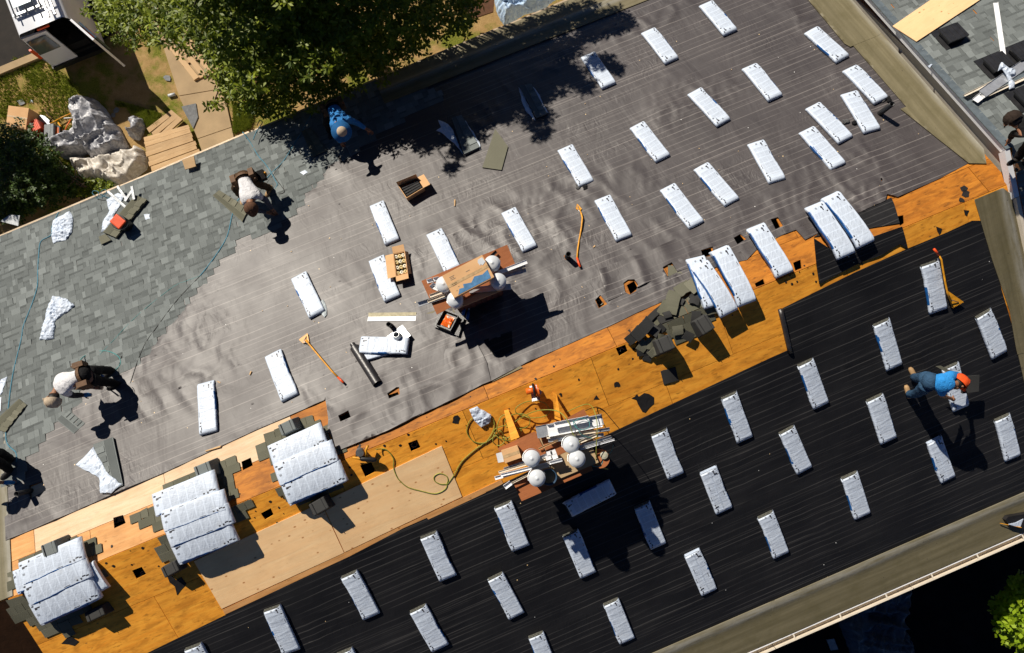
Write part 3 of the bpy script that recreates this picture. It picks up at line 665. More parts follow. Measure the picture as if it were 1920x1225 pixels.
for x, y, lab in ((1781, 70, 1), (1864, 124, 0), (1912, 103, 0), (1922, 185, 0)):
    f = frame(onN(x, y), EV, nrm('U')); rt = MB()
    rt.box(f, .52, .5, .012, z0=.012); v = rt.build('roof_vent', black_vent, neigh)
    hd = MB(); f2 = f @ Matrix.Translation((.0, -.02, .0)); hd.box(f2, .40, .36, .03, z0=.11); hd.box(f2, .33, .30, .11, z0=.02)
    for k in range(4): hd.box(f2 @ Matrix.Translation((-.15+k*.1, 0, 0)), .012, .36, .006, z0=.14)
    hd.build('vent_hood', black_vent, v)
# ------------------------------------------------------------------ shingle bundles
def ring_pts(w, h, n=14, boxy=False):
    out = []
    for k in range(n):
        a = 2*math.pi*k/n; c, s_ = math.cos(a), math.sin(a)
        out.append((math.copysign(abs(c)**(.10 if boxy else .24), c)*w/2, math.copysign(abs(s_)**(.2 if boxy else .4), s_)*h/2+h/2, ))
    return out
def bundle_geo(L, w, h, seed, open_end=False, torn=False, waist=.012, ns=22, boxy=False):
    rr = random.Random(seed); n = 16; V = []; UVs = []; Fs = []; Mi = []
    ph = rr.uniform(0, 9); sgn = rr.choice((-1, 1)) if not boxy else -1; bw = rr.uniform(.15, .5)
    for i in range(ns+1):
        u = i/ns; x = (u-.5)*L
        e = min(u, 1-u)*L; tap = 1-.35*math.exp(-e/.015) if not (open_end and u < .5) else 1-.05*math.exp(-e/.02)
        sway = waist*math.sin(u*6.2+ph)+waist*.5*math.sin(u*13+ph*2)
        for k, (y, z) in enumerate(ring_pts(w, h, n, boxy)):
            dy = (sway*.5 + (rr.uniform(-.004, .004)))*(1 if y*sgn > 0 else .25)
            zz_ = z*(tap if z > h/2 else 1)+(mn.noise(Vector((x*5+seed, y*6, 1.3)))*.006+mn.noise(Vector((x*24+seed, y*16, 5)))*.0025 if z > h*.6 else 0)
            if open_end and i == 0 and z > h*.5: x += .055*(1-(y/(w/2))**2)
            V.append(Vector((x, y*(.985+.015*tap)+dy, max(zz_, .002)))); UVs.append((u, .5+y/w if z > h*.55 else (1.2 if y > 0 else -.2)))
    for i in range(ns):
        for k in range(n):
            Fs.append((i*n+k, i*n+(k+1) % n, (i+1)*n+(k+1) % n, (i+1)*n+k)); u = (i+.5)/ns
            ym = (V[i*n+k].y+V[i*n+(k+1) % n].y)/2*sgn; side = abs(ym) > w*(.44 if boxy else .45)
            Mi.append(1 if (side and ym > 0 and (bw < u < bw+.36 or (boxy and .06 < u < .8))) else 0)
    if not open_end: Fs.append(tuple(range(n-1, -1, -1))); Mi.append(0)
    Fs.append(tuple(ns*n+k for k in range(n))); Mi.append(0)
    return V, Fs, UVs, Mi
def core_geo(L, w, h, layers=6):
    V = []; Fs = []; rr = random.Random(int(L*1000))
    for k in range(layers):
        z0, z1 = .004+(h-.012)*k/layers, .004+(h-.012)*(k+1)/layers-.002; e = rr.uniform(0, .02); b = len(V); hw = w/2-.012-rr.uniform(0, .008)
        x0, x1 = -L/2+.02+e, L/2-.03
        V += [Vector(p) for p in ((x0, -hw, z0), (x1, -hw, z0), (x1, hw, z0), (x0, hw, z0), (x0, -hw, z1), (x1, -hw, z1), (x1, hw, z1), (x0, hw, z1))]
        Fs += [(b+3, b+2, b+1, b), (b+4, b+5, b+6, b+7), (b, b+1, b+5, b+4), (b+1, b+2, b+6, b+5), (b+2, b+3, b+7, b+6), (b+3, b, b+4, b+7)]
    return V, Fs
BH = .078; MESH = {}
def bundle_proto(key, open_end):
    V, Fs, U_, Mi = bundle_geo(1.0, .335, BH, key, open_end); m = MB(); m.add(V, Fs, Mi, U_); o = m.build('wrap', [wrap_m, blue_m], None, True, local=True); me1 = o.data; bpy.data.objects.remove(o)
    V, Fs = core_geo(1.0, .335, BH); m = MB(); m.add(V, Fs); o = m.build('shingle_stack', stackend_m, None, local=True); me2 = o.data; bpy.data.objects.remove(o)
    MESH[key] = (me1, me2)
for k in range(1, 15): bundle_proto(k, False)
for k in range(21, 35): bundle_proto(k, True)
def part_of(name, me, parent, mw=None):
    o = bpy.data.objects.new(name, me); col.objects.link(o); o.parent = parent
    if mw is not None: o.matrix_local = mw
    return o
def bundle(x0, y0, x1, y1, side, key, label, group, flip=False, base=0., slen=None, wd=1.):
    if flip: x0, y0, x1, y1 = x1, y1, x0, y0
    hh = BH+base; s0, q0 = SQ(x0, y0, side, hh); s1, q1 = SQ(x1, y1, side, hh)
    a, b = W(s0, q0, base+.010, side), W(s1, q1, base+.010, side); L = (b-a).length
    L = min(max(L, .88), 1.06) if slen is None else slen
    f = frame((a+b)/2, b-a, nrm(side)) @ Matrix.Diagonal((L, wd, 1, 1))
    t = thing('shingle_bundle', label, 'shingle bundle', f, group)
    part_of('wrap', MESH[key][0], t)
    if key > 20: part_of('shingle_stack', MESH[key][1], t)
    return t
GU = 'white wrapped shingle bundles laid out over the grey felt'; GL = 'white wrapped shingle bundles laid out over the black felt'
upper = [
    (1216, 57, 1261, 114, 'white bundle on grey felt, second from left in the top row below the upper eave'), (1324.5, 6, 1371, 61, 'white bundle on grey felt touching the top edge of the photo'),
    (1102.5, 102.5, 1142.5, 161, 'white bundle on grey felt whose upper half lies in blue tree shade'), (1303, 171, 1358.5, 230.5, 'white bundle on dark felt just left of the first row by the olive band, mid-height'),
    (1406, 124, 1456, 184, 'white bundle on dark felt between the topmost bundle and the close group of four'), (1194.5, 234.5, 1244, 298, 'white bundle on grey felt halfway between the shaded one and the curved stack'),
    (1060, 277, 1100, 345.5, 'white bundle on grey felt with a small dark object at its lower end'), (1418, 267, 1459, 340, 'white bundle on dark felt directly above the single bundle over the ridge'),
    (1522, 56, 1582, 111, 'white bundle on dark felt nearest the olive band, top right'), (1595, 127.5, 1655, 189, 'white bundle of the close group by the olive band, with gloves at its lower end'),
    (1593.5, 174, 1637.5, 246, 'white bundle of the close group standing left of the short black pipe'), (1525.5, 198, 1588, 263, 'white bundle of the close group, left of the pipe one and above the lowest'),
    (1513.5, 243.5, 1574, 313, 'lowest white bundle of the close group near the olive band'), (1315, 312, 1374, 380.5, 'white bundle on grey felt, right one of the pair above the square vent holes'),
    (1252, 351, 1307, 423, 'white bundle on grey felt, left one of the pair above the square vent holes'), (1130, 371.5, 1171, 447.5, 'white bundle with a ragged torn left side, right of the bent bar tool'),
    (953.5, 395, 994, 468, 'white bundle on grey felt above right of the laden upper chimney'), (706, 382, 735.5, 455, 'white bundle on grey felt above the box of nail coils'),
    (814, 435, 850, 508, 'white bundle on grey felt whose lower end reaches under the upper chimney boards'), (705, 485, 735.5, 561.5, 'white bundle beside the open carton of nail coils'),
    (559.5, 517, 594, 591, 'white bundle on grey felt with a pale glove at its lower right corner'), (511, 663.5, 543, 748, 'white bundle on grey felt left of the yellow roofing spade'),
    (385.5, 718.5, 390, 814, 'bright white bundle nearest the pale plywood, standing upright in the picture')]
for i, (a, b, c, d, lab) in enumerate(upper): bundle(a, b, c, d, 'U', 1+i % 14, lab, GU, flip=(i in (0, 1, 3, 8)), wd=.93 if i in (16, 17) else 1)
lower = [
    (1234, 806, 1267, 892, 'white bundle on black felt, first to the right of the lower chimney'), (1366, 737, 1397, 824, 'white bundle on black felt with wrinkled top, second right of the lower chimney'),
    (1327, 877.6, 1358, 957.5, 'white bundle on black felt below the two right of the lower chimney, taped seam'), (1509.5, 675, 1540.5, 760, 'white bundle on black felt just below the rolled felt edge'),
    (1652.5, 599, 1678, 688, 'white bundle on black felt left of the bundle with the orange handled spade'), (1474, 802, 1509, 882, 'white bundle on black felt with a blue notch folded in its top end'),
    (1640, 741, 1667.5, 825.5, "white bundle on black felt left of the blue-shirted worker's feet"), (1751, 821, 1778.5, 899, "white bundle on black felt below left of the blue-shirted worker's shadow"),
    (1880, 778, 1900.5, 858.5, 'white bundle on black felt at the right edge of the photo'), (1844, 583, 1876, 664.5, 'white bundle on black felt against the right olive band'),
    (1592, 887, 1618, 967.5, 'white bundle with torn patched wrapper, near the bottom olive band'), (1782, 682, 1803, 765, 'opened white bundle lying under the bending blue-shirted worker'),
    (1744, 488, 1761, 582, 'white bundle on black felt beside the orange handled spade'), (652, 1073, 696, 1155.6, 'white bundle on black felt, third from the left along the pinkish plywood'),
    (801, 999, 839, 1084, 'white bundle on black felt below the right end of the pinkish plywood'), (507, 1137, 545, 1222.5, 'white bundle on black felt, second from left at the bottom edge'),
    (781, 1137.5, 824.6, 1215.5, 'white bundle on black felt between the two bottom-edge ones left of centre'), (941, 942, 976, 1027.5, 'white bundle on black felt just below left of the lower chimney'),
    (926.6, 1077, 968, 1155, 'white bundle on black felt, in the middle of the photo near its bottom'), (643, 1218, 684, 1300, 'white bundle with only its top corner showing at the bottom edge'),
    (1068, 996, 1103, 1078, 'white bundle whose top corner lies in the lower chimney shadow'), (1202, 942.5, 1234.4, 1024, 'white bundle mostly in blue shade right of the lower chimney'),
    (1061, 956, 1149, 911, 'blue-shaded bundle lying crosswise in the lower chimney shadow'), (1296.6, 1032.5, 1330.4, 1110.5, 'white bundle with a lengthwise seam, low on the black felt'),
    (1144, 1125, 1176, 1202, 'white bundle on black felt, right of the last one cut by the bottom edge'), (1003, 1187, 1036, 1270, 'white bundle on black felt cut by the bottom edge at centre'),
    (1434.5, 961, 1465.6, 1041, 'white bundle on black felt nearest the bottom olive band, mid right'), (359, 1209, 402, 1292, 'white bundle with a folded grey corner, leftmost at the bottom edge')]
for i, (a, b, c, d, lab) in enumerate(lower):
    t = bundle(a, b, c, d, 'L', 21+i % 14, lab, GL, wd=random.uniform(.95, 1.04))
    if i in (2, 7, 23):
        sl = t.children[0].material_slots[0]; sl.link = 'OBJECT'; sl.material = wrap_blank; m = MB()
        for k, y in enumerate((-.008, .0, .009)): m.box(Matrix.Translation((0, y+.01*math.sin(k*2), BH+.001)), .9, .006, .006-.002*k)
        for u, v in ((-.35, .09), (.33, -.1), (.1, .11), (-.1, -.11)): m.box(Matrix.Translation((u, v, BH+.001)), .09 if u*v > 0 else .02, .008 if u*v > 0 else .06, .003, 1)
        m.build('seam', [wrap_blank, black_p], t, local=True)
# bundles stacked over the ridge: bent to the roof's profile
def drape(cx, cy, dirpx, L, wd, z0, seed, label, group, h=.085, rr_=.45, open_end=False, plainw=False, dz=0.):
    """cx,cy centre pixel at height z0+h over the ridge profile; dirpx direction in pixels"""
    def prof(t): return ZR-P*(math.sqrt(t*t+rr_*rr_)-rr_*.35)
    zc = ZR+z0; 
    for _ in range(4):
        c = G(cx, cy, zc+h); t = (c-Vector(A)).dot(NV); zc = prof(t)+z0
    s_ = (c-Vector(A)).dot(EV); c2 = G(cx+dirpx[0], cy+dirpx[1], zc+h); d = c2-c; d.z = 0; d.normalize()
    V, Fs, U_, Mi = bundle_geo(L, wd, h, seed, open_end, waist=.010, ns=26, boxy=True)
    dn_ = Vector((0, 0, 1)).cross(d); out = []
    for p in V:
        q = c+d*p.x+dn_*p.y; t = (q-Vector(A)).dot(NV); out.append(Vector((q.x, q.y, prof(t)+z0+p.z+dz)))
    f = Matrix.Translation(Vector((c.x, c.y, zc))); t = thing('shingle_bundle', label, 'shingle bundle', f, group)
    m = MB(); m.add(out, Fs, Mi, U_); m.build('wrap', [wrap_blank if plainw else wrap_m, blue_m], t, True); return t
e1 = (.925, -.38)
def row_stack(c, rows, group, lab, levels, name_extra, L=1.0, extra=()):
    # rows: (centre px, length, width, top height, label)
    n = 0
    for (x, y, L_, w_, z_, lb, dr) in rows:
        z_ = z_*.5; w_ = w_*1.07; drape(x, y, dr, L_, w_, z_, 30+n*3+len(group), lb, group); n += 1
        z = z_-.10; k = 0
        while z > .03:
            drape(x+random.uniform(-1, 1), y+4*k+3, (dr[0]+random.uniform(-.03, .03), dr[1]+random.uniform(-.03, .03)), L_-.03, w_-.01, z, 50+n*7+k, ('second', 'third', 'fourth', 'fifth', 'sixth')[k]+' down under '+lb.replace(' on top of', ' of'), group+', lower layers'); z -= .10; k += 1
row_stack(None, [(94, 1053, 1.12, .36, .44, 'rearmost bundle on top of the leftmost ridge stack', (.93, -.40)), (47, 1085, .42, .36, .42, 'short visible bundle end on the left of the leftmost ridge stack', (.93, -.38)),
    (104, 1090, 1.14, .37, .43, 'middle bundle on top of the leftmost ridge stack', (.9, -.43)), (120, 1128, 1.12, .38, .40, 'front bundle on top of the leftmost ridge stack', (.9, -.42))],
    'bundles in the leftmost ridge stack', 'white bundle in the lower layers of the leftmost ridge stack', 4, '')
drape(176, 1084, (.45, .9), .52, .22, .12, 77, 'bundle end wrapped in blue film on the right of the leftmost ridge stack', 'bundles in the leftmost ridge stack')
row_stack(None, [(345, 925, 1.14, .36, .42, 'broad rear bundle on top of the second ridge stack from left', (.92, -.37)), (362, 958, 1.14, .33, .44, 'upper middle bundle on top of the second ridge stack from left', (.92, -.33)),
    (372, 986, 1.14, .34, .43, 'lower middle bundle on top of the second ridge stack from left', (.92, -.36)), (382, 1018, 1.08, .35, .40, 'front bundle row on top of the second ridge stack from left', (.93, -.36))],
    'bundles in the second ridge stack from left', 'white bundle in the lower layers of the second ridge stack from left', 4, '')
row_stack(None, [(556, 834, 1.0, .36, .40, 'rear bundle on top of the third ridge stack from left', (.92, -.42)), (572, 868, 1.08, .36, .43, 'middle bundle on top of the third ridge stack from left', (.92, -.40)),
    (588, 905, 1.08, .36, .40, 'front bundle on top of the third ridge stack from left', (.93, -.38))],
    'bundles in the third ridge stack from left', 'white bundle in the lower layers of the third ridge stack from left', 4, '')
ORD = ('second', 'third', 'fourth', 'fifth', 'sixth')
def cross_stack(spec, group, lab):
    for n, (x, y, dr, L_, w_, z_, lb) in enumerate(spec):
        z_ *= .55
        drape(x, y, dr, L_, w_, z_, 80+n, lb, group); z = z_-.1; k = 0
        while z > -.02:
            drape(x-1.5*(k+1), y-1, (dr[0]+random.uniform(-.04, .04), dr[1]), L_, w_, max(z, .005), 90+n*9+k, ORD[k]+' down under '+lb.replace(' on top of', ' of'), group+', lower layers'); z -= .1; k += 1
cross_stack([(1378, 516, (.42, .98), 1.1, .345, .38, 'right bundle on top of the fanned stack beside the rubble'), (1342, 540, (.52, .95), 1.02, .345, .40, 'left bundle on top of the fanned stack beside the rubble'), (1322, 528, (.3, .98), .95, .34, .28, 'lower left bundle of the fanned stack beside the rubble')],
    'bundles in the fanned stack beside the rubble', 'white bundle in the lower layers of the fanned stack beside the rubble')
cross_stack([(1446, 468, (.45, .93), 1.02, .345, .22, 'single column bundle on top of the narrow ridge stack')], 'bundles in the narrow ridge stack', 'white bundle in the lower layers of the narrow ridge stack')
cross_stack([(1560, 430, (.45, .9), 1.08, .345, .34, 'left bundle on top of the rightmost ridge stack'), (1594, 410, (.5, .9), 1.08, .345, .36, 'right bundle on top of the rightmost ridge stack')], 'bundles in the rightmost ridge stack', 'white bundle in the lower layers of the rightmost ridge stack')
# ------------------------------------------------------------------ opened bundles, loose shingles, plastic
def slab_shingle(px, side, h, th, mat, name, label, cat, group=None, n=1, wrap=None, lift=0., tex=True):
    t = thing(name, label, cat, Matrix.Translation(PV(px[0][0], px[0][1], side, h)), group)
    for k in range(n):
        m = MB(); off = random.uniform(-1, 1) if k else 0
        a, b, c, d = [PV(x+off, y+off, side, h+k*th/n) for x, y in px]
        # dark nail strip down the middle and laminated half
        m.prism([a, b, c, d], nrm(side), th/n*.9, 0, .6 if k == n-1 else .2, [(0, 0), (0, .33), (1, .33), (1, 0)])
        if k == n-1 and tex:
            u = nrm(side)*(th/n*.9+.003)
            def L_(p, q, f): return p+(q-p)*f
            m.add([L_(a, b, .06)+u, L_(a, b, .45)+u, L_(d, c, .45)+u, L_(d, c, .06)+u], [(0, 1, 2, 3)], 0, [(0, 0), (0, .13), (1, .13), (1, 0)], .15)
            m.add([L_(a, b, .47)+u*1.2, L_(a, b, .5)+u*1.2, L_(d, c, .5)+u*1.2, L_(d, c, .47)+u*1.2], [(0, 1, 2, 3)], 0, None, .95)
            for f in (.1, .3, .52, .74): m.add([L_(L_(a, d, f), L_(b, c, f), .52)+u*1.6, L_(L_(a, d, f), L_(b, c, f), .98)+u*1.6, L_(L_(a, d, f+.12), L_(b, c, f+.12), .98)+u*1.6, L_(L_(a, d, f+.12), L_(b, c, f+.12), .52)+u*1.6], [(0, 1, 2, 3)], 0, [(0, 0), (0, .1), (.1, .1), (.1, 0)], random.uniform(.3, 1))
        m.build('shingle', mat, t)
    return t
def crumple(px, side, h, amp, mat, name, seed, parent=None, label=None, cat=None, group=None, onfn=None, step=.035, th=.003, edge=.5, sc=4.5, sm=False):
    pt = onfn or (lambda x, y, hh: PV(x, y, side, hh)); ps = [np.array(pt(x, y, h)) for x, y in px]; c = sum(ps)/len(ps)
    up = np.array(nrm(side)) if onfn is None else np.array([0, 0, 1.]); ax = ps[1]-ps[0]; ax -= up*(ax@up); ax /= np.linalg.norm(ax); ay = np.cross(up, ax)
    o2 = [((p-c)@ax, (p-c)@ay) for p in ps]
    # roughen the outline
    o3 = []; rr = random.Random(seed)
    for i in range(len(o2)):
        a, b = o2[i], o2[(i+1) % len(o2)]; n = max(1, int(math.dist(a, b)/.07))
        for k in range(n): o3.append((a[0]+(b[0]-a[0])*k/n+rr.uniform(-1, 1)*.012, a[1]+(b[1]-a[1])*k/n+rr.uniform(-1, 1)*.012))
    a = np.array(o3); lo, hi = a.min(0), a.max(0); gx, gy = np.meshgrid(np.arange(lo[0], hi[0], step), np.arange(lo[1], hi[1], step)); g = np.stack([gx.ravel(), gy.ravel()], 1); g += (np.random.rand(*g.shape)-.5)*step*.6; g = g[inside(o3, g)]
    co = [Vector(p) for p in o3]+[Vector(p) for p in g]; v, e, f, *_ = delaunay_2d_cdt(co, [(i, (i+1) % len(o3)) for i in range(len(o3))], [], 0, 1e-4)
    V = np.array([(p.x, p.y) for p in v]); T = np.array([t for t in f if len(t) == 3]); T = T[inside(o3, V[T].mean(1))]
    q = V*1.; z1 = 1-np.abs(2*vnoise(q[:, 0]*sc+seed, q[:, 1]*sc*.8+q[:, 0]*2, seed)-1); z2 = 1-np.abs(2*vnoise(q[:, 0]*sc*2.3+z1*1.5, q[:, 1]*sc*2.6+seed, seed+1)-1)
    O = np.array(o3); dm = np.min(np.hypot(V[:, None, 0]-O[None, :, 0], V[:, None, 1]-O[None, :, 1]), 1); dome = np.clip(dm/.15, 0, 1)**.6
    z3 = 1-np.abs(2*vnoise(q[:, 0]*sc*4.5+z2*2, q[:, 1]*sc*4+z1, seed+2)-1)
    a1 = (q[:, 0]*.8+q[:, 1]*.6)+.25*z1; a2 = (-q[:, 0]*.6+q[:, 1]*.8); a3 = (q[:, 0]*.3-q[:, 1]*.95)+.2*z2; a4 = (q[:, 0]*.95+q[:, 1]*.3)
    f1 = 1-np.abs(2*vnoise(a1*sc*2.2, a2*sc*.45, seed+5)-1); f2 = 1-np.abs(2*vnoise(a3*sc*3.1, a4*sc*.6, seed+6)-1)
    z = amp*(.2+.8*dome)*((.45 if sm else .22)*dome+f1**1.3*.5+f2**1.5*.35+z3**3*(.03 if sm else .1))
    P3 = [Vector(c+ax*p[0]+ay*p[1]+up*(zz1+.004)) for p, zz1 in zip(V, z)]
    m = MB(); m.add(P3, [tuple(t) for t in T]); bt = [Vector(c+ax*p[0]+ay*p[1]+up*.002) for p in V]; es = {}
    for t in T:
        for i in range(3): es[(t[i], t[(i+1) % 3])] = 1
    bd = [x for x in es if (x[1], x[0]) not in es]; m.add(P3+bt, [(x, y, len(V)+y, len(V)+x)[::-1] for x, y in bd])
    return tag(m.build(name, mat, parent, sm), label, cat, group)
t = slab_shingle([(848, 223), (866, 217), (900, 277), (871, 291)], 'U', .01, .07, shingle_m, 'open_bundle', 'opened shingle bundle with torn white wrap half in tree shade', 'shingle bundle', n=5)
crumple([(822, 226), (836, 230), (847, 240), (868, 291), (855, 272), (830, 252), (818, 245), (826, 240)], 'U', .02, .05, wrap_blank, 'torn_wrap', 3, t); crumple([(864, 216), (884, 243), (901, 272), (900, 281), (893, 268)], 'U', .03, .03, wrap_blank, 'torn_wrap', 4, t)
t = slab_shingle([(974, 162), (996, 158), (1026, 214), (1006, 222)], 'U', .01, .07, shingle_m, 'open_bundle', 'opened shingle bundle lying wholly in the dark tree shade', 'shingle bundle', n=5)
crumple([(972, 164), (980, 175), (1003, 221), (1004, 228), (984, 208)], 'U', .02, .03, wrap_blank, 'torn_wrap', 5, t); crumple([(996, 158), (1012, 180), (1018, 195), (1029, 213), (1022, 210)], 'U', .03, .02, wrap_blank, 'torn_wrap', 6, t)
slab_shingle([(929, 243), (953, 276), (941, 320), (905, 315)], 'U', .01, .03, shingle_olive, 'loose_shingles', 'pale olive shingles lying alone below the tree shade', 'shingles', n=3, tex=False)
slab_shingle([(565, 247), (582, 240), (612, 282), (586, 293)], 'U', .03, .03, shingle_olive, 'loose_shingles', 'olive shingles left of the worker in the blue hat', 'shingles', n=3)
slab_shingle([(634, 285), (669, 266), (676, 283), (643, 303)], 'U', .015, .008, shingle_m, 'loose_shingles', 'single shingle below the worker in the blue hat', 'shingles')
slab_shingle([(400, 368), (412, 358), (467, 392), (455, 417)], 'U', .03, .03, shingle_olive, 'loose_shingles', 'olive shingles beside the white-shirted worker on the new shingles', 'shingles', n=3)
t = slab_shingle([(255, 367), (276, 375), (218, 446), (194, 436)], 'U', .02, .07, shingle_olive, 'open_bundle', 'opened shingle bundle under the orange bucket', 'shingle bundle', n=5)
crumple([(200, 375), (222, 362), (236, 365), (200, 432), (190, 436), (196, 410), (206, 396)], 'U', .02, .07, wrap_blank, 'torn_wrap', 7, t)
slab_shingle([(186, 445), (199, 440), (209, 451), (191, 459)], 'U', .02, .05, shingle_olive, 'loose_shingles', 'small cut shingle piece below the orange bucket bundle', 'shingles', n=2, tex=False)
t = slab_shingle([(212, 820), (175, 834), (200, 925), (231, 910)], 'U', .01, .055, shingle_m, 'open_bundle', 'opened shingle bundle with white wrap folded to its left, on grey felt', 'shingle bundle', n=5)
crumple([(144, 872), (176, 838), (182, 850), (205, 890), (229, 909), (208, 926), (190, 925), (186, 895), (162, 882)], 'U', .065, .07, wrap_blank, 'torn_wrap', 8, t)
slab_shingle([(107, 788), (128, 768), (160, 794), (139, 814)], 'U', .012, .012, shingle_m, 'loose_shingles', 'single shingle below the worker in the beige cap', 'shingles')
slab_shingle([(36, 748), (50, 759), (10, 810), (-20, 800)], 'U', .03, .02, shingle_olive, 'loose_shingles', 'shingle piece across the blue rope at the left edge', 'shingles', n=2)
for px, h, amp, sd, lab in (([(100, 414), (132, 396), (138, 412), (136, 436), (124, 450), (100, 457), (98, 440)], .02, .10, 9, 'crumpled white plastic wrap near the eave, nearest the left'), ([(100, 555), (124, 560), (141, 573), (128, 585), (105, 600), (101, 636), (75, 638), (90, 580)], .02, .11, 10, 'long crumpled white plastic wrap on the new shingles'),
        ([(-6, 728), (3, 712), (15, 706), (12, 715), (2, 742)], .02, .05, 11, 'white plastic scrap cut by the left edge of the photo'), ([(-5, 748), (3, 745), (2, 770), (-5, 772)], .02, .03, 19, 'small white plastic scrap below another at the left edge'),
        ([(270, 403), (281, 401), (282, 411), (273, 413)], .02, .03, 12, 'small white scrap right of the orange bucket'), ([(563, 324), (572, 320), (578, 323), (570, 328)], .02, .02, 13, 'tiny white scrap on the new shingles by the felt'),
        ([(881, 768), (895, 763), (921, 778), (920, 790), (903, 802), (890, 790)], .02, .10, 14, 'bluish crumpled wrap inside the green hose loop')):
    s_ = side_of(*px[0]); crumple(px, s_, h, amp, wrap_blank, 'plastic_wrap', sd, None, lab, 'plastic wrap', step=.03)
b = bundle(676, 650, 765, 652, 'U', 3, 'short stack bundle lying crosswise with the pipe flashing on it', GU, slen=.92, wd=.98, base=.06); b = bundle(684, 666, 740, 650, 'U', 5, 'lower bundle peeking out under the crosswise one', GU, slen=.75, wd=.8)
tag(crumple([(598, 566), (606, 562), (612, 578), (614, 590), (608, 596), (603, 588)], 'U', .01, .06, plain('pale_glove', (.45, .5, .52), .8), 'work_glove', 15), 'pale blue-grey work glove beside a white bundle corner', 'glove')
for x, y, nm in ((1594, 228, 'dark glove pair left of the group bundle by the pipe'), (1659, 186, 'black and white gloves at the end of a bundle by the olive band'), (1090, 352, 'small dark object with white stripes at a bundle end')):
    t = thing('work_gloves', nm, 'gloves', Matrix.Translation(PV(x, y, 'U', 0)))
    for k in range(2):
        c = PV(x+k*14-6, y+k*3, 'U', .03); m = MB(); a = random.uniform(0, 6)
        for j in range(4): d = EV*math.cos(a+j*.35)+NV*math.sin(a+j*.35); m.tube([c, c+d*.05+Vector((0, 0, .02)), c+d*.09], [.022, .014, .010], 8)
        m.lathe(Matrix.Translation(c-Vector((0, 0, .025))), [(.03, 0), (.05, .02), (.045, .045), (.02, .055)], 10); m.build('glove', [black_cloth, shirt_white][0] if k else cloth('glove_'+str(x), (.12, .12, .12)), t, True)
m = MB(); a, b = PV(665, 652, 'U', .06), PV(708, 720, 'U', .06); m.tube([a, b], .088, 24, cap=False); m.tube([b, a], .07, 24, cap=False)
m.tube([a+(a-b).normalized()*.09, b], .05, 16, cap=False); tag(m.build('felt_roll', felt_roll_m, None, True), 'black roll of roofing felt lying on the grey felt', 'felt roll')
m = MB(); f = frame(PV(735, 594, 'U', .02), PV(780, 592, 'U', .02)-PV(692, 593, 'U', .02), nrm('U')); m.box(f @ Matrix.Translation((0, -.045, 0)), .93, .09, .006); tr = thing('trim_piece', 'white and cream angled metal trim lying on the grey felt', 'metal trim', f)
m.build('flange', white_metal, tr); m = MB(); m.box(f @ Matrix.Translation((0, .045, 0)) @ Matrix.Rotation(.3, 4, 'X'), .93, .075, .004); m.build('lip', plain('cream_trim_lip', (.5, .45, .3)), tr)
# ------------------------------------------------------------------ roof repair debris and old shingles
rg = random.Random(12)
for j, (x0, x1, y0, y1, side, lab) in enumerate(((1255, 1345, 548, 640, 'L', 'patch of old olive shingles left in place beside the fanned stack'),)):
    t = thing('old_shingle_patch', lab, 'shingles', Matrix.Translation(PV(1300, 590, 'U', 0)))
    reg = poly(((1220, 612), (1240, 590), (1280, 560), (1312, 553), (1330, 562), (1336, 600), (1328, 625), (1305, 628), (1290, 640), (1262, 645), (1255, 620)), 'U')
    sq = np.array(reg); 
    q = sq[:, 1].max()
    while q > sq[:, 1].min():
        s = sq[:, 0].min()+rg.uniform(-.2, 0)
        while s < sq[:, 0].max():
            wd = rg.choice((.16, .24, .3)); c = np.array([(s+wd/2, q-.07)])
            if inside(reg, c)[0]:
                zs = lambda q_: q_
                m = MB(); sd = 'U' if q-.07 > 0 else 'L'; hh = .012+rg.uniform(0, .006)
                m.prism([W(s+.003, q-.002, hh, sd), W(s+wd-.003, q-.002, hh, sd), W(s+wd-.003, q-.15, hh-.004, sd), W(s+.003, q-.15, hh-.004, sd)], nrm(sd), .007, 0, rg.uniform(.1, .55), [(0, 0), (wd, 0), (wd, .15), (0, .15)]); m.build('shingle', shingle_olive, t)
            s += wd
        q -= .15
def bent_piece(x, y, side, sx, sy, ang, h, mat, label, group, fold=.5, tone=.5, cat='shingle piece', tilt=0.):
    f = frame(PV(x, y, side, h), EV*math.cos(ang)+NV*math.sin(ang), nrm(side)) @ Matrix.Rotation(tilt, 4, 'Y'); m = MB(); n = 5; vs = []
    for i in range(n+1):
        u = i/n-.5; z = -abs(u)**1.5*fold*sx
        for v_ in (-.5, .5): vs.append(f @ Vector((u*sx, v_*sy+random.uniform(-.008, .008), z)))
    top = len(vs); vs += [p-nrm(side)*.012 for p in vs]
    fs = [(2*i, 2*i+2, 2*i+3, 2*i+1) for i in range(n)]+[(top+2*i+1, top+2*i+3, top+2*i+2, top+2*i) for i in range(n)]+[(2*i+2, 2*i, top+2*i, top+2*i+2) for i in range(n)]+[(2*i+1, 2*i+3, top+2*i+3, top+2*i+1) for i in range(n)]+[(0, 1, top+1, top), (2*n+1, 2*n, top+2*n, top+2*n+1)]
    m.add(vs, fs, 0, [(p.x, p.y) for p in vs], tone); return tag(m.build('shingle_piece', mat), label, cat, group)
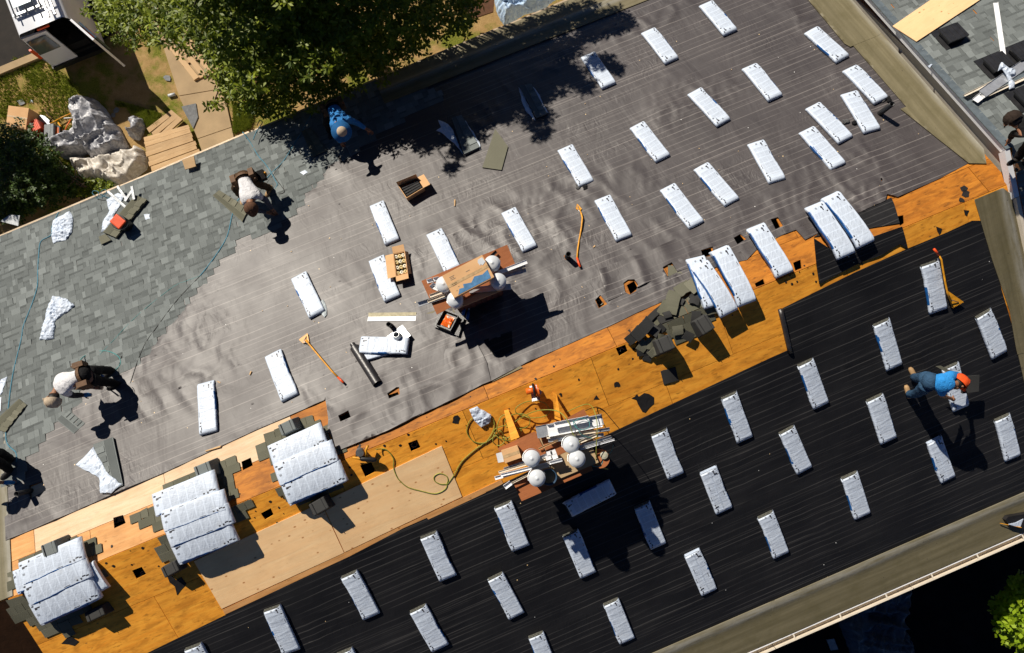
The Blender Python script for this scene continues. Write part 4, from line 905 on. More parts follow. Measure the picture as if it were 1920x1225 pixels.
for a in ((1282, 540, 'U', .30, .22, .2, .12, shingle_olive, 'bent olive shingle on the rubble top, left of the fanned stack', .25, .5), (1300, 535, 'U', .22, .26, .3, .13, shingle_olive, 'pale bent shingle on the rubble nearest the fanned stack', .2, .95), (1262, 560, 'U', .34, .24, .9, .12, shingle_olive, 'folded olive shingle in the middle of the rubble', .3, .35),
        (1248, 578, 'U', .30, .22, .7, .10, shingle_olive, 'dark folded shingle along the felt edge in the rubble', .25, .1), (1228, 588, 'U', .5, .12, .35, .08, shingle_dark, 'long dark shingle curled along the felt edge', .1, .1), (1206, 618, 'L', .42, .22, .45, .18, shingle_dark, 'dark bent shingle with a white mark, left end of the rubble', .3, .8),
        (1190, 630, 'L', .34, .18, .4, .12, shingle_dark, 'dark shingle leaning out of the left end of the rubble', .3, .4), (1205, 655, 'L', .26, .2, 1.3, .06, shingle_dark, 'dark scrap shingle below the left dark box', .2, .2), (1216, 667, 'L', .22, .16, .9, .04, shingle_dark, 'lowest dark scrap under the rubble', .2, .3),
        (1316, 500-8, 'U', .01, .01, 0, -.5, shingle_dark, '', 0, 0)):
    if a[8]: bent_piece(a[0], a[1], a[2], a[3], a[4], a[5], a[6], a[7], a[8], 'loose shingles on the rubble', a[9], a[10])
rq = random.Random(17); lo_ = 'small loose shingle tossed on the old shingle rubble'
for k in range(22):
    x, y = rq.choice(((1225, 610), (1205, 640), (1250, 590), (1235, 640), (1290, 560), (1320, 590), (1280, 620), (1222, 660))); x += rq.uniform(-18, 18); y += rq.uniform(-12, 12)
    bent_piece(x, y, side_of(x, y), rq.uniform(.12, .26), rq.uniform(.12, .2), rq.uniform(-1, 1.5), rq.uniform(.04, .14), shingle_dark if rq.random() < .5 else shingle_olive, lo_, 'loose shingles on the rubble', rq.uniform(.1, .4), rq.uniform(.1, .9))
bent_piece(1266, 508, 'U', .26, .22, -.5, .03, shingle_olive, 'olive shingle lying over an orange vent cut in the felt', None, .1, .35); bent_piece(1277, 503, 'U', .2, .22, -.5, .035, shingle_olive, 'pale olive shingle corner beside the orange vent cut', None, .1, .9)
def cap_box(x, y, side, sx, sy, sz, ang, label, mat=shingle_dark, h=0.):
    f = frame(PV(x, y, side, h), EV*math.cos(ang)+NV*math.sin(ang), (0, 0, 1)); m = MB(); b = .82
    vs = [f @ Vector(p) for p in ((-sx/2, -sy/2, -.03), (sx/2, -sy/2, -.03), (sx/2, sy/2, -.03), (-sx/2, sy/2, -.03), (-sx/2*b, -sy/2*b, sz*.94), (sx/2*b, -sy/2*b, sz), (sx/2*b, sy/2*b, sz), (-sx/2*b, sy/2*b, sz*.92))]
    m.add(vs, [(3, 2, 1, 0), (4, 5, 6, 7), (0, 1, 5, 4), (1, 2, 6, 5), (2, 3, 7, 6), (3, 0, 4, 7)], 0, [(p.x*1., p.y) for p in vs], [.6, .8, .5, .4, .7, .5]); m2 = MB()
    o = thing('ridge_shingle_bundle', label, 'shingle bundle', f); q = m.build('wrapped_stack', mat, o); md = q.modifiers.new('bevel', 'BEVEL'); md.width = .015; md.segments = 2
    for k in (-.25, .25): m2.bar(f @ Vector((k*sx, -sy/2*b, sz+.002)), f @ Vector((k*sx, sy/2*b, sz*.95+.002)), .012, .004)
    m2.build('strap', black_p, o); return o
cap_box(1313, 612, 'L', .30, .34, .30, .15, 'dark grey ridge shingle bundle on the right of the rubble'); cap_box(1240, 648, 'L', .34, .30, .32, .0, 'dark grey ridge shingle bundle on the left of the rubble')
cap_box(606, 945, 'L', .36, .26, .28, .12, 'dark grey ridge shingle bundle under the third ridge stack'); cap_box(116, 1022, 'U', .32, .26, .34, 0, 'grey ridge shingle bundle behind the leftmost ridge stack', shingle_m); cap_box(548, 800, 'U', .34, .24, .3, .05, 'grey ridge shingle bundle behind the third ridge stack', shingle_m)
cap_box(395, 880, 'U', .36, .3, .3, .0, 'grey ridge shingle bundle behind the second ridge stack', shingle_m); cap_box(330, 1062, 'L', .34, .22, .22, .1, 'dark grey ridge shingle bundle below the second ridge stack'); cap_box(190, 1145, 'L', .40, .2, .2, .05, 'grey ridge shingle bundle in the shadow of the leftmost stack')
# shingles still nailed under the stacks
def old_patch(regpx, lab, seed):
    rg = random.Random(seed); t = thing('old_shingle_patch', lab, 'shingles', Matrix.Translation(PV(regpx[0][0], regpx[0][1], 'U', 0)))
    for side in 'UL':
        reg = poly(regpx, side); sq = np.array(reg); q = sq[:, 1].max()+.1
        if side == 'L': q = min(q, -.004)
        while q > sq[:, 1].min():
            if side == 'U' and q-.15 < 0: break
            s = sq[:, 0].min()+rg.uniform(-.2, 0)
            while s < sq[:, 0].max():
                wd = rg.choice((.14, .2, .3)); c = np.array([(s+wd/2, q-.07)])
                if inside(reg, c)[0]:
                    hh = .012+rg.uniform(0, .008); m = MB(); j = rg.uniform(-.02, .03) if rg.random() < .4 else 0
                    m.prism([W(s+.003, q-.002, hh, side), W(s+wd-.003, q-.002-j, hh, side), W(s+wd-.003, q-.155, hh-.004, side), W(s+.003, q-.155-j, hh-.004, side)], nrm(side), .007, 0, rg.uniform(.0, .5), [(s, q), (s+wd, q), (s+wd, q+.15), (s, q+.15)]); m.build('shingle', shingle_olive, t)
                s += wd
            q -= .15
old_patch([(22, 1078), (34, 1050), (62, 1034), (105, 1016), (150, 1014), (186, 1016), (182, 1040), (160, 1056), (190, 1068), (208, 1084), (190, 1095), (175, 1140), (140, 1180), (124, 1200), (100, 1188), (66, 1170), (20, 1146)], 'old shingles left under the leftmost ridge stack', 1)
old_patch([(300, 940), (262, 960), (244, 972), (262, 990), (296, 1000), (290, 1030), (310, 1050), (340, 1070), (352, 1050), (440, 1000), (444, 975), (478, 952), (470, 930), (438, 912), (450, 885), (442, 860), (400, 866), (360, 885), (318, 905)], 'old shingles left under the second ridge stack', 2)
old_patch([(490, 820), (530, 795), (580, 778), (604, 790), (640, 850), (650, 900), (600, 940), (545, 950), (528, 925), (510, 880), (486, 850)], 'old shingles left under the third ridge stack', 3)
# torn felt scraps on the bare decking
def scrap(x, y, r, seed, label, group=None, squash=1., n=9, pts=None):
    rr = random.Random(seed); sd = side_of(x, y); c = PV(x, y, sd, .004); ps = []
    if pts: ps = [PV(px, py, sd, .004) for px, py in pts]
    else:
        for k in range(n): a = 2*math.pi*k/n; q = r*rr.uniform(.45, 1.1); ps.append(c+EV*math.cos(a)*q+(NV*math.sin(a)*q*squash)+Vector((0, 0, -P*(1 if sd == 'U' else -1)*math.sin(a)*q*squash)))
    m = MB(); m.prism(ps, nrm(sd), .004); return tag(m.build('felt_scrap', felt_scrap), label, 'felt scrap', group)
scrap(1210, 755, .2, 1, 'large ragged dark felt scrap on the orange decking', pts=((1184, 747), (1190, 744), (1194, 739), (1198, 744), (1208, 737), (1217, 739), (1226, 745), (1226, 757), (1218, 764), (1210, 774), (1204, 772), (1196, 758), (1193, 750)))
scrap(1118, 745, .1, 1, 'small triangular felt scrap on the orange decking', pts=((1113, 749), (1118, 741), (1124, 749)))
bent_piece(1256, 705, 'L', .28, .26, -.1, .03, shingle_dark, 'dark cut cap shingle alone on the orange decking', None, .12, .1); scrap(1157, 722, .06, 5, 'small grey felt scrap left of the cut cap shingle')
scrap(854, 787, .09, 6, 'dark felt scrap left of the bluish wrap'); scrap(333, 1092, .2, 7, 'star-shaped felt scrap below the second ridge stack', pts=((313, 1079), (322, 1080), (330, 1088), (340, 1082), (350, 1095), (340, 1105), (332, 1116), (328, 1100), (318, 1092)))
scrap(135, 1200, .2, 8, 'ragged dark felt scrap below the leftmost ridge stack', pts=((115, 1207), (126, 1196), (127, 1188), (140, 1198), (148, 1203), (139, 1211), (128, 1208)))
scrap(1808, 356, .1, 9, 'dark hooked scrap on decking by the right band', pts=((1800, 352), (1808, 348), (1815, 353), (1811, 360), (1803, 359))); tag(scrap(1811, 363, .09, 10, 'round olive scrap between two dark ones by the right band', n=8), None); scrap(1803, 376, .06, 11, 'small dark scrap below the round olive one'); scrap(1812, 398, .07, 12, 'dark scrap on the amber decking at far right', pts=((1807, 394), (1817, 395), (1814, 402), (1812, 405), (1809, 402)))
scrap(1761, 431, .1, 13, 'triangular felt scrap over the amber decking near the black felt', pts=((1755, 425), (1766, 429), (1764, 436), (1761, 440), (1757, 433)))
gs = 'tiny dark felt specks scattered on the decking'
m = MB(); rr = random.Random(5)
for k in range(110):
    x = rr.uniform(60, 1650); y = ridge_y(x)+rr.uniform(-25, 70)*(1 if x < 1200 else .5); sd_ = side_of(x, y); c = PV(x, y, sd_, .003); r = rr.uniform(.008, .03)
    m.prism([c+EV*math.cos(a)*r*rr.uniform(.5, 1.3)+W(0, math.sin(a)*r, 0, sd_)-W(0, 0, 0, sd_) for a in (0, 1.2, 2.5, 3.8, 5)], nrm(sd_), .004)
m.build('felt_specks', felt_scrap, kind='stuff')
gw = 'tiny pale chips scattered on the grey felt'
chip_m = plain('wood_chip', (.7, .5, .28), .8); rg = random.Random(44)
m = MB()
for k in range(150):
    x, y = rg.uniform(120, 1650), rg.uniform(120, 780); s_, q_ = SQ(x, y, 'U')
    if not inside(UP, np.array([(s_, q_)]))[0] or keep_sh(s_, q_): continue
    m.box(frame(PV(x, y, 'U', .02), EV*math.cos(k)+NV*math.sin(k), nrm('U')), rg.uniform(.01, .03), .010, .006)
m.build('wood_chips', chip_m, kind='stuff')
for x, y, a, L_, lab in ((470, 700, .9, .07, 'small wood offcut on grey felt left of a bundle'), (403, 918-0, -.1, .0, ''), (400, 842, -.12, .28, 'thin wood sliver on grey felt at the plywood edge'), (1114, 463, .3, .05, 'small wood offcut right of the bent bar tool'), (853, 381, 1.2, .15, 'thin brown stick on grey felt below the nail carton'), (411, 717, -.8, .07, 'small wood offcut right of the upright bright bundle')):
    if L_: f = frame(PV(x, y, 'U', .02), EV*math.cos(a)+NV*math.sin(a), nrm('U')); m = MB(); m.box(f, L_, .02, .015); m.box(f @ Matrix.Translation((L_*.3, .012, 0)), L_*.5, .012, .01); tag(m.build('wood_offcut', wood_plank), lab, 'wood offcut')
# ------------------------------------------------------------------ laden chimney tops
def bucket(x, y, z, label, group, r=.13, h=.34, parent=None):
    c = G(x, y, z+h); f = Matrix.Translation(c-Vector((0, 0, h))); t = thing('bucket', label, 'bucket', f, group)
    m = MB(); m.lathe(f, [(r*.88, 0), (r*.97, h-.03), (r*.97, h-.02)], 28); m.build('body', white_p, t, True)
    m = MB(); m.lathe(f, [(r*1.04, h-.05), (r*1.06, h-.01), (r*1.02, h), (r*.96, h+.004), (r*.9, h+.018), (r*.7, h+.036), (r*.4, h+.05), (r*.14, h+.054), (r*.12, h+.058), (.001, h+.058)], 32, cap=False); m.build('lid', white_p, t, True); m = MB(); m.tube([f @ Vector((r*1.12*math.cos(a), r*1.12*math.sin(a), h-.09-.05*math.sin(a-.4))) for a in np.linspace(.4, 3.5, 14)], .004, 6); m.build('handle', galv, t)
def quadslab(px, z, th, mat, name, label, cat, group=None, grain=True):
    P3 = [G(x, y, zq+th) for (x, y), zq in zip(px, z if hasattr(z, '__len__') else [z]*4)]; P3 = [p-Vector((0, 0, th)) for p in P3]
    L1 = (P3[1]-P3[0]).length; L2 = (P3[3]-P3[0]).length
    m = MB(); m.prism(P3, (0, 0, 1), th, 0, .5, [(0, 0), (L1, 0), (L1, L2), (0, L2)]); return tag(m.build(name, mat), label, cat, group)
def carton(px, z, h, label, mat=card_m, blue=False):
    top = [G(x, y, z+h) for x, y in px]; t = thing('cardboard_box', label, 'box', Matrix.Translation(sum(top, Vector())/4-Vector((0, 0, h)))); m = MB(); m.prism([p-Vector((0, 0, h)) for p in top], (0, 0, 1), h)
    b = m.build('box', mat, t); c = sum(top, Vector())/4; e = [c+(p-c)*.999+Vector((0, 0, .002)) for p in top]
    m = MB(); a = (e[0]+e[3])/2; b2 = (e[1]+e[2])/2; m.bar(a, b2, .05, .002); m.build('tape', plain('parcel_tape', (.5, .34, .18), .3), t); return t, e
def strips(lst, z, name_l):
    for i, (x0, y0, x1, y1, wd, th, mat, dz, lab) in enumerate(lst):
        a, b = G(x0, y0, z+dz), G(x1, y1, z+dz+random.uniform(-.01, .01)); f = frame((a+b)/2, b-a, (0, 0, 1)); L = (b-a).length
        t = thing('metal_strip', lab, 'metal strip', f, name_l); m = MB(); m.box(f, L, wd, .003); m.build('web', mat, t); m = MB(); m.box(f @ Matrix.Translation((0, wd/2-.002, 0)), L, .003, th)
        m.box(f @ Matrix.Translation((0, -wd/2+.002, 0)), L, .003, th*.6); m.build('flange', mat, t)
Z1 = c1.z+1.02; Z2 = c2.z+.92
quadslab([(790, 527), (951, 459), (972, 510), (819, 590)], Z1-.01, .02, ply_brown, 'brown_board', 'brown board carrying buckets and a box on the upper chimney', 'board')
g1 = 'white lidded buckets on the upper chimney'
bucket(923, 494, Z1+.015, 'white bucket at the upper right corner of the upper chimney pile', g1); bucket(934, 527, Z1+.015, 'white bucket in blue shade right of the large carton', g1); bucket(832, 533, Z1+.015, 'white bucket showing left of the large carton', g1); bucket(853, 562, Z1+.015, 'white bucket showing below the large carton', g1)
t, e = carton([(829, 517.5), (904, 478), (926.5, 519.6), (851, 559)], Z1+.37, .15, 'large cardboard carton with a torn blue patch, on the upper chimney buckets')
def lerp2(e, u, v): return (e[0]*(1-u)+e[1]*u)*(1-v)+(e[3]*(1-u)+e[2]*u)*v
m = MB(); m.prism([lerp2(e, u, v) for u, v in ((.12, .97), (.93, .97), (.95, .62), (.8, .7), (.62, .62), (.5, .78), (.32, .68), (.3, .82), (.2, .78))], (0, 0, 1), .003); m.build('label', plain('blue_print', (.07, .2, .38), .6), t)
m = MB(); m.prism([lerp2(e, u, v) for u, v in ((.86, .10), (.97, .08), (.99, .3), (.9, .38), (.87, .3), (.85, .36), (.83, .2))], (0, 0, 1), .003); m.build('torn_patch', white_p, t)
m = MB(); 
for u, v, w_ in ((.12, .2, .12), (.12, .26, .1), (.12, .32, .12), (.1, .5, .12), (.1, .56, .1), (.5, .3, .1), (.12, .8, .03), (.2, .68, .03)): a = lerp2(e, u, v); b = lerp2(e, u+w_, v); m.bar(a, b, .008, .002)
m.build('print', plain('grey_print', (.2, .16, .12)), t)
sg = 'metal trim strips piled on the upper chimney'
strips([(784, 572, 842, 553, .08, .05, alum, .0, 'dark edged strip sticking out at the far left of the upper chimney pile'), (802, 566, 850, 548, .05, .03, cream_metal, .03, 'cream strip above the far left one of the upper pile'), (806, 556, 850, 540, .06, .03, cream_metal, .05, 'upper left pale strip of the upper chimney pile'),
    (934, 512, 988, 491, .07, .02, white_metal, .14, 'white tapered strip sticking out right of the upper chimney pile'), (940, 511, 985, 498, .08, .04, cream_metal, .09, 'cream strip under the white tapered one'), (930, 520, 986, 506, .1, .05, alum, .03, 'shaded strip lowest on the right of the upper pile'), (880, 545, 958, 538, .1, .04, alum, .0, 'grey strip below the shaded bucket'),
    (921, 481, 931, 472, .05, .03, black_p, .05, 'short black piece at the top of the upper pile')], Z1+.02, sg)
t = thing('metal_brackets', 'small white metal brackets at the left end of the upper chimney board', 'brackets', Matrix.Translation(G(814, 533, Z1)))
for x, y, a in ((806, 527, .3), (812, 536, .8), (817, 541, -.4), (818, 524, .2)): m = MB(); f = frame(G(x, y, Z1+.02), (math.cos(a), math.sin(a), 0), (0, 0, 1)); m.box(f, .1, .06, .003); m.box(f @ Matrix.Translation((0, .03, 0)), .1, .003, .05); m.build('bracket', white_metal, t)
def vent_on_roof(px, side, h, label, bag=False):
    c = sum((PV(x, y, side, h) for x, y in px), Vector())/4; f = frame(c, PV(*px[1], side, h)-PV(*px[0], side, h), nrm(side)); t = thing('roof_vent', label, 'roof vent', f)
    m = MB(); m.prism([PV(x, y, side, h) for x, y in px], nrm(side), .01); m.build('flange', black_vent, t); m = MB(); f2 = f @ Matrix.Translation((-.02, .02, 0)); 
    for a, b, sx, sy in ((0, .15, .32, .01), (0, -.15, .32, .01), (.16, 0, .01, .3), (-.16, 0, .01, .3)): m.box(f2 @ Matrix.Translation((a, b, 0)), sx, sy, .1, z0=.01)
    m.box(f2, .3, .29, .012, z0=.02); m.build('vent_hood', black_vent, t); return f2
f2 = vent_on_roof([(812, 612), (831, 577), (871, 596), (860, 631)], 'U', .10, 'upturned black roof vent with an orange snack bag in it, by the upper chimney')
m = MB(); bz = MB(); rr = random.Random(2); ps = []
for i in range(7):
    for j in range(6): ps.append(f2 @ Vector((-.11+i*.036, -.09+j*.036, .05+rr.uniform(0, .05)*(1 if 0 < i < 6 and 0 < j < 5 else .2))))
m.add(ps, [(i*6+j, (i+1)*6+j, (i+1)*6+j+1, i*6+j+1) for i in range(6) for j in range(5)]); n_ = NT('snack_bag'); v = n_.coord('Object'); q_ = n_.noise(v, 14, 2, .5, 1)
bagm = n_.out(n_.mix(n_.ramp(q_, .52, .56), (.78, .12, .01), n_.mix(n_.ramp(q_, .6, .62), (.8, .3, .05), (.75, .72, .68))), .3, 0, .6); tag(m.build('snack_bag', bagm), 'crumpled orange snack bag lying in the black vent', 'snack bag')
for x, y, z_, lab in ((868, 592, .2, 'drink bottle with a blue label below the upper chimney pile'), (876, 600, .15, 'small bottle at the edge of the upper chimney shadow')):
    c = PV(x, y, 'U', z_); d = (EV*.6+NV*1).normalized(); t = thing('bottle', lab, 'bottle', Matrix.Translation(c)); m = MB(); m.tube([c, c+d*.02, c+d*.13, c+d*.16, c+d*.19], [.02, .03, .03, .012, .012], 12); m.build('bottle_body', blue_m, t, True); m = MB(); m.tube([c+d*.19, c+d*.21], .014, 10); m.build('cap', white_p, t)
tag(quadslab([(833, 641), (843, 638), (844, 643), (834, 647)], G(838, 642, 0).z+0, .01, wood_plank, 'wood_offcut', 'small wood offcut on the olive flashing below the vent', 'wood offcut'), None); bpy.data.objects['wood_offcut'].location = bpy.data.objects['wood_offcut'].location
# lower chimney pile
quadslab([(933, 841), (1003, 809), (1024, 850), (957, 880)], Z2, .015, ply_brown, 'brown_board', 'brown board under the small carton on the lower chimney', 'board')
quadslab([(1010, 812), (1095, 767), (1120, 820), (1030, 862)], [Z2-.03]*4, .015, ply_brown, 'brown_board', 'brown board under the white trim on the lower chimney', 'board')
quadslab([(962, 905), (1100, 850), (1112, 882), (978, 940)], [Z2-.08]*4, .015, ply_brown, 'brown_board', 'brown board sticking out below the lowest bucket of the lower chimney', 'board')
carton([(939.6, 846), (970, 836), (978, 858), (947, 869)], Z2+.02, .2, 'small cardboard carton on the left of the lower chimney pile')
quadslab([(930, 851), (941, 848), (945, 866), (934, 868)], Z2+.05, .03, white_p, 'parts_bag', 'small white parts packet beside the small carton', 'packet')
g2 = 'white lidded buckets on the lower chimney'
bucket(997, 860, Z2+.02, 'leftmost white bucket on the lower chimney, near the small carton', g2); bucket(1071, 834, Z2+.02, 'uppermost white bucket on the lower chimney, near the white trim', g2); bucket(1082, 861, Z2+.02, 'rightmost white bucket on the lower chimney', g2); bucket(1007, 897, Z2-.02, 'lowest white bucket on the lower chimney', g2)
m = MB(); c = G(1029, 895, Z2+.1); f = Matrix.Translation(c-Vector((0, 0, .3))); m.lathe(f, [(.11, 0), (.13, .3), (.12, .3), (.105, .02)], 24, cap=False); t = thing('bucket', 'dark blue open bucket right of the lowest white one', 'bucket', f); m.build('body', plain('dark_blue_plastic', (.02, .05, .1)), t, True); m = MB(); m.tube([f @ Vector((.13*math.cos(a), .13*math.sin(a), .3)) for a in np.linspace(0, 6.28, 22)], .006, 6); m.build('rim', plain('dark_blue_rim', (.03, .08, .14)), t)
al = 'metal trim strips piled on the lower chimney'
strips([(1006, 811, 1046, 803, .2, .02, alum, .07, 'grey sheet end sticking out left under the white trim'), (1027, 808, 1128, 789, .2, .06, white_metal, .10, 'wide white trim trough on the lower chimney'), (1039, 798, 1104, 785, .1, .05, white_metal, .17, 'narrow white trim lying on the wide trough'), (1090, 795, 1130, 786, .18, .04, alum, .09, 'grey trim end right of the wide trough'),
    (1025, 820, 1143, 806, .05, .03, cream_metal, .07, 'thin cream strip just below the wide trough'), (1028, 826, 1132, 815, .06, .04, alum, .04, 'second thin strip below the wide trough'), (1120, 808, 1143, 804, .05, .04, alum, .1, 'short grey strip end right of the trough'),
    (939, 891, 1054, 863, .05, .03, white_metal, .10, 'white strip crossing between the buckets of the lower chimney'), (935, 886, 1040, 855, .04, .02, cream_metal, .08, 'cream strip behind the crossing white one'), (945, 880, 1030, 852, .05, .03, alum, .06, 'grey strip nearest the leftmost bucket'), (928, 897, 1000, 877, .06, .03, white_metal, .05, 'white strip sticking out at the far left of the lower pile'),
    (948, 912, 992, 890, .03, .02, cream_metal, .03, 'thin cream strip pointing at the lowest bucket'), (946, 914, 958, 905, .08, .04, white_metal, .06, 'short white trim end at the left of the lower pile'), (1088, 843, 1152, 824.5, .03, .02, white_metal, .05, 'thin white strip sticking out right of the lower pile'), (1085, 838, 1146, 819, .05, .04, alum, .03, 'bluish strip parallel to the thin white one'), (1080, 832, 1118, 816, .05, .03, cream_metal, .08, 'cream strip right of the uppermost bucket'),
    (1030, 868, 1054, 862, .05, .04, white_metal, .15, 'short white bracket strip between the buckets'), (1000, 880, 1030, 872, .06, .03, cream_metal, .12, 'short cream strip right of the leftmost bucket'), (1010, 842, 1046, 826, .03, .02, wood_plank, .05, 'thin yellowish strip running from the leftmost bucket')], Z2+.02, al)
t = thing('metal_brackets', 'small white boxes and brackets between the buckets of the lower chimney', 'brackets', Matrix.Translation(G(1034, 852, Z2)))
for x, y, a in ((1030, 850, .3), (1037, 848, .4), (1028, 858, .3), (1040, 856, .35)): m = MB(); m.box(frame(G(x, y, Z2+.1), (math.cos(a), math.sin(a), 0), (0, 0, 1)), .09, .07, .07); m.build('bracket', white_metal, t)
for x, y, a, sx, sy, lab in ((1076, 877, -.3, .12, .06, 'yellow and white nozzle piece below the rightmost bucket'), (1088, 884, .3, .14, .12, 'brown offcut below the rightmost bucket')):
    c = G(x, y, Z2-.12); f = frame(c, (math.cos(a), math.sin(a), 0), (0, 0, 1)); m = MB(); m.box(f, sx, sy, .02); m.box(f @ Matrix.Translation((sx*.4, 0, 0)), sx*.3, sy*.6, .04); tag(m.build('offcut', ply_brown if a > 0 else cream_metal), lab, 'offcut')
c = G(1125, 860, Z2-.12); f = Matrix.Translation(c); t = thing('hose_reel', 'round brown coil board with a small tan wheel, right of the lower chimney', 'coil', f); m = MB(); m.lathe(f, [(.0, 0), (.16, 0), (.16, .02), (.0, .02)], 24, cap=False); m.build('disc', ply_brown, t); m = MB(); m.lathe(f @ Matrix.Translation((.06, .06, .02)), [(.06, 0), (.065, .05), (.03, .06), (.001, .06)], 16, cap=False); m.build('wheel', pvc_m, t)
# circular saw
c = PV(1003, 738, 'U', 0); f = frame(c, PV(1006, 752, 'U', 0)-PV(1001, 724, 'U', 0), nrm('U')); t = thing('circular_saw', 'orange circular saw standing on the orange decking above the hose coils', 'saw', f)
m = MB(); m.box(f @ Matrix.Translation((0, .0, .02)), .28, .14, .008); m.build('base_plate', galv, t); m = MB(); m.tube([f @ Vector((-.02, .03, .13)), f @ Vector((-.02, -.14, .13))], .055, 14); m.box(f @ Matrix.Translation((0, .02, .08)), .2, .05, .12); m.build('motor', orange_m, t, True)
m = MB(); m.tube([f @ Vector((.0, .055, .12)), f @ Vector((.0, .085, .12))], .105, 22); m.build('blade_guard', orange_m, t); m = MB(); m.tube([f @ Vector((-.1, .02, .14)), f @ Vector((-.1, .0, .22)), f @ Vector((.02, .0, .26)), f @ Vector((.09, .0, .2)), f @ Vector((.1, .02, .12))], .018, 10); m.build('handle', black_p, t, True); m = MB(); m.lathe(f @ Matrix.Translation((.0, .07, .02)), [(.04, 0), (.05, .005)], 14); m.build('blade', galv, t)
quadslab([(945, 770), (953, 768), (974, 820), (958, 826)], [PV(949, 769, 'L', .02).z, PV(953, 768, 'L', .02).z, PV(974, 820, 'L', .3).z, PV(958, 826, 'L', .3).z], .02, ply_amber, 'plank', 'yellow plank leaning up to the lower chimney left side', 'plank')
quadslab([(1036, 735), (1044, 740), (1052, 790), (1040, 785)], [PV(1036, 735, 'L', .01).z, PV(1044, 740, 'L', .01).z, Z2-.05, Z2-.05], .02, ply_amber, 'plank', 'yellow plank leaning against the lower chimney behind the trim', 'plank')
# nail gun
def pt(x, y, side, h): return PV(x, y, side, h)
def nailgun(x, y, side, ang, label, sc=1.):
    f = frame(PV(x, y, side, .03), EV*math.cos(ang)+NV*math.sin(ang), nrm(side)) @ Matrix.Scale(sc, 4); t = thing('nail_gun', label, 'nail gun', f)
    m = MB(); m.tube([f @ Vector((-.14, 0, .06)), f @ Vector((-.1, 0, .06)), f @ Vector((.06, 0, .06)), f @ Vector((.09, 0, .06))], [.03, .045, .045, .03], 14); m.build('body', black_p, t, True); m = MB(); m.tube([f @ Vector((.0, -.02, .06)), f @ Vector((.02, -.14, .07)), f @ Vector((.0, -.2, .07))], [.022, .02, .024], 10); m.build('handle', yellow_m, t, True)
    m = MB(); m.tube([f @ Vector((.1, -.09, .02)), f @ Vector((.1, -.09, .09))], .07, 20); m.build('magazine', plain('grey_magazine', (.12, .12, .12)), t); m = MB(); m.tube([f @ Vector((.09, 0, .06)), f @ Vector((.19, 0, .05))], [.03, .015], 10); m.build('nose', yellow_m, t); return t
nailgun(688, 858, 'L', 2.6, 'black and yellow nail gun beside a square vent hole in the amber decking', 1.25)
# cartons of nail coils on the felt
def open_carton(px, side, h, label, flaps, inner):
    ps = [PV(x, y, side, h) for x, y in px]; u = Vector((0, 0, h)); t = thing('cardboard_box', label, 'box', Matrix.Translation(sum(ps, Vector())/4-u)); m = MB()
    for i in range(4):
        a, b = ps[i], ps[(i+1) % 4]; cen = sum(ps, Vector())/4; inn = ((cen-(a+b)/2)); inn.z = 0; inn = inn.normalized()*.012
        m.prism([a, b, b+inn, a+inn], (0, 0, -1), h)
    m.prism([p-u for p in ps], (0, 0, 1), .006); m.build('box', card_m, t)
    for i, dd, dz in flaps:
        a, b = ps[i], ps[(i+1) % 4]; cen = sum(ps, Vector())/4; o = (a+b)/2-cen; o.z = 0; o = o.normalized()*dd+Vector((0, 0, dz)); mm = MB(); mm.prism([a, b, b+o, a+o], (0, 0, 1), .005); mm.build('flap', card_m, t)
    return t, ps
t, ps = open_carton([(737, 476), (759, 471), (765, 513), (742, 519)], 'U', .19, 'open carton full of pale nail coils beside a white bundle', [(0, .13, .02), (3, .16, -.02), (2, .10, .03), (1, .05, -.12)], None)
for i in range(3):
    for j in range(4):
        c = lerp2(ps, .2+i*.3, .14+j*.24)-Vector((0, 0, .13)); m = MB(); m.lathe(Matrix.Translation(c), [(.034, 0), (.036, .09), (.012, .092), (.012, .05)], 14, cap=False); m.build('nail_coil', plain('nail_coil_%d' % ((i+j) % 2), (.75, .6, .3) if (i+j) % 2 else (.8, .75, .6)), t, True)
t, ps = open_carton([(746, 348), (783, 333), (795, 352), (762, 372)], 'U', .22, 'half-open carton with black contents on the grey felt below the tree shade', [(0, .02, .15), (1, .14, .0)], None)
for k in range(4): m = MB(); a = lerp2(ps, .08, .3+k*.18)-Vector((0, 0, .03)); b = lerp2(ps, .92, .3+k*.18)-Vector((0, 0, .03)); m.bar(a, b, .035, .10); m.build('shingle_coil', black_p, t)
# long-handled tools
def spade(head, shaft, side, h, label, grip_px, hooked=True):
    t = thing('roofing_spade', label, 'spade', Matrix.Translation(PV(shaft[0][0], shaft[0][1], side, 0)))
    hp_ = [PV(x, y, side, h*.6) for x, y in head]; m = MB(); m.prism(hp_, nrm(side), .006); a, b = hp_[0], hp_[1]; n = 8; u = (b-a)/n; out_ = (a+b)/2-sum(hp_[2:], Vector())/len(hp_[2:]); out_ = out_.normalized()*.022
    for k in range(n): m.prism([a+u*(k+.1), a+u*(k+.9), a+u*(k+.5)+out_], nrm(side), .006)
    m.build('blade', yellow_m, t); P3 = [PV(x, y, side, h+.02*math.sin(i)) for i, (x, y) in enumerate(shaft)]
    m = MB(); m.tube(P3, .016, 10); m.build('shaft', yellow_m, t, True); m = MB(); m.tube([P3[-1]]+[PV(x, y, side, h+.02) for x, y in grip_px], .021, 10); m.build('grip', red_m, t, True)
    if hooked: m = MB(); m.tube([P3[1], (P3[1]+hp_[0]*1)/2+Vector((0, 0, .03)), hp_[0]*.4+hp_[1]*.6+(P3[0]-hp_[0])*.3], .008, 8); m.build('brace', galv, t, True)
spade([(561, 638), (577, 626), (580, 642), (568, 644)], [(574, 638), (579, 645), (600, 670), (622, 696), (634, 708)], 'U', .06, 'yellow roofing spade lying diagonally on the grey felt', [(638, 712), (644, 718)])
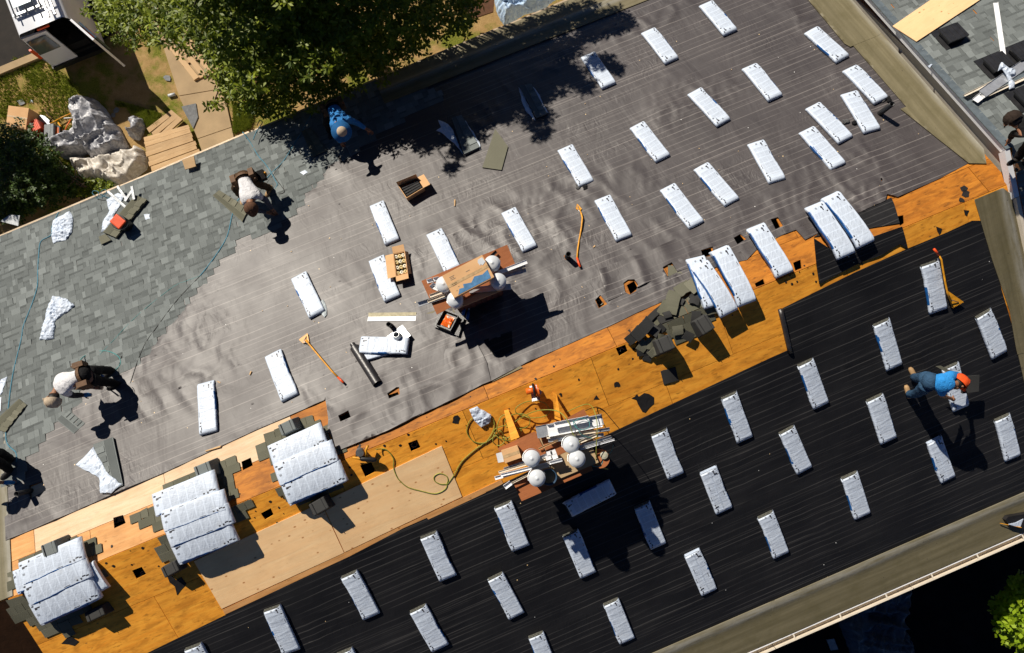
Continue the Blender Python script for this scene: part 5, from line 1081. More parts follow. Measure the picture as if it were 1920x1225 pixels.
spade([(1080, 392), (1083, 383), (1091, 392), (1087, 397)], [(1085, 391), (1090, 401), (1092, 409), (1090, 428), (1086, 450), (1083, 470), (1082, 484)], 'U', .06, 'bent bar roofing tool with orange shaft standing upright in the picture', [(1084, 491), (1088, 501)])
spade([(1785, 577), (1806, 566), (1776, 545), (1774, 550)], [(1784, 566), (1776, 548), (1772, 528), (1768, 505), (1765, 487), (1760, 479)], 'L', .14, 'roofing spade with wide toothed yellow head and red grip beside a bundle', [(1756, 473), (1751, 467)])
c = PV(238, 424, 'U', .02); f = Matrix.Translation(G(240, 424, c.z)); t = thing('bucket', 'black bucket with an orange seat lid beside the opened shingle bundle', 'bucket', f); m = MB(); m.lathe(f, [(.12, 0), (.15, .34), (.14, .34)], 22); m.build('body', black_p, t, True)
m = MB(); a = G(238, 413, c.z+.38)-G(240, 424, c.z); fl = f @ Matrix.Translation(Vector((a.x*0, a.y*0, .34))); g = frame(fl.translation, EV*.9+NV*.5, (0, 0, 1)); m.box(g, .22, .27, .04); o = m.build('seat_lid', red_m, t); md = o.modifiers.new('bevel', 'BEVEL'); md.width = .03; md.segments = 3
m = MB(); m.tube([f @ Vector((.15*math.cos(a), .15*math.sin(a), .25+.05*math.sin(a*.5))) for a in np.linspace(3.6, 6.2, 12)], .006, 6); m.build('handle', galv, t)
# ------------------------------------------------------------------ ropes and hoses
def smooth(pts, n=5):
    out = []; P_ = [pts[0]]+list(pts)+[pts[-1]]
    for i in range(1, len(P_)-2):
        for k in range(n):
            u = k/n; a, b, c, d = [np.array(p, float) for p in P_[i-1:i+3]]; out.append(.5*((2*b)+(-a+c)*u+(2*a-5*b+4*c-d)*u*u+(-a+3*b-3*c+d)*u**3))
    out.append(np.array(pts[-1], float)); return out
def rope(name, px, r, mat, label, side='U', cat='rope', h=.02):
    pts = smooth([(p+(h,)) if len(p) == 2 else p for p in px]); P3 = []
    for p in pts: s_ = side if side else side_of(p[0], p[1]); P3.append(PV(p[0], p[1], s_, float(p[2])))
    m = MB(); m.tube(P3, r, 6); return tag(m.build(name, mat, None, True), label, cat)
rope('safety_rope', [(110, 398), (98, 425), (96, 441), (77, 453), (73, 476), (71, 510), (70, 538), (60, 571), (44, 612), (40, 637), (24, 704), (15, 772), (11, 812), (15, 834), (30, 849), (31, 867)], .013, rope_blue, 'blue rope snaking down the new shingles at the left')
rope('safety_rope', [(452, 372), (445, 378), (435, 406), (425, 446), (400, 486), (375, 518)], .014, rope_blue, 'thick blue rope running down from the white-shirted worker')
rope('air_hose', [(375, 518), (332, 563), (295, 612), (275, 640), (260, 672), (245, 717), (239, 736)], .008, hose_black, 'thin black hose continuing to the shadow of the beige-capped worker', cat='hose')
rope('safety_rope', [(375, 518), (350, 527), (325, 538), (270, 581), (237, 612), (217, 634), (190, 662), (163, 692), (155, 698, .8)], .006, rope_teal, 'thin teal rope to the beige-capped worker')
rope('safety_rope', [(153, 698, .7), (147, 684, .3), (160, 667), (195, 658), (220, 667), (226, 682), (212, 697), (192, 704), (187, 712, .4)], .010, rope_teal, 'teal rope loop behind the beige-capped worker')
rope('air_hose', [(228, 668), (222, 690), (204, 700), (201, 712), (212, 719), (237, 719), (251, 730), (252, 742), (242, 749)], .008, hose_black, 'black hose loop right of the beige-capped worker', cat='hose')
rope('air_hose', [(224, 680), (223, 700), (227, 722)], .007, hose_black, 'short black hose end near the loop', cat='hose')
rope('safety_rope', [(455, 248, .1), (470, 268), (484, 292), (497, 307), (508, 323), (517, 340), (520, 346), (516, 354)], .011, rope_blue, 'blue rope from the eave to the white-shirted worker, upper one')
rope('air_hose', [(497, 307), (510, 325), (522, 342), (533, 357), (531, 362), (524, 364)], .009, hose_black, 'black hose bent beside the white-shirted worker', cat='hose')
rope('safety_rope', [(592, 203, .1), (580, 222), (567, 246), (549, 275), (531, 303), (509, 325), (492, 344)], .011, rope_blue, 'blue rope from the eave near the blue-hatted worker')
rope('air_hose', [(531, 303), (515, 325), (499, 345), (485, 362)], .008, hose_black, 'black hose parallel to the lower blue rope', cat='hose')
rope('safety_rope', [(178, 368, .1), (173, 362, .1), (176, 358, .1), (184, 360, .1), (184, 368, .1), (180, 372, .05), (191, 370, .1), (199, 363, .1), (198, 356, .1), (192, 357, .1), (190, 365, .05), (205, 372, .05), (212, 378)], .006, rope_blue, 'small blue rope coil on the eave above the orange bucket')
rope('safety_rope', [(475, 262, .15), (480, 249, .15), (487, 238, .15), (492, 230, .15), (487, 226, .15), (482, 236, .15)], .010, rope_blue, 'blue rope looped over the eave in front of the tree')
GH = [(705, 843, .08), (715, 842), (725, 844), (737, 859), (738, 877), (743, 892), (750, 902), (765, 914), (790, 921), (815, 926), (833, 919), (838, 909), (826, 908), (816, 903), (814, 894), (824, 888), (836, 892), (840, 900), (838, 909), (850, 893), (865, 867), (885, 848), (905, 833), (912, 829), (924, 810), (927, 795), (922, 783), (905, 776), (886, 784), (876, 800), (877, 815), (890, 829), (910, 830), (930, 816), (941, 806)]
rope('air_hose', GH, .009, hose_green, 'long green air hose from the nail gun to the coils by the lower chimney', None, 'hose')
rr = random.Random(8)
for k, (cx, cy, rx, ry, a0) in enumerate(((948, 800, 16, 22, 0), (952, 812, 25, 14, 1), (935, 822, 11, 14, 2), (972, 790, 24, 14, .5), (1000, 768, 32, 16, .3))):
    pts = [(cx+rx*math.cos(a0+a)*(1+.1*math.sin(3*a)), cy+ry*math.sin(a0+a), .03+.05*abs(math.sin(a*1.5))) for a in np.linspace(0, 5.6+.3*k, 12)]
    rope('air_hose', pts, .008, hose_green, ('small green hose coil left of the lower chimney', 'flat green hose coil left of the lower chimney', 'lowest small green hose loop by the brown board', 'green hose loop below the saw', 'wide green hose loop around the saw')[k], 'L', 'hose')
def hose3(pts, r, mat, lab):
    P3 = [G(*p) for p in [tuple(q) for q in smooth(pts)]]; m = MB(); m.tube(P3, r, 6); tag(m.build('air_hose', mat, None, True), lab, 'hose')
zz2 = Z2
hose3([(940, 808, zz2-.75), (980, 782, zz2-.5), (1010, 770, zz2-.1), (1045, 771, zz2+.1), (1065, 790, zz2+.25), (1075, 815, zz2+.2), (1088, 830, zz2+.2)], .008, hose_green, 'green hose rising onto the lower chimney pile')
hose3([(1140, 880, zz2-.4), (1120, 872, zz2-.1), (1118, 840, zz2+.1), (1120, 800, zz2+.2), (1114, 770, zz2+.1), (1100, 758, zz2-.3), (1064, 772, zz2-.3)], .007, hose_green, 'green hose hanging over the right end of the white trim')
hose3([(1078, 790, zz2+.25), (1090, 784, zz2+.26), (1104, 790, zz2+.25), (1104, 802, zz2+.25), (1090, 806, zz2+.25), (1078, 800, zz2+.25), (1076, 790, zz2+.25), (1090, 815, zz2+.2), (1110, 822, zz2+.1), (1125, 828, zz2)], .007, rope_teal, 'teal hose coil on the white trim')
hose3([(1150, 835, zz2-.3), (1144, 850, zz2-.3), (1130, 848, zz2-.2), (1118, 845, zz2-.1), (1108, 870, zz2-.1), (1122, 875, zz2-.1), (1130, 866, zz2-.1), (1126, 852, zz2-.1)], .006, rope_teal, 'teal hose loop around the brown coil board')
rope('air_hose', [(1098, 770, .5), (1115, 764, .05), (1130, 768), (1145, 785), (1160, 803), (1185, 836), (1205, 860)], .007, hose_black, 'thin black hose from the lower chimney down over the black felt', 'L', 'hose')
# ------------------------------------------------------------------ people
def skin_mesh(pts, edges, root, sub=2):
    me = bpy.data.meshes.new('tmp'); keys = list(pts); me.from_pydata([tuple(pts[k][0]) for k in keys], [(keys.index(a), keys.index(b)) for a, b in edges], []); o = bpy.data.objects.new('tmp', me); col.objects.link(o)
    md = o.modifiers.new('s', 'SKIN'); md.use_smooth_shade = True
    for k, sv in zip(keys, me.skin_vertices[0].data):
        r = pts[k][1]; sv.radius = r if hasattr(r, '__len__') else (r, r); sv.use_root = (k == root)
    o.modifiers.new('b', 'SUBSURF').levels = sub; bpy.context.view_layer.update()
    ev = o.evaluated_get(bpy.context.evaluated_depsgraph_get()); m2 = ev.to_mesh(); vs = [v.co.copy() for v in m2.vertices]; fs = [tuple(p.vertices) for p in m2.polygons]; ev.to_mesh_clear(); bpy.data.objects.remove(o); return vs, fs
def person(J, label, cols, hat, belt=True, sleeves=True, SC=1.18):
    """J: joints -> world points: pelvis, chest, neck, head, face(dir), shL,elL,haL,shR,elR,haR, hipL,knL,ftL,toeL,hipR..."""
    t = thing('person', label, 'person', Matrix.Translation((J['ftL']+J['ftR'])/2))
    p = {'pelvis': (J['pelvis'], (.12, .11)), 'belly': (J['pelvis']*.5+J['chest']*.5, (.115, .10)), 'chest': (J['chest'], (.125, .105)), 'neck': (J['neck'], .055), 'head': (J['head'], .085)}
    ed = [('pelvis', 'belly'), ('belly', 'chest'), ('chest', 'neck'), ('neck', 'head')]
    for s_ in 'LR':
        p['sh'+s_] = (J['sh'+s_], .06); p['el'+s_] = (J['el'+s_], .042); p['ha'+s_] = (J['ha'+s_], .03); p['hip'+s_] = (J['hip'+s_], .095); p['kn'+s_] = (J['kn'+s_], .06); p['ft'+s_] = (J['ft'+s_]+Vector((0, 0, .05)), .045)
        ed += [('chest', 'sh'+s_), ('sh'+s_, 'el'+s_), ('el'+s_, 'ha'+s_), ('pelvis', 'hip'+s_), ('hip'+s_, 'kn'+s_), ('kn'+s_, 'ft'+s_)]
    vs, fs = skin_mesh(p, ed, 'pelvis'); m = MB(); m.add(vs, fs)
    fd = (J['face']-J['head']).normalized(); hu = (J['head']-J['neck']); hu = (hu-fd*hu.dot(fd)).normalized(); hs = fd.cross(hu)
    H = J['head']; m.lathe(Matrix.Translation(H) @ Matrix(((hs.x, fd.x, hu.x), (hs.y, fd.y, hu.y), (hs.z, fd.z, hu.z))).to_4x4(), [(.03, -.11), (.065, -.08), (.082, -.02), (.088, .04), (.07, .09), (.02, .115)], 16)
    m.tube([H+fd*.08+hu*.02, H+fd*.108-hu*.02, H+fd*.085-hu*.035], [.008, .017, .012], 8)
    for q in (-1, 1): m.tube([H+hs*q*.08+hu*.01, H+hs*q*.097-hu*.01], [.018, .024], 8)
    for s_ in 'LR':
        h = J['ha'+s_]; d = (h-J['el'+s_]).normalized(); sdv = d.cross(Vector((0, 0, 1))).normalized(); dn2 = Vector((0, 0, -1))
        m.tube([h-d*.02, h+d*.04, h+d*.085], [.028, .038, .032], 10)
        for k in range(4): L = (.07, .08, .075, .06)[k]; b = h+d*.08+sdv*(-.027+.018*k); m.tube([b, b+d*L*.5, b+d*L*.8+dn2*.02, b+d*L*.75+dn2*.045], [.0095, .009, .0085, .007], 7)
        b = h+d*.02+sdv*(.034 if s_ == 'L' else -.034); o_ = sdv*(.03 if s_ == 'L' else -.03); m.tube([b, b+o_*.8+d*.03, b+o_+d*.06+dn2*.01], [.013, .012, .009], 7)
    body = m.build('body', skin_m, t, True)
    m = MB()
    for q in (-1, 1): m.lathe(Matrix.Translation(H+fd*.079+hs*q*.03+hu*.02), [(.001, -.009), (.009, 0), (.001, .009)], 8)
    m.build('eyes', hair_m, body); m = MB(); m.tube([H+fd*.08-hs*.025-hu*.055, H+fd*.086-hu*.058, H+fd*.08+hs*.025-hu*.055], .006, 6); m.build('mouth', plain('lips', (.25, .08, .06)), body)
    m = MB(); m.lathe(Matrix.Translation(H) @ Matrix(((hs.x, fd.x, hu.x), (hs.y, fd.y, hu.y), (hs.z, fd.z, hu.z))).to_4x4() @ Matrix.Translation((0, -.012, .012)), [(.078, -.07), (.09, -.02), (.094, .04), (.075, .1), (.02, .124)], 16); m.build('hair', hair_m, body, True)
    # clothes follow the same joints, a little wider
    up = ['pelvis', 'belly', 'chest']; q = {k: (p[k][0], tuple(x*1.22 for x in p[k][1])) for k in up}; nk = p['chest'][0]*.25+p['neck'][0]*.75; q['nk'] = (nk, .09)
    q['hem'] = (J['pelvis']+(J['pelvis']-J['chest']).normalized()*.03, (.15, .14)); e2 = [('hem', 'pelvis'), ('pelvis', 'belly'), ('belly', 'chest'), ('chest', 'nk')]
    for s_ in 'LR': q['sh'+s_] = (J['sh'+s_], .092); q['ar'+s_] = (J['sh'+s_]*.35+J['el'+s_]*.65, .07); e2 += [('chest', 'sh'+s_), ('sh'+s_, 'ar'+s_)]
    vs, fs = skin_mesh(q, e2, 'chest'); sd = random.random()*9; vs = [v+Vector((mn.noise(v*9+Vector((sd, 0, 0))), mn.noise(v*9+Vector((0, sd, 0))), mn.noise(v*8)))*.014 for v in vs]
    m = MB(); m.add(vs, fs); m.build('shirt', cols['shirt'], body, True)
    if cols.get('sleeve'):
        for s_ in 'LR':
            vs, fs = skin_mesh({'a': (J['sh'+s_]*.6+J['el'+s_]*.4, .068), 'b': (J['el'+s_], .062), 'c': (J['ha'+s_]*.9+J['el'+s_]*.1, .045)}, [('a', 'b'), ('b', 'c')], 'a'); m = MB(); m.add([v+Vector((mn.noise(v*14), mn.noise(v*13), 0))*.008 for v in vs], fs); m.build('sleeve', cols['sleeve'], body, True)
    m = MB(); jv = lambda v, k: v+Vector((mn.noise(v*11), mn.noise(v*12+Vector((k, 0, 0))), 0))*.02
    for s_ in 'LR':
        a, b, c = J['hip'+s_], J['kn'+s_], J['ft'+s_]*.9+J['kn'+s_]*.1+Vector((0, 0, .03)); a = a*.75+J['pelvis']*.25; P_ = []; R_ = []
        for k in range(7): u = k/6; P_.append(jv(a.lerp(b, u), k)); R_.append(.128-.045*u+.006*math.sin(k*2.3))
        for k in range(1, 7): u = k/6; P_.append(jv(b.lerp(c, u), k+3)); R_.append(.083-.012*u+.005*math.sin(k*2.9))
        m.tube(P_, R_, 14)
    pd = (J['chest']-J['pelvis']).normalized(); m.tube([J['pelvis']-pd*.10, J['pelvis']-pd*.05, J['pelvis']+pd*.03, J['pelvis']+pd*.10], [.08, .14, .155, .145], 16); m.build('trousers', cols['pants'], body, True)
    for s_ in 'LR':
        a, b = J['ft'+s_], J['toe'+s_]; d = (b-a); d.normalize(); m = MB(); m.tube([a-d*.06+Vector((0, 0, .045)), a+Vector((0, 0, .055)), a+d*.10+Vector((0, 0, .045)), a+d*.17+Vector((0, 0, .035)), a+d*.21+Vector((0, 0, .03))], [.035, .052, .047, .045, .025], 12); m.tube([a+Vector((0, 0, .05)), a*.9+J['kn'+s_]*.1+Vector((0, 0, .07))], [.05, .052], 12); m.build('boot', cols['boot'], body, True)
    if cols.get('glove'):
        s_ = cols['gs']; h = J['ha'+s_]; d = (h-J['el'+s_]).normalized(); m = MB(); m.tube([h-d*.03, h+d*.04, h+d*.1, h+d*.15], [.036, .045, .04, .02], 10); m.build('glove', cols['glove'], body, True)
    if belt:
        a = J['pelvis']; ax = (J['chest']-a).normalized(); m = MB(); f = frame(a+ax*.05, (J['hipL']-J['hipR']), ax); prof = [(1, -.025), (1.02, 0), (1, .025)]
        vs = [f @ Vector((.18*math.cos(u), .17*math.sin(u), z*1.)) for _, z in prof for u in np.linspace(0, 2*math.pi, 24, endpoint=False)]; m.add(vs, [(i*24+k, i*24+(k+1) % 24, (i+1)*24+(k+1) % 24, (i+1)*24+k) for i in range(2) for k in range(24)])
        for s_ in (-1, 1): g_ = f @ Matrix.Translation((.19*s_, .02, -.1)); m.box(g_, .10, .20, .18); m.box(g_ @ Matrix.Translation((.03*s_, .02, .16)), .02, .02, .08)
        m.build('tool_belt', leather, body)
    fr = Matrix.Translation(H+hu*.0) @ Matrix.Scale(1.0 if hat == 'brim' else 1.3, 4) @ Matrix(((hs.x, fd.x, hu.x), (hs.y, fd.y, hu.y), (hs.z, fd.z, hu.z))).to_4x4(); m = MB(); c = MB()
    if hat == 'brim':
        m.lathe(fr @ Matrix.Translation((0, 0, .05)), [(.205, -.01), (.2, .005), (.11, .012), (.1, .03)], 30, cap=False); m.lathe(fr @ Matrix.Translation((0, 0, .05)), [(.1, .0), (.208, -.014)], 30, cap=False); m.build('hat_brim', cols['hat'], body, True)
        c.lathe(fr @ Matrix.Translation((0, 0, .05)), [(.104, .0), (.1, .05), (.075, .09), (.03, .105), (.001, .108)], 24, cap=False); c.build('hat_crown', cols['hat2'], body, True)
    else:
        c.lathe(fr @ Matrix.Translation((0, -.005, .03)), [(.102, -.01), (.105, .02), (.098, .06), (.07, .095), (.03, .11), (.001, .113)], 26, cap=False)
        for a in np.linspace(0, math.pi, 3, endpoint=False): c.tube([fr @ Vector((math.cos(a)*r, math.sin(a)*r-.005, z+.031)) for r, z in ((.104, .02), (.097, .062), (.07, .097), (.0, .114), (-.07, .097), (-.097, .062), (-.104, .02))], .003, 5)
        c.lathe(fr @ Matrix.Translation((0, -.005, .14)), [(.012, 0), (.01, .006), (.001, .008)], 8); c.build('cap', cols['hat'], body, True)
        vs = []; n = 10
        for i in range(n+1):
            a = math.pi*(.12+.76*i/n); x, y = math.cos(a), math.sin(a)
            vs += [fr @ Vector((x*.1, y*.1-.005, .03)), fr @ Vector((x*.1, y*.175, .026-.02*abs(x)))]
        k = len(vs); vs += [v-hu*.006 for v in vs]; b = MB(); b.add(vs, [(2*i, 2*i+1, 2*i+3, 2*i+2) for i in range(n)]+[(k+2*i+2, k+2*i+3, k+2*i+1, k+2*i) for i in range(n)]+[(2*i+1, k+2*i+1, k+2*i+3, 2*i+3) for i in range(n)]); b.build('cap_visor', cols['hat'], body, True)
    return t
def pose(side, **k):
    J = {n: PV(v[0], v[1], side, v[2]) for n, v in k.items()}
    return J
# shadow-side worker in the beige cap
J = pose('U', pelvis=(160, 703, .88), chest=(118, 718, .92), neck=(105, 733, .92), head=(100, 746, .90), face=(84, 752, .80), shR=(112, 709-3, .88), elR=(125, 725, .62), haR=(176, 727, .50), shL=(121, 734, .86), elL=(136, 742, .60), haL=(158, 741, .35), hipR=(167, 697, .84), hipL=(168, 712, .82), knR=(188, 694, .45), knL=(194, 716, .45), ftR=(212, 696, .0), ftL=(222, 720, .0), toeR=(196, 708, .0), toeL=(204, 730, .0))
person(J, 'roofer in beige cap and white shirt bending over with a nail gun', dict(shirt=shirt_white, sleeve=shirt_grey, pants=black_cloth, boot=boot_black, hat=cap_beige, glove=glove_blue, gs='L'), 'cap')
f = frame(PV(187, 712, 'U', .5), PV(193, 703, 'U', .5)-PV(180, 722, 'U', .45), (0, 0, 1)); t = thing('nail_gun', 'blue and yellow nail gun in the hand of the worker in the beige cap', 'nail gun', f); m = MB(); m.tube([f @ Vector((-.12, 0, 0)), f @ Vector((.1, 0, 0))], .028, 10); m.build('body', blue_m, t, True); m = MB(); m.tube([f @ Vector((-.12, 0, 0)), f @ Vector((-.2, 0, -.02))], [.025, .018], 10); m.tube([f @ Vector((0, 0, -.03)), f @ Vector((0, 0, -.1))], .03, 10); m.build('magazine', yellow_m, t, True)
# worker in white shirt near the eave
J = pose('U', pelvis=(457, 332, .78), chest=(467, 367, .78), neck=(470, 379, .76), head=(471, 388, .72), face=(473, 398, .60), shL=(484, 366, .72), elL=(499, 376, .5), haL=(512, 394, .2), shR=(458, 377, .70), elR=(470, 392, .48), haR=(503, 399, .18), hipL=(467, 330, .76), hipR=(446, 336, .76), knL=(486, 345, .42), knR=(441, 353, .42), ftL=(508, 355, .0), ftR=(457, 372, .0), toeL=(500, 370, .0), toeR=(455, 390, .0))
person(J, 'roofer in white shirt and brown cap bending double on the new shingles above the felt', dict(shirt=shirt_white, sleeve=grey_jeans, pants=brown_cloth, boot=boot_m, hat=cap_brown), 'cap')
f = frame(PV(490, 330, 'U', .65), EV, NV); t = thing('tool_pouch', 'black tool pouch with yellow handled tool at the hip of the white-shirted worker', 'tool pouch', f); m = MB(); m.box(f, .16, .12, .2, z0=-.1); m.build('pouch', black_cloth, t); m = MB(); m.tube([f @ Vector((.06, .1, 0)), f @ Vector((.1, .02, .02)), f @ Vector((.11, -.08, .0))], .02, 8); m.build('handle', yellow_m, t, True)
# worker in the blue wide-brimmed hat
J = pose('U', pelvis=(624, 200, .80), chest=(634, 226, .85), neck=(638, 238, .86), head=(640, 247, .88), face=(641, 262, .78), shL=(651, 224, .80), elL=(668, 230, .55), haL=(688, 243, .35), shR=(626, 236, .80), elR=(632, 256, .5), haR=(640, 268, .25), hipL=(634, 197, .78), hipR=(616, 204, .78), knL=(638, 215, .4), knR=(614, 232, .42), ftL=(650, 230, .0), ftR=(620, 248, .0), toeL=(656, 245, 0), toeR=(620, 262, 0))
person(J, 'roofer in blue shirt and wide-brimmed blue hat bending at the eave in tree shade', dict(shirt=shirt_blue, pants=black_cloth, boot=boot_black, hat=hat_blue, hat2=cap_beige, sleeve=shirt_blue), 'brim')
# worker in the orange cap on the black felt
J = pose('L', pelvis=(1742, 715, .95), chest=(1771, 718, 1.12), neck=(1785, 719, 1.10), head=(1796, 720, 1.06), face=(1802, 735, .98), shR=(1767, 733, 1.02), elR=(1763, 741, .78), haR=(1785, 748, .5), shL=(1783, 703, 1.02), elL=(1800, 706, .8), haL=(1806, 722, .5), hipR=(1738, 723, .88), hipL=(1738, 708, .88), knR=(1722, 736, .46), knL=(1722, 710, .46), ftR=(1701, 741, .0), ftL=(1712, 707, .0), toeR=(1698, 728, .0), toeL=(1708, 698, .0))
person(J, 'roofer in orange cap, bright blue shirt and jeans bending over an opened bundle', dict(shirt=shirt_bright, pants=jeans, boot=boot_m, hat=cap_orange), 'cap', belt=False)
f = frame(PV(1818, 720, 'L', .35), PV(1830, 719, 'L', .35)-PV(1805, 721, 'L', .35), nrm('L')); m = MB(); 
for k in range(3): m.box(f @ Matrix.Translation((0, 0, k*.012)) @ Matrix.Rotation(k*.03, 4, 'Z'), .33, .32, .008)
tag(m.build('shingle_piece', shingle_dark), 'dark brown shingles held out right of the orange cap', 'shingles')
for k, px in enumerate(([(1754, 687), (1764, 686), (1790, 700), (1782, 703)], [(1766, 689), (1775, 692), (1808, 702), (1800, 706)])):
    m = MB(); m.prism([PV(x, y, 'L', .55) for x, y in px], nrm('L'), .01); tag(m.build('shingle_piece', shingle_olive), ('long pale shingle strip behind the orange-capped worker', 'second pale shingle strip nearer the opened bundle')[k], 'shingles')
# worker mostly outside the left edge, and one at the right edge
J = pose('U', pelvis=(-30, 852, .85), chest=(-70, 872, 1.0), neck=(-82, 880, 1.02), head=(-90, 886, 1.0), face=(-98, 892, .9), shL=(-62, 890, .95), elL=(-30, 905, .6), haL=(10, 905, .3), shR=(-72, 860, .95), elR=(-40, 862, .6), haR=(0, 860, .3), hipL=(-24, 862, .8), hipR=(-24, 846, .8), knL=(0, 868, .42), knR=(0, 850, .42), ftL=(22, 882, 0), ftR=(24, 862, 0), toeL=(12, 892, 0), toeR=(14, 872, 0))
person(J, 'roofer in black clothes mostly cut off by the left edge of the photo', dict(shirt=black_cloth, pants=black_cloth, boot=boot_black, hat=cap_brown, glove=glove_blue, gs='L'), 'cap')
def poseN(**k): return {n: onN(v[0], v[1], v[2]) for n, v in k.items()}
J = poseN(pelvis=(1945, 243, .9), chest=(1918, 236, 1.0), neck=(1908, 232, 1.0), head=(1903, 228, 1.0), face=(1896, 232, .9), shL=(1918, 252, .95), elL=(1900, 250, .7), haL=(1893, 262, .5), shR=(1918, 226, .95), elR=(1902, 222, .7), haR=(1892, 229, .5), hipL=(1948, 250, .85), hipR=(1948, 236, .85), knL=(1930, 268, .45), knR=(1935, 290, .45), ftL=(1905, 300, .0), ftR=(1920, 312, .0), toeL=(1898, 304, 0), toeR=(1908, 318, 0))
person(J, 'roofer in dark brown clothes on the neighbouring roof, cut off by the right edge', dict(shirt=black_cloth, sleeve=black_cloth, pants=black_cloth, boot=boot_black, hat=cloth('dark_cap', (.03, .02, .015))), 'cap')
# ------------------------------------------------------------------ things on the neighbouring roof
ps = [onN(x, y, .03) for x, y in ((1673, 50), (1718, 79), (1838, 0), (1878, -30), (1790, -40))]; m = MB(); m.prism([ps[0], ps[1], ps[2], onN(1850, -8, .03), onN(1795, -34, .03)], nrm('U'), .014, 0, .5, [(0, 0), (0, .6), (1.5, .8), (1.7, .6), (1.5, 0)]); tag(m.build('plywood_sheet', ply_pink), 'peach plywood sheet lying on the neighbouring shingle roof', 'plywood')
a, b = onN(1866, 6, .03), onN(1883, 121, .03); m = MB(); f = frame((a+b)/2, b-a, nrm('U')); t = thing('metal_strip', 'straight white metal strip on the neighbouring roof', 'metal strip', f); m.box(f, (b-a).length, .075, .004); m.build('web', white_metal, t); m = MB(); m.box(f @ Matrix.Translation((0, .036, 0)), (b-a).length, .004, .03); m.build('flange', white_metal, t)
for k, (x0, y0, x1, y1, wd, mt, lb) in enumerate(((1808, 180, 1915, 128, .04, cream_metal, 'thin cream strip at the top of the tied bundle of strips'), (1812, 183, 1918, 136, .03, black_p, 'thin dark strip in the tied bundle of strips'), (1842, 176, 1925, 118, .18, alum, 'widest grey trim in the tied bundle of strips'), (1840, 182, 1925, 138, .10, grey_metal, 'lower grey trim in the tied bundle of strips'), (1828, 190, 1850, 172, .12, white_metal, 'white open end of the tied bundle of strips'), (1850, 180, 1925, 146, .05, cream_metal, 'lowest cream strip in the tied bundle of strips'))):
    a, b = onN(x0, y0, .08+.02*(k == 2)), onN(x1, y1, .08+.02*(k == 2)); f = frame((a+b)/2, b-a, nrm('U')); t = thing('metal_strip', lb, 'metal strip', f, 'strips tied with a white rag on the neighbouring roof'); m = MB(); m.box(f, (b-a).length, wd, .004); m.build('web', mt, t); m = MB(); m.box(f @ Matrix.Translation((0, wd/2, -.03)), (b-a).length, .004, .05); m.build('flange', mt, t)
def onNf(x, y, h): return onN(x, y, h)
crumple([(1868, 126), (1872, 122), (1888, 130), (1902, 132), (1903, 140), (1893, 142), (1905, 152), (1908, 162), (1900, 164), (1893, 152), (1886, 142), (1876, 132), (1869, 136)], 'U', .14, .07, wrap_blank, 'rag', 41, None, 'white rag tied round the metal strips on the neighbouring roof', 'rag', onfn=onNf)
crumple([(1738, 124), (1745, 120), (1748, 122), (1742, 127)], 'U', .03, .03, wrap_blank, 'paper_scrap', 42, None, 'small white scrap on the edge of the neighbouring roof', 'scrap', onfn=onNf)
for x, y, lb, s_ in ((1912, 312, 'wooden block by the worker at the right edge', .16),): f = frame(onN(x, y, .05), EV, (0, 0, 1)); m = MB(); m.box(f, s_, s_*.8, .08); m.box(f @ Matrix.Translation((.05, .05, .08)), s_*.5, s_*.5, .03); tag(m.build('wood_block', wood_plank), lb, 'wood block')
# dark bundle corner at the bottom right eave
t = thing('felt_bundle', 'black felt bundle with white and yellow edge overhanging the eave at right', 'felt bundle', Matrix.Translation(PV(1900, 975, 'L', 0))); m = MB(); m.prism([PV(x, y, 'L', .03) for x, y in ((1879, 972), (1884, 966), (1930, 958), (1940, 985), (1912, 989), (1890, 984))], nrm('L'), .08); m.build('felt', felt_scrap, t)
m = MB(); m.prism([PV(x, y, 'L', .115) for x, y in ((1890, 983), (1904, 980), (1918, 973), (1912, 989))], nrm('L'), .01); m.build('wrap', wrap_blank, t); m = MB(); m.bar(PV(1878, 982, 'L', .1), PV(1912, 988.5, 'L', .1), .012, .012); m.build('edge_strip', yellow_m, t)
# ------------------------------------------------------------------ yard
def ycarton(px, h, label, mat=card_m): return carton(px, 0., h, label, mat)
ycarton([(16, 198), (54, 203), (48, 243), (11, 236)], .5, 'large plain cardboard box on the lawn beside the tools')
c = G(66, 238, .3); f = frame(c-Vector((0, 0, .3)), G(80, 232, .3)-G(56, 244, .3)*1, (0, 0, 1)); t = thing('plastic_crate', 'ribbed red-orange plastic container next to the cardboard box in the yard', 'container', f); m = MB(); m.box(f, .34, .30, .36); m.build('body', red_m, t); m = MB()
for k in range(7): m.box(f @ Matrix.Translation((-.15+k*.05, 0, 0)), .018, .33, .375)
m.build('rib', red_m, t)
ps = [(83, 234), (100, 232), (99, 274), (82, 272)]; tp = [G(x, y, .3) for x, y in ps]; t = thing('tool_case', 'grey plastic tool case standing on the lawn', 'tool case', Matrix.Translation(tp[0])); m = MB(); m.prism([p-Vector((0, 0, .3)) for p in tp], (0, 0, 1), .3); m.build('case', plain('grey_case', (.16, .18, .19), .5), t); m = MB(); a = lerp2(tp, .6, .0); b = lerp2(tp, .6, 1); m.bar(a, b, .02, .02); m.build('rib', plain('light_case', (.3, .33, .34), .5), t); m = MB(); a = lerp2(tp, .3, .4)+Vector((0, 0, .01)); b = lerp2(tp, .3, .6)+Vector((0, 0, .01)); m.bar(a, b, .03, .03); m.build('handle', black_p, t)
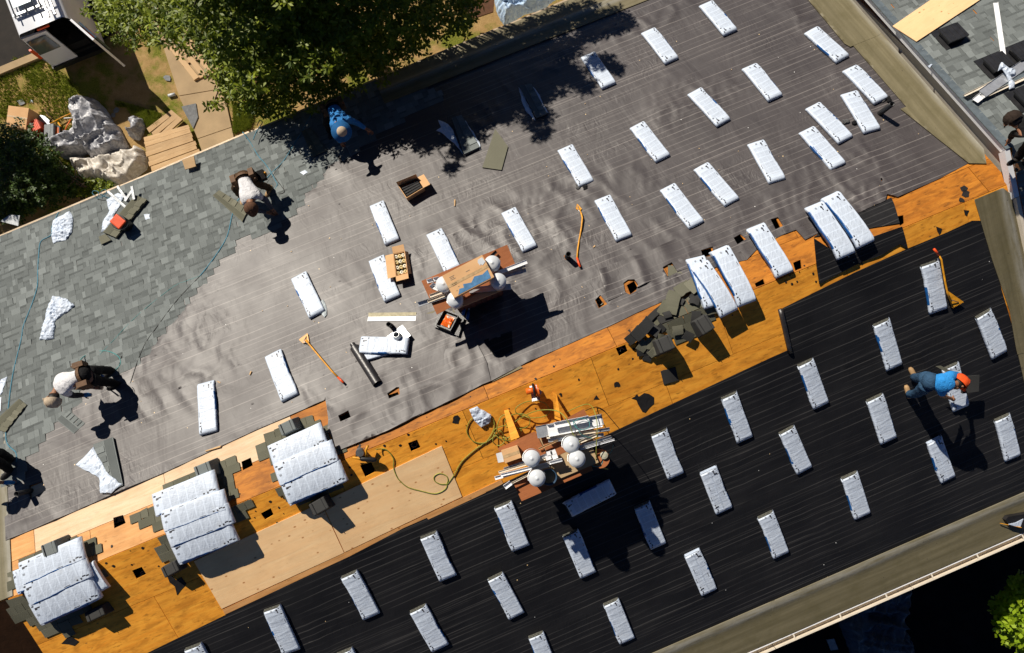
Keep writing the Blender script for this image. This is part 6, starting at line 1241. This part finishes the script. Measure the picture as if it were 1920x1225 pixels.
ps = [(103, 236), (112, 236), (112, 270), (102, 268)]; tp = [G(x, y, .2) for x, y in ps]; t = thing('battery_box', 'black and orange battery box right of the grey tool case', 'battery box', Matrix.Translation(tp[0])); m = MB(); m.prism([p-Vector((0, 0, .2)) for p in tp], (0, 0, 1), .2); m.build('case', black_p, t); m = MB(); m.prism([lerp2(tp, u, v)+Vector((0, 0, .002)) for u, v in ((.2, .1), (.8, .1), (.8, .5), (.2, .5))], (0, 0, 1), .01); m.build('label', orange_m, t)
def ybar(px, r, mat, name, label, cat, h=.08):
    m = MB(); m.tube([G(x, y, h) for x, y in px], r, 8); return tag(m.build(name, mat, None, True), label, cat)
ybar([(95, 232), (117, 220), (140, 210)], .018, yellow_m, 'yellow_pole', 'long yellow tool handle pointing from the case to the silver tarp', 'handle', .12); ybar([(109, 229), (117, 244), (126, 253), (136, 256)], .022, yellow_m, 'yellow_pole', 'curved yellow handle crossing a red one in the yard', 'handle'); ybar([(133, 224), (126, 236), (119, 252)], .018, orange_m, 'orange_pole', 'short red-orange handle crossing the yellow one', 'handle', .14); ybar([(120, 222), (139, 221)], .016, white_metal, 'pole', 'short white pole under the silver tarp edge', 'pole', .1)
t = thing('shovel', 'grey bladed shovel lying between container and case', 'shovel', Matrix.Translation(G(80, 226, 0))); m = MB(); m.prism([G(x, y, .1) for x, y in ((72, 220), (76, 216), (84, 218), (93, 226), (95, 232), (88, 234), (76, 228))], (0, 0, 1), .01); m.build('blade', galv, t); m = MB(); m.tube([G(92, 230, .12), G(98, 222, .1), G(90, 215, .1), G(85, 204, .1)], .016, 8); m.build('shaft', brown_cloth, t, True)
def ground_crumple(px, h, amp, mat, seed, name, label, cat, step=.035): crumple(px, 'U', h, amp, mat, name, seed, None, label, cat, onfn=lambda x, y, hh: G(x, y, hh), step=step, sc=4.5 if step < .03 else 1.5, sm=step >= .03)
ground_crumple([(139, 215), (142, 198), (158, 189), (170, 187), (186, 192), (197, 202), (207, 217), (214, 232), (224, 238), (236, 262), (243, 276), (240, 292), (222, 296), (200, 296), (178, 302), (168, 290), (150, 296), (133, 300), (122, 300), (112, 286), (114, 268), (138, 256), (150, 245), (146, 234)], 0, .55, tarp_silver, 51, 'silver_tarp', 'crumpled silver tarp heaped on the lawn', 'tarp')
ground_crumple([(140, 300), (158, 296), (180, 300), (210, 292), (240, 284), (258, 276), (272, 284), (280, 300), (276, 318), (262, 330), (256, 345), (238, 348), (222, 352), (200, 344), (170, 340), (156, 334), (150, 322), (141, 316)], 0, .45, tarp_white, 52, 'white_tarp', 'crumpled off-white tarp by the eave, below the silver one', 'tarp')
ground_crumple([(245, 224), (254, 222), (270, 225), (274, 236), (270, 252), (262, 264), (250, 262), (243, 252), (250, 245)], 0, .5, tarp_silver, 53, 'silver_bag', 'small silver crumpled bag right of the big silver tarp', 'bag')
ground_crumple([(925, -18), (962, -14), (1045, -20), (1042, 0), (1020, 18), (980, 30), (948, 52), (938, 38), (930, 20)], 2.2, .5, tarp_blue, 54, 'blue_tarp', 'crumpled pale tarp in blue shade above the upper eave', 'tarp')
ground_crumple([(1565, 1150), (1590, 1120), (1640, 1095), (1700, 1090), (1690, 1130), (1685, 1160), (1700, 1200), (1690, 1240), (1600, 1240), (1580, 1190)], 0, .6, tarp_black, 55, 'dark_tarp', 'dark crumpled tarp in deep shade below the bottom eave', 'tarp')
for px, lb in (([(1550, 1200), (1564, 1198), (1572, 1218), (1558, 1220)], 'grey slab in deep shade left of the dark tarp'), ([(1777, 1069), (1788, 1068), (1790, 1072), (1778, 1072)], 'small grey scrap in the shade below the bottom eave'), ([(1802, 1056), (1815, 1062), (1813, 1064), (1801, 1059)], 'thin grey scrap beyond the small one in the shade')): quadslab(px, 0., .05, galv, 'slab_piece', lb, 'slab')
g3 = 'boards of the wooden board pile'
def board(px, z, label, group): quadslab(px, z, .03, wood_plank, 'plank', label, 'plank', group)
for k in range(7):
    u, v = k/7, (k+.93)/7; L0, L1, R0, R1 = (268, 258), (283, 322), (352, 234), (374, 287)
    f_ = lambda a, b, t_: (a[0]+(b[0]-a[0])*t_, a[1]+(b[1]-a[1])*t_)
    j = random.uniform(-2, 2); p0, p1, p2, p3 = f_(L0, L1, u), f_(R0, R1, u), f_(R0, R1, v), f_(L0, L1, v)
    board([(p0[0]+j, p0[1]), (p1[0]+j, p1[1]), (p2[0]+j, p2[1]), (p3[0]+j, p3[1])], .14, ('first', 'second', 'third', 'fourth', 'fifth', 'sixth', 'seventh')[k]+' board of the parallel row by the silver bag, counting from the top', g3)
for k in range(3):
    px = [(275+k*9, 241+k*8), (321+k*7, 206+k*6), (328+k*7, 212+k*6), (280+k*9, 249+k*8)]; board(px, .05+.03*k, ('upper', 'middle', 'lower')[k]+' slanting board fanned out above the parallel row', g3)
board([(341, 300), (363, 292), (367, 312), (347, 318)], 5.35, 'square plywood offcut on the eave edge', None)
t = thing('pallet', 'weathered wooden pallet half under the oak leaves', 'pallet', Matrix.Translation(G(355, 105, 0)))
for k in range(6):
    x, y = 318+k*14.5, 92-k*5; m = MB(); m.prism([G(a, b, .13) for a, b in ((x, y), (x+9, y-3.5), (x+9+46, y-3.5+56), (x+46, y+58))], (0, 0, -1), .02); m.build('board', wood_plank, t)
for k in range(3): m = MB(); m.bar(G(320+k*22, 94+k*28, .06), G(392+k*22, 66+k*28, .06), .08, .09); m.build('stringer', wood_plank, t)
quadslab([(340, 200), (367, 194), (371, 220), (362, 241), (348, 228)][:4], .06, .03, plain('grey_felt_offcut', (.16, .165, .17), .8), 'felt_offcut', 'grey felt offcut lying across the sidewalk', 'felt offcut')
scr = plain('grey_scrap', (.2, .21, .22), .8)
for x, y, r, lb in ((314, 147, .16, 'grey felt scrap on the dirt left of the sidewalk'), (327, 124, .07, 'tiny grey scrap by the sidewalk edge'), (374, 161, .14, 'grey scrap below the pallet'), (301, 75, .16, 'grey scrap above the pallet by the leaves'), (268, 213, .16, 'grey scrap right of the silver tarp'), (218, 208, .12, 'grey scrap beside the silver tarp top'), (213, 216, .1, 'lower grey scrap beside the silver tarp'), (40, 192, .14, 'grey scrap above the cardboard box'), (320, 108, .12, 'dark grey clod left of the pallet')):
    rr = random.Random(int(x)); c = G(x, y, .02); m = MB(); m.prism([c+Vector((math.cos(a)*r*rr.uniform(.5, 1.1), math.sin(a)*r*rr.uniform(.4, 1), 0)) for a in np.linspace(0, 5.6, 9)], (0, 0, 1), .012); tag(m.build('felt_scrap', scr), lb, 'felt scrap')
m = MB(); m.tube([G(316, 180, .05), G(328, 177, .05)], .05, 10); tag(m.build('plastic_bottle', white_p, None, True), 'white plastic bottle lying beside the sidewalk', 'bottle'); 
ground_crumple([(56, 186), (61, 188), (62, 194), (57, 192)], 0, .06, wrap_blank, 56, 'paper_scrap', 'small white scrap on the lawn', 'scrap', .02)
quadslab([(0, 415), (18, 403), (37, 404), (34, 424), (6, 428)][:4], .9, .03, galv, 'metal_sheet', 'grey metal sheet on the bushes at the left edge', 'metal sheet')
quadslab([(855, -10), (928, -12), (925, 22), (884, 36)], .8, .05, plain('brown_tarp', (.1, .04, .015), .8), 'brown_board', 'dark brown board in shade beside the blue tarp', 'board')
# metal pole rack tripod on the eave by the orange bucket
t = thing('roof_anchor', 'grey metal roof anchor bracket on the eave above the orange bucket', 'anchor', Matrix.Translation(PV(225, 365, 'U', 0)))
for a, b in (((229, 356, .05), (232, 372, .2)), ((214, 366, .02), (228, 385, .2)), ((232, 372, .2), (250, 364, .05)), ((243, 350, .3), (256, 374, .03))): m = MB(); m.bar(PV(*a[:2], 'U', a[2]), PV(*b[:2], 'U', b[2]), .05, .03); m.build('arm', galv, t)
# black refuse bag in the van shadow
def blob(x, y, z, r, mat, name, label, cat, sq=.7):
    rr = random.random()*9; m = MB(); n, k = 16, 9; vs = []
    for i in range(k):
        th = math.pi*i/(k-1)
        for j in range(n): a = 2*math.pi*j/n; d = Vector((math.sin(th)*math.cos(a), math.sin(th)*math.sin(a), math.cos(th)*sq)); vs.append(G(x, y, z)+d*r*(1+.18*mn.noise(d*3+Vector((rr, 0, 0)))+.06*mn.noise(d*9)))
    m.add(vs, [(i*n+j, (i+1)*n+j, (i+1)*n+(j+1) % n, i*n+(j+1) % n) for i in range(k-1) for j in range(n)]); return tag(m.build(name, mat, None, True), label, cat)
# ------------------------------------------------------------------ van
VH = 2.0; ra, rb = G(34, 66, VH), G(120, 31, VH); fw = (G(-10, -20, VH)-G(34, 66, VH)); 
axx = (rb-ra).normalized(); fw = fw-axx*fw.dot(axx); fw.z = 0; fw.normalize(); c0 = (ra+rb)/2; c0.z = 0; f = Matrix(((axx.x, fw.x, 0, c0.x), (axx.y, fw.y, 0, c0.y), (0, 0, 1, 0), (0, 0, 0, 1)))
van = thing('van', 'white work van with its rear door open and a roof rack', 'van', f)
wv = (rb-ra).length/2; prof = [(wv*1.22, .35), (wv*1.27, .7), (wv*1.27, 1.0), (wv*1.2, 1.35), (wv*1.08, 1.85), (wv*.98, 1.97), (wv*.9, 2.0)]
loop = [(x, z) for x, z in prof]+[(-x, z) for x, z in prof[::-1]]; m = MB(); secs = [(0.0, 1, 0), (.06, 1, 0), (1.2, 1, 0), (2.6, 1, 0), (3.6, .99, .0), (4.3, .95, -.15), (5.0, .9, -.75)]; vs = []
for y, sc_, dz in secs:
    for x, z in loop: vs.append(f @ Vector((x*sc_, y, z+dz*max(0, (z-.9)/1.1))))
n = len(loop); m.add(vs, [(i*n+k, i*n+(k+1) % n, (i+1)*n+(k+1) % n, (i+1)*n+k)[::-1] for i in range(len(secs)-1) for k in range(n-1)]+[tuple((len(secs)-1)*n+k for k in range(n))]); b = m.build('body', van_white, van, True)
b.data.materials.append(van_white)
m = MB(); m.box(f @ Matrix.Translation((0, 1.2, 0)), wv*2.2, 2.35, .1, z0=.45); m.box(f @ Matrix.Translation((0, .25, 0)), wv*1.6, .3, .25, z0=.55); m.build('cargo_floor', black_p, van); m = MB(); m.box(f @ Matrix.Translation((0, -.05, 0)), wv*2.5, .16, .16, z0=.3); m.build('bumper', black_p, van)
m = MB(); m.prism([f @ Vector(p) for p in ((-wv*1.22, -.02, .42), (-.02, -.02, .42), (-.02, .02, 1.8), (-wv*1.05, .02, 1.85))], -fw, .05); m.build('rear_door', van_white, van); m = MB(); m.prism([f @ Vector(p) for p in ((-wv*1.1, -.075, 1.1), (-.1, -.075, 1.1), (-.12, -.05, 1.7), (-wv*1.0, -.05, 1.7))], -fw, .01); m.build('rear_window', van_glass, van)
dr = Vector((.42, -.9, 0)).normalized(); m = MB(); h0 = Vector((wv*1.15, -.02, 0)); m.prism([f @ (h0+Vector((dr.x*a, dr.y*a, z))) for a, z in ((0, .42), (.95, .42), (.95, 1.3), (.86, 1.8), (0, 1.85))], f.to_3x3() @ Vector((dr.y, -dr.x, 0)), .06); m.build('rear_door', van_white, van, label='opened rear door')
m = MB(); m.prism([f @ (h0+Vector((dr.x*a, dr.y*a, z))+Vector((.045*1, 0, 0))) for a, z in ((.1, 1.1), (.8, 1.1), (.76, 1.7), (.1, 1.72))], f.to_3x3() @ Vector((-dr.y, dr.x, 0)), .05); m.build('rear_window', van_glass, van)
for x in (-1, 1): m = MB(); m.box(f @ Matrix.Translation((x*wv*1.2, -.02, 0)), .12, .06, .45, z0=.9); m.build('tail_light', red_m, van)
m = MB(); m.box(f @ Matrix.Translation((.0, -.01, 0)), .34, .05, .06, z0=1.9); m.build('brake_light', red_m, van)
for x in (-1, 1):
    for y in (.95, 4.1): m = MB(); q = f @ Matrix.Translation((x*wv*1.16, y, .33)) @ Matrix.Rotation(math.pi/2, 4, 'Y'); m.lathe(q, [(.2, -.11), (.33, -.1), (.33, .1), (.2, .11)], 24); m.build('wheel', black_p, van, True)
for x in (-.75, -.25, .1, .35): m = MB(); m.tube([f @ Vector((x*wv, .35, 2.13)), f @ Vector((x*wv, 3.4, 2.13))], .02, 8); m.build('rack_bar', galv, van, True)
for y in (.5, 1.3, 2.2, 3.1): m = MB(); m.box(f @ Matrix.Translation((-.2*wv, y, 0)), wv*1.3, .06, .05, z0=2.05); m.build('rack_bar', galv, van)
m = MB(); m.box(f @ Matrix.Translation((-.3*wv, 1.6, 0)), wv*.75, 1.9, .02, z0=2.14); m.build('rack_panel', grey_metal, van)
m = MB()
for x in (.55, .82): m.box(f @ Matrix.Translation((x*wv, 1.6, 0)), .04, 3.2, .06, z0=2.15)
for k in range(9): m.box(f @ Matrix.Translation((.685*wv, .2+k*.33, 0)), .2, .04, .03, z0=2.16)
tag(m.build('ladder', alum), 'aluminium ladder strapped on the right of the van roof', 'ladder')
# ------------------------------------------------------------------ trees and bushes
def leaf_cloud(centres, n_spr, nleaf, L, wd, mat, name, parent, seed, flat=.55):
    rs = np.random.RandomState(seed); P0 = []
    for c, r in centres:
        k = int(n_spr*(r/.8)**2); d = rs.normal(size=(k, 3)); d /= np.linalg.norm(d, axis=1)[:, None]; rad = r*rs.rand(k, 1)**.45; P0.append(np.array(c)+d*rad*np.array([1, 1, flat]))
    P0 = np.concatenate(P0); M = len(P0); K_ = M*nleaf; ctr = np.repeat(P0, nleaf, 0); az = rs.rand(M, 1)*6.28+np.arange(nleaf)[None, :]*(6.28/nleaf)+rs.normal(size=(M, nleaf))*.3; az = az.ravel(); pi = rs.normal(size=K_)*.35-.1
    d = np.stack([np.cos(az)*np.cos(pi), np.sin(az)*np.cos(pi), np.sin(pi)], 1); tl = rs.normal(size=(K_, 3))*.45+np.array([0, 0, 1]); sdv = np.cross(d, tl); sdv /= np.linalg.norm(sdv, axis=1)[:, None]; LL = (L*(.65+.6*rs.rand(K_, 1))); W_ = wd*(.7+.5*rs.rand(K_, 1)); a = ctr+d*LL*.12
    V = np.stack([a, a+d*LL*.55+sdv*W_, a+d*LL, a+d*LL*.5-sdv*W_], 1).reshape(-1, 3)
    im = np.array(parent.matrix_world.inverted()); V = V@im[:3, :3].T+im[:3, 3]
    me = bpy.data.meshes.new(name); me.vertices.add(len(V)); me.vertices.foreach_set('co', V.ravel()); me.loops.add(len(V)); me.loops.foreach_set('vertex_index', np.arange(len(V))); me.polygons.add(K_); me.polygons.foreach_set('loop_start', np.arange(0, len(V), 4)); me.polygons.foreach_set('loop_total', np.full(K_, 4)); me.update(calc_edges=True)
    me.materials.append(mat); ca = me.attributes.new('tone', 'FLOAT', 'FACE'); ca.data.foreach_set('value', np.clip(np.repeat(rs.rand(M), nleaf)*.7+rs.rand(K_)*.3, 0, 1)); o = bpy.data.objects.new(name, me); col.objects.link(o); o.parent = parent; return o
SV = np.array(sdir)
def on_shadow(x, y, d): return np.array(PV(x, y, 'U', 0))+SV*d
rs = random.Random(21); cen = []
for x, y, z, r in ((195, 10, 4.6, .55), (225, 30, 4.8, .6), (250, 60, 4.6, .5), (290, 20, 5.4, .9), (325, 45, 5.2, .55), (370, 30, 6, 1.), (415, 85, 5.6, .6), (425, 155, 5.2, .42), (400, 195, 4.4, .22), (455, 175, 5.4, .55), (450, 100, 6., 1.), (480, 60, 6.4, 1.1), (500, 140, 5.8, .9), (490, 195, 5.4, .4), (530, 180, 5.4, .5),
        (560, 110, 6, 1.), (560, 40, 6.6, 1.1), (600, 160, 5.6, .6), (640, 120, 5.8, .8), (640, 60, 6.4, 1.1), (700, 30, 6.6, 1.1), (700, 110, 5.6, .6), (740, 90, 5.7, .55), (780, 60, 5.8, .6), (800, 10, 6.4, 1.), (850, 30, 6., .55), (720, -30, 7, 1.2), (620, -20, 7, 1.3), (520, -10, 7, 1.3), (430, 10, 6.8, 1.2), (340, -20, 6.5, 1.2), (260, -20, 5.6, 1.), (540, 90, 6.8, .8), (470, 120, 6.8, .7), (590, 80, 7, .8), (880, 5, 6, .35)):
    cen.append((np.array(G(x, y, z)), r))
shad = ((600, 262, 2.4, .42), (560, 262, 1.6, .3), (620, 250, 2.4, .5), (600, 285, 2.6, .22), (655, 290, 3, .3), (660, 240, 2.6, .6), (700, 235, 3, .7), (730, 250, 3.4, .6), (770, 225, 3.6, .8), (700, 195, 2.4, .5), (760, 180, 3, .6), (820, 195, 4, .8), (840, 240, 4.4, .6), (800, 262, 4.3, .45), (860, 215, 4.6, .7), (880, 255, 5, .4), (860, 285, 5, .3), (848, 318, 5.2, .22), (900, 180, 4.6, .9), (940, 200, 5, .7), (960, 150, 4.6, .9), (990, 190, 5.2, .6), (1010, 225, 5.6, .4), (1020, 255, 5.8, .25), (1040, 150, 5, .6), (1020, 115, 4.5, .7), (1080, 140, 5.5, .35), (1100, 165, 5.7, .3),
    (1130, 120, 5.2, .35), (1155, 132, 5.4, .25), (880, 140, 4, .7), (930, 110, 4, .7), (990, 75, 3.8, .7), (1060, 95, 4.4, .5), (1110, 60, 4.4, .5), (1140, 45, 4.6, .6), (1080, 30, 4, .6), (1040, 50, 4, .5), (1170, 50, 4.8, .3), (800, 145, 2.8, .4), (850, 170, 3.6, .6), (740, 210, 3, .6), (905, 215, 4.8, .6), (960, 120, 4.4, .6), (920, 160, 4.6, .7), (980, 140, 5, .7), (1000, 170, 5.2, .6), (870, 190, 4.4, .6), (800, 225, 4, .6), (680, 262, 2.9, .4))
for x, y, d, r in shad: cen.append((on_shadow(x, y, d), r*.95)); cen.append((on_shadow(x, y, d*1.12+.5), r*.9)); cen.append((on_shadow(x, y, d*1.25+1.), r*.85))
oak = thing('tree', 'large leafy oak overhanging the yard and shading the upper eave', 'tree', Matrix.Translation(G(600, 20, 0)))
leaf_cloud(cen, 125, 7, .125, .027, leaf_m, 'crown', oak, 4)
tb = G(600, 20, 0); m = MB(); m.tube([tb, tb+Vector((0, .1, 2)), tb+Vector((.2, .2, 4)), tb+Vector((.1, .3, 6))], [.32, .25, .2, .12], 12); m.build('trunk', bark_m, oak, True); m = MB(); rs2 = random.Random(6)
for c, r in cen:
    if rs2.random() < .6: e = Vector(c); a = tb+Vector((.15, .2, 3.2+rs2.random()*2)); mid = a*.5+e*.5+Vector((rs2.uniform(-.3, .3), rs2.uniform(-.3, .3), .3)); m.tube([a, mid, e], [.07, .04, .012], 6)
m.build('limb', bark_m, oak, True)
# maple-like bright tree at the bottom right
t = thing('tree', 'bright lime-green young tree at the bottom right corner', 'tree', Matrix.Translation(G(1935, 1150, 0))); cn = [(np.array(G(x, y, z)), r) for x, y, z, r in ((1925, 1160, 3, .8), (1905, 1150, 2.6, .5), (1930, 1110, 2.8, .5), (1895, 1165, 2.3, .35), (1915, 1120, 2.6, .4), (1925, 1190, 2.4, .4), (1950, 1150, 3.4, .9))]
leaf_cloud(cn, 330, 5, .13, .05, leaf_lime, 'crown', t, 8); m = MB(); tb2 = G(1945, 1140, 0); m.tube([tb2, tb2+Vector((0, 0, 1.4)), tb2+Vector((.1, .1, 2.6))], [.12, .09, .04], 10); m.build('trunk', bark_m, t, True)
# dark shrubs by the left corner of the house and the tall conifer left of the photo that shades them
leaf_shaded = leaf_mat('shaded_shrub_leaf', (.012, .03, .004), (.06, .11, .01), .1)  # leaf colour darkened, shade on the shrubs painted in
def shrub(x, y, spec, label, seed, mat=leaf_shaded):
    t = thing('shrub', label, 'shrub', Matrix.Translation(G(x, y, 0))); leaf_cloud([(np.array(G(a, b, z)), r) for a, b, z, r in spec], 190, 6, .09, .028, mat, 'foliage', t, seed); m = MB(); p = G(x, y, 0)
    for k in range(5): m.tube([p, p+Vector((random.uniform(-.2, .2), random.uniform(-.2, .2), .5)), p+Vector((random.uniform(-.5, .5), random.uniform(-.5, .5), 1.))], [.03, .02, .008], 6)
    m.build('stem', bark_m, t, True)
shrub(30, 300, [(20, 270, .9, .8), (50, 290, 1., .8), (80, 310, .9, .7), (10, 320, 1.2, .9), (60, 330, 1.1, .9), (105, 335, .7, .55), (0, 290, 1.2, .8)], 'dark dense shrub in shade below the cardboard box', 31); shrub(40, 370, [(20, 375, .6, .6), (55, 372, .6, .55), (90, 362, .6, .5), (0, 380, .7, .6), (110, 350, .7, .5), (140, 350, .3, .4), (35, 392, .5, .5)], 'low shrub along the eave at the left edge', 32)
shrub(170, 352, [(165, 350, .2, .3), (185, 350, .2, .3), (205, 352, .2, .25), (150, 356, .25, .3)], 'low bright plants between the tarp and the eave', 33, leaf_m); shrub(-10, 400, [(5, 395, .5, .4), (-20, 390, .6, .5), (30, 385, .5, .4)], 'green shrub under the grey metal sheet', 34)
t = thing('tree', 'dark tree just outside the left edge, shading the shrubs', 'tree', Matrix.Translation(G(-330, 40, 0)))
cn = [(np.array(G(x, y, 1.))+SV*d, r) for x, y, d, r in ((0, 262, 5, .7), (30, 285, 5, .6), (60, 312, 5, .55), (95, 335, 5, .5), (0, 300, 5, .8), (30, 330, 5.2, .8), (60, 345, 5.4, .6), (-20, 350, 5, .9), (20, 365, 5.6, .6), (-40, 250, 5, .9), (120, 345, 5.4, .35), (0, 330, 5.8, .9), (40, 305, 5.8, .7), (-60, 300, 6, 1.2), (80, 340, 5.8, .5))]
leaf_cloud(cn, 230, 6, .12, .035, leaf_bush, 'crown', t, 12); bs = G(-330, 40, 0); m = MB(); m.tube([bs, bs+Vector((.2, 0, 2.5)), bs+Vector((.6, -.3, 4.5))], [.2, .15, .06], 10)
for c, r in cn: m.tube([bs+Vector((.2, 0, 2.5)), Vector(c)*.6+bs*.4+Vector((0, 0, 1.)), Vector(c)], [.08, .05, .02], 6)
m.build('trunk', bark_m, t, True)
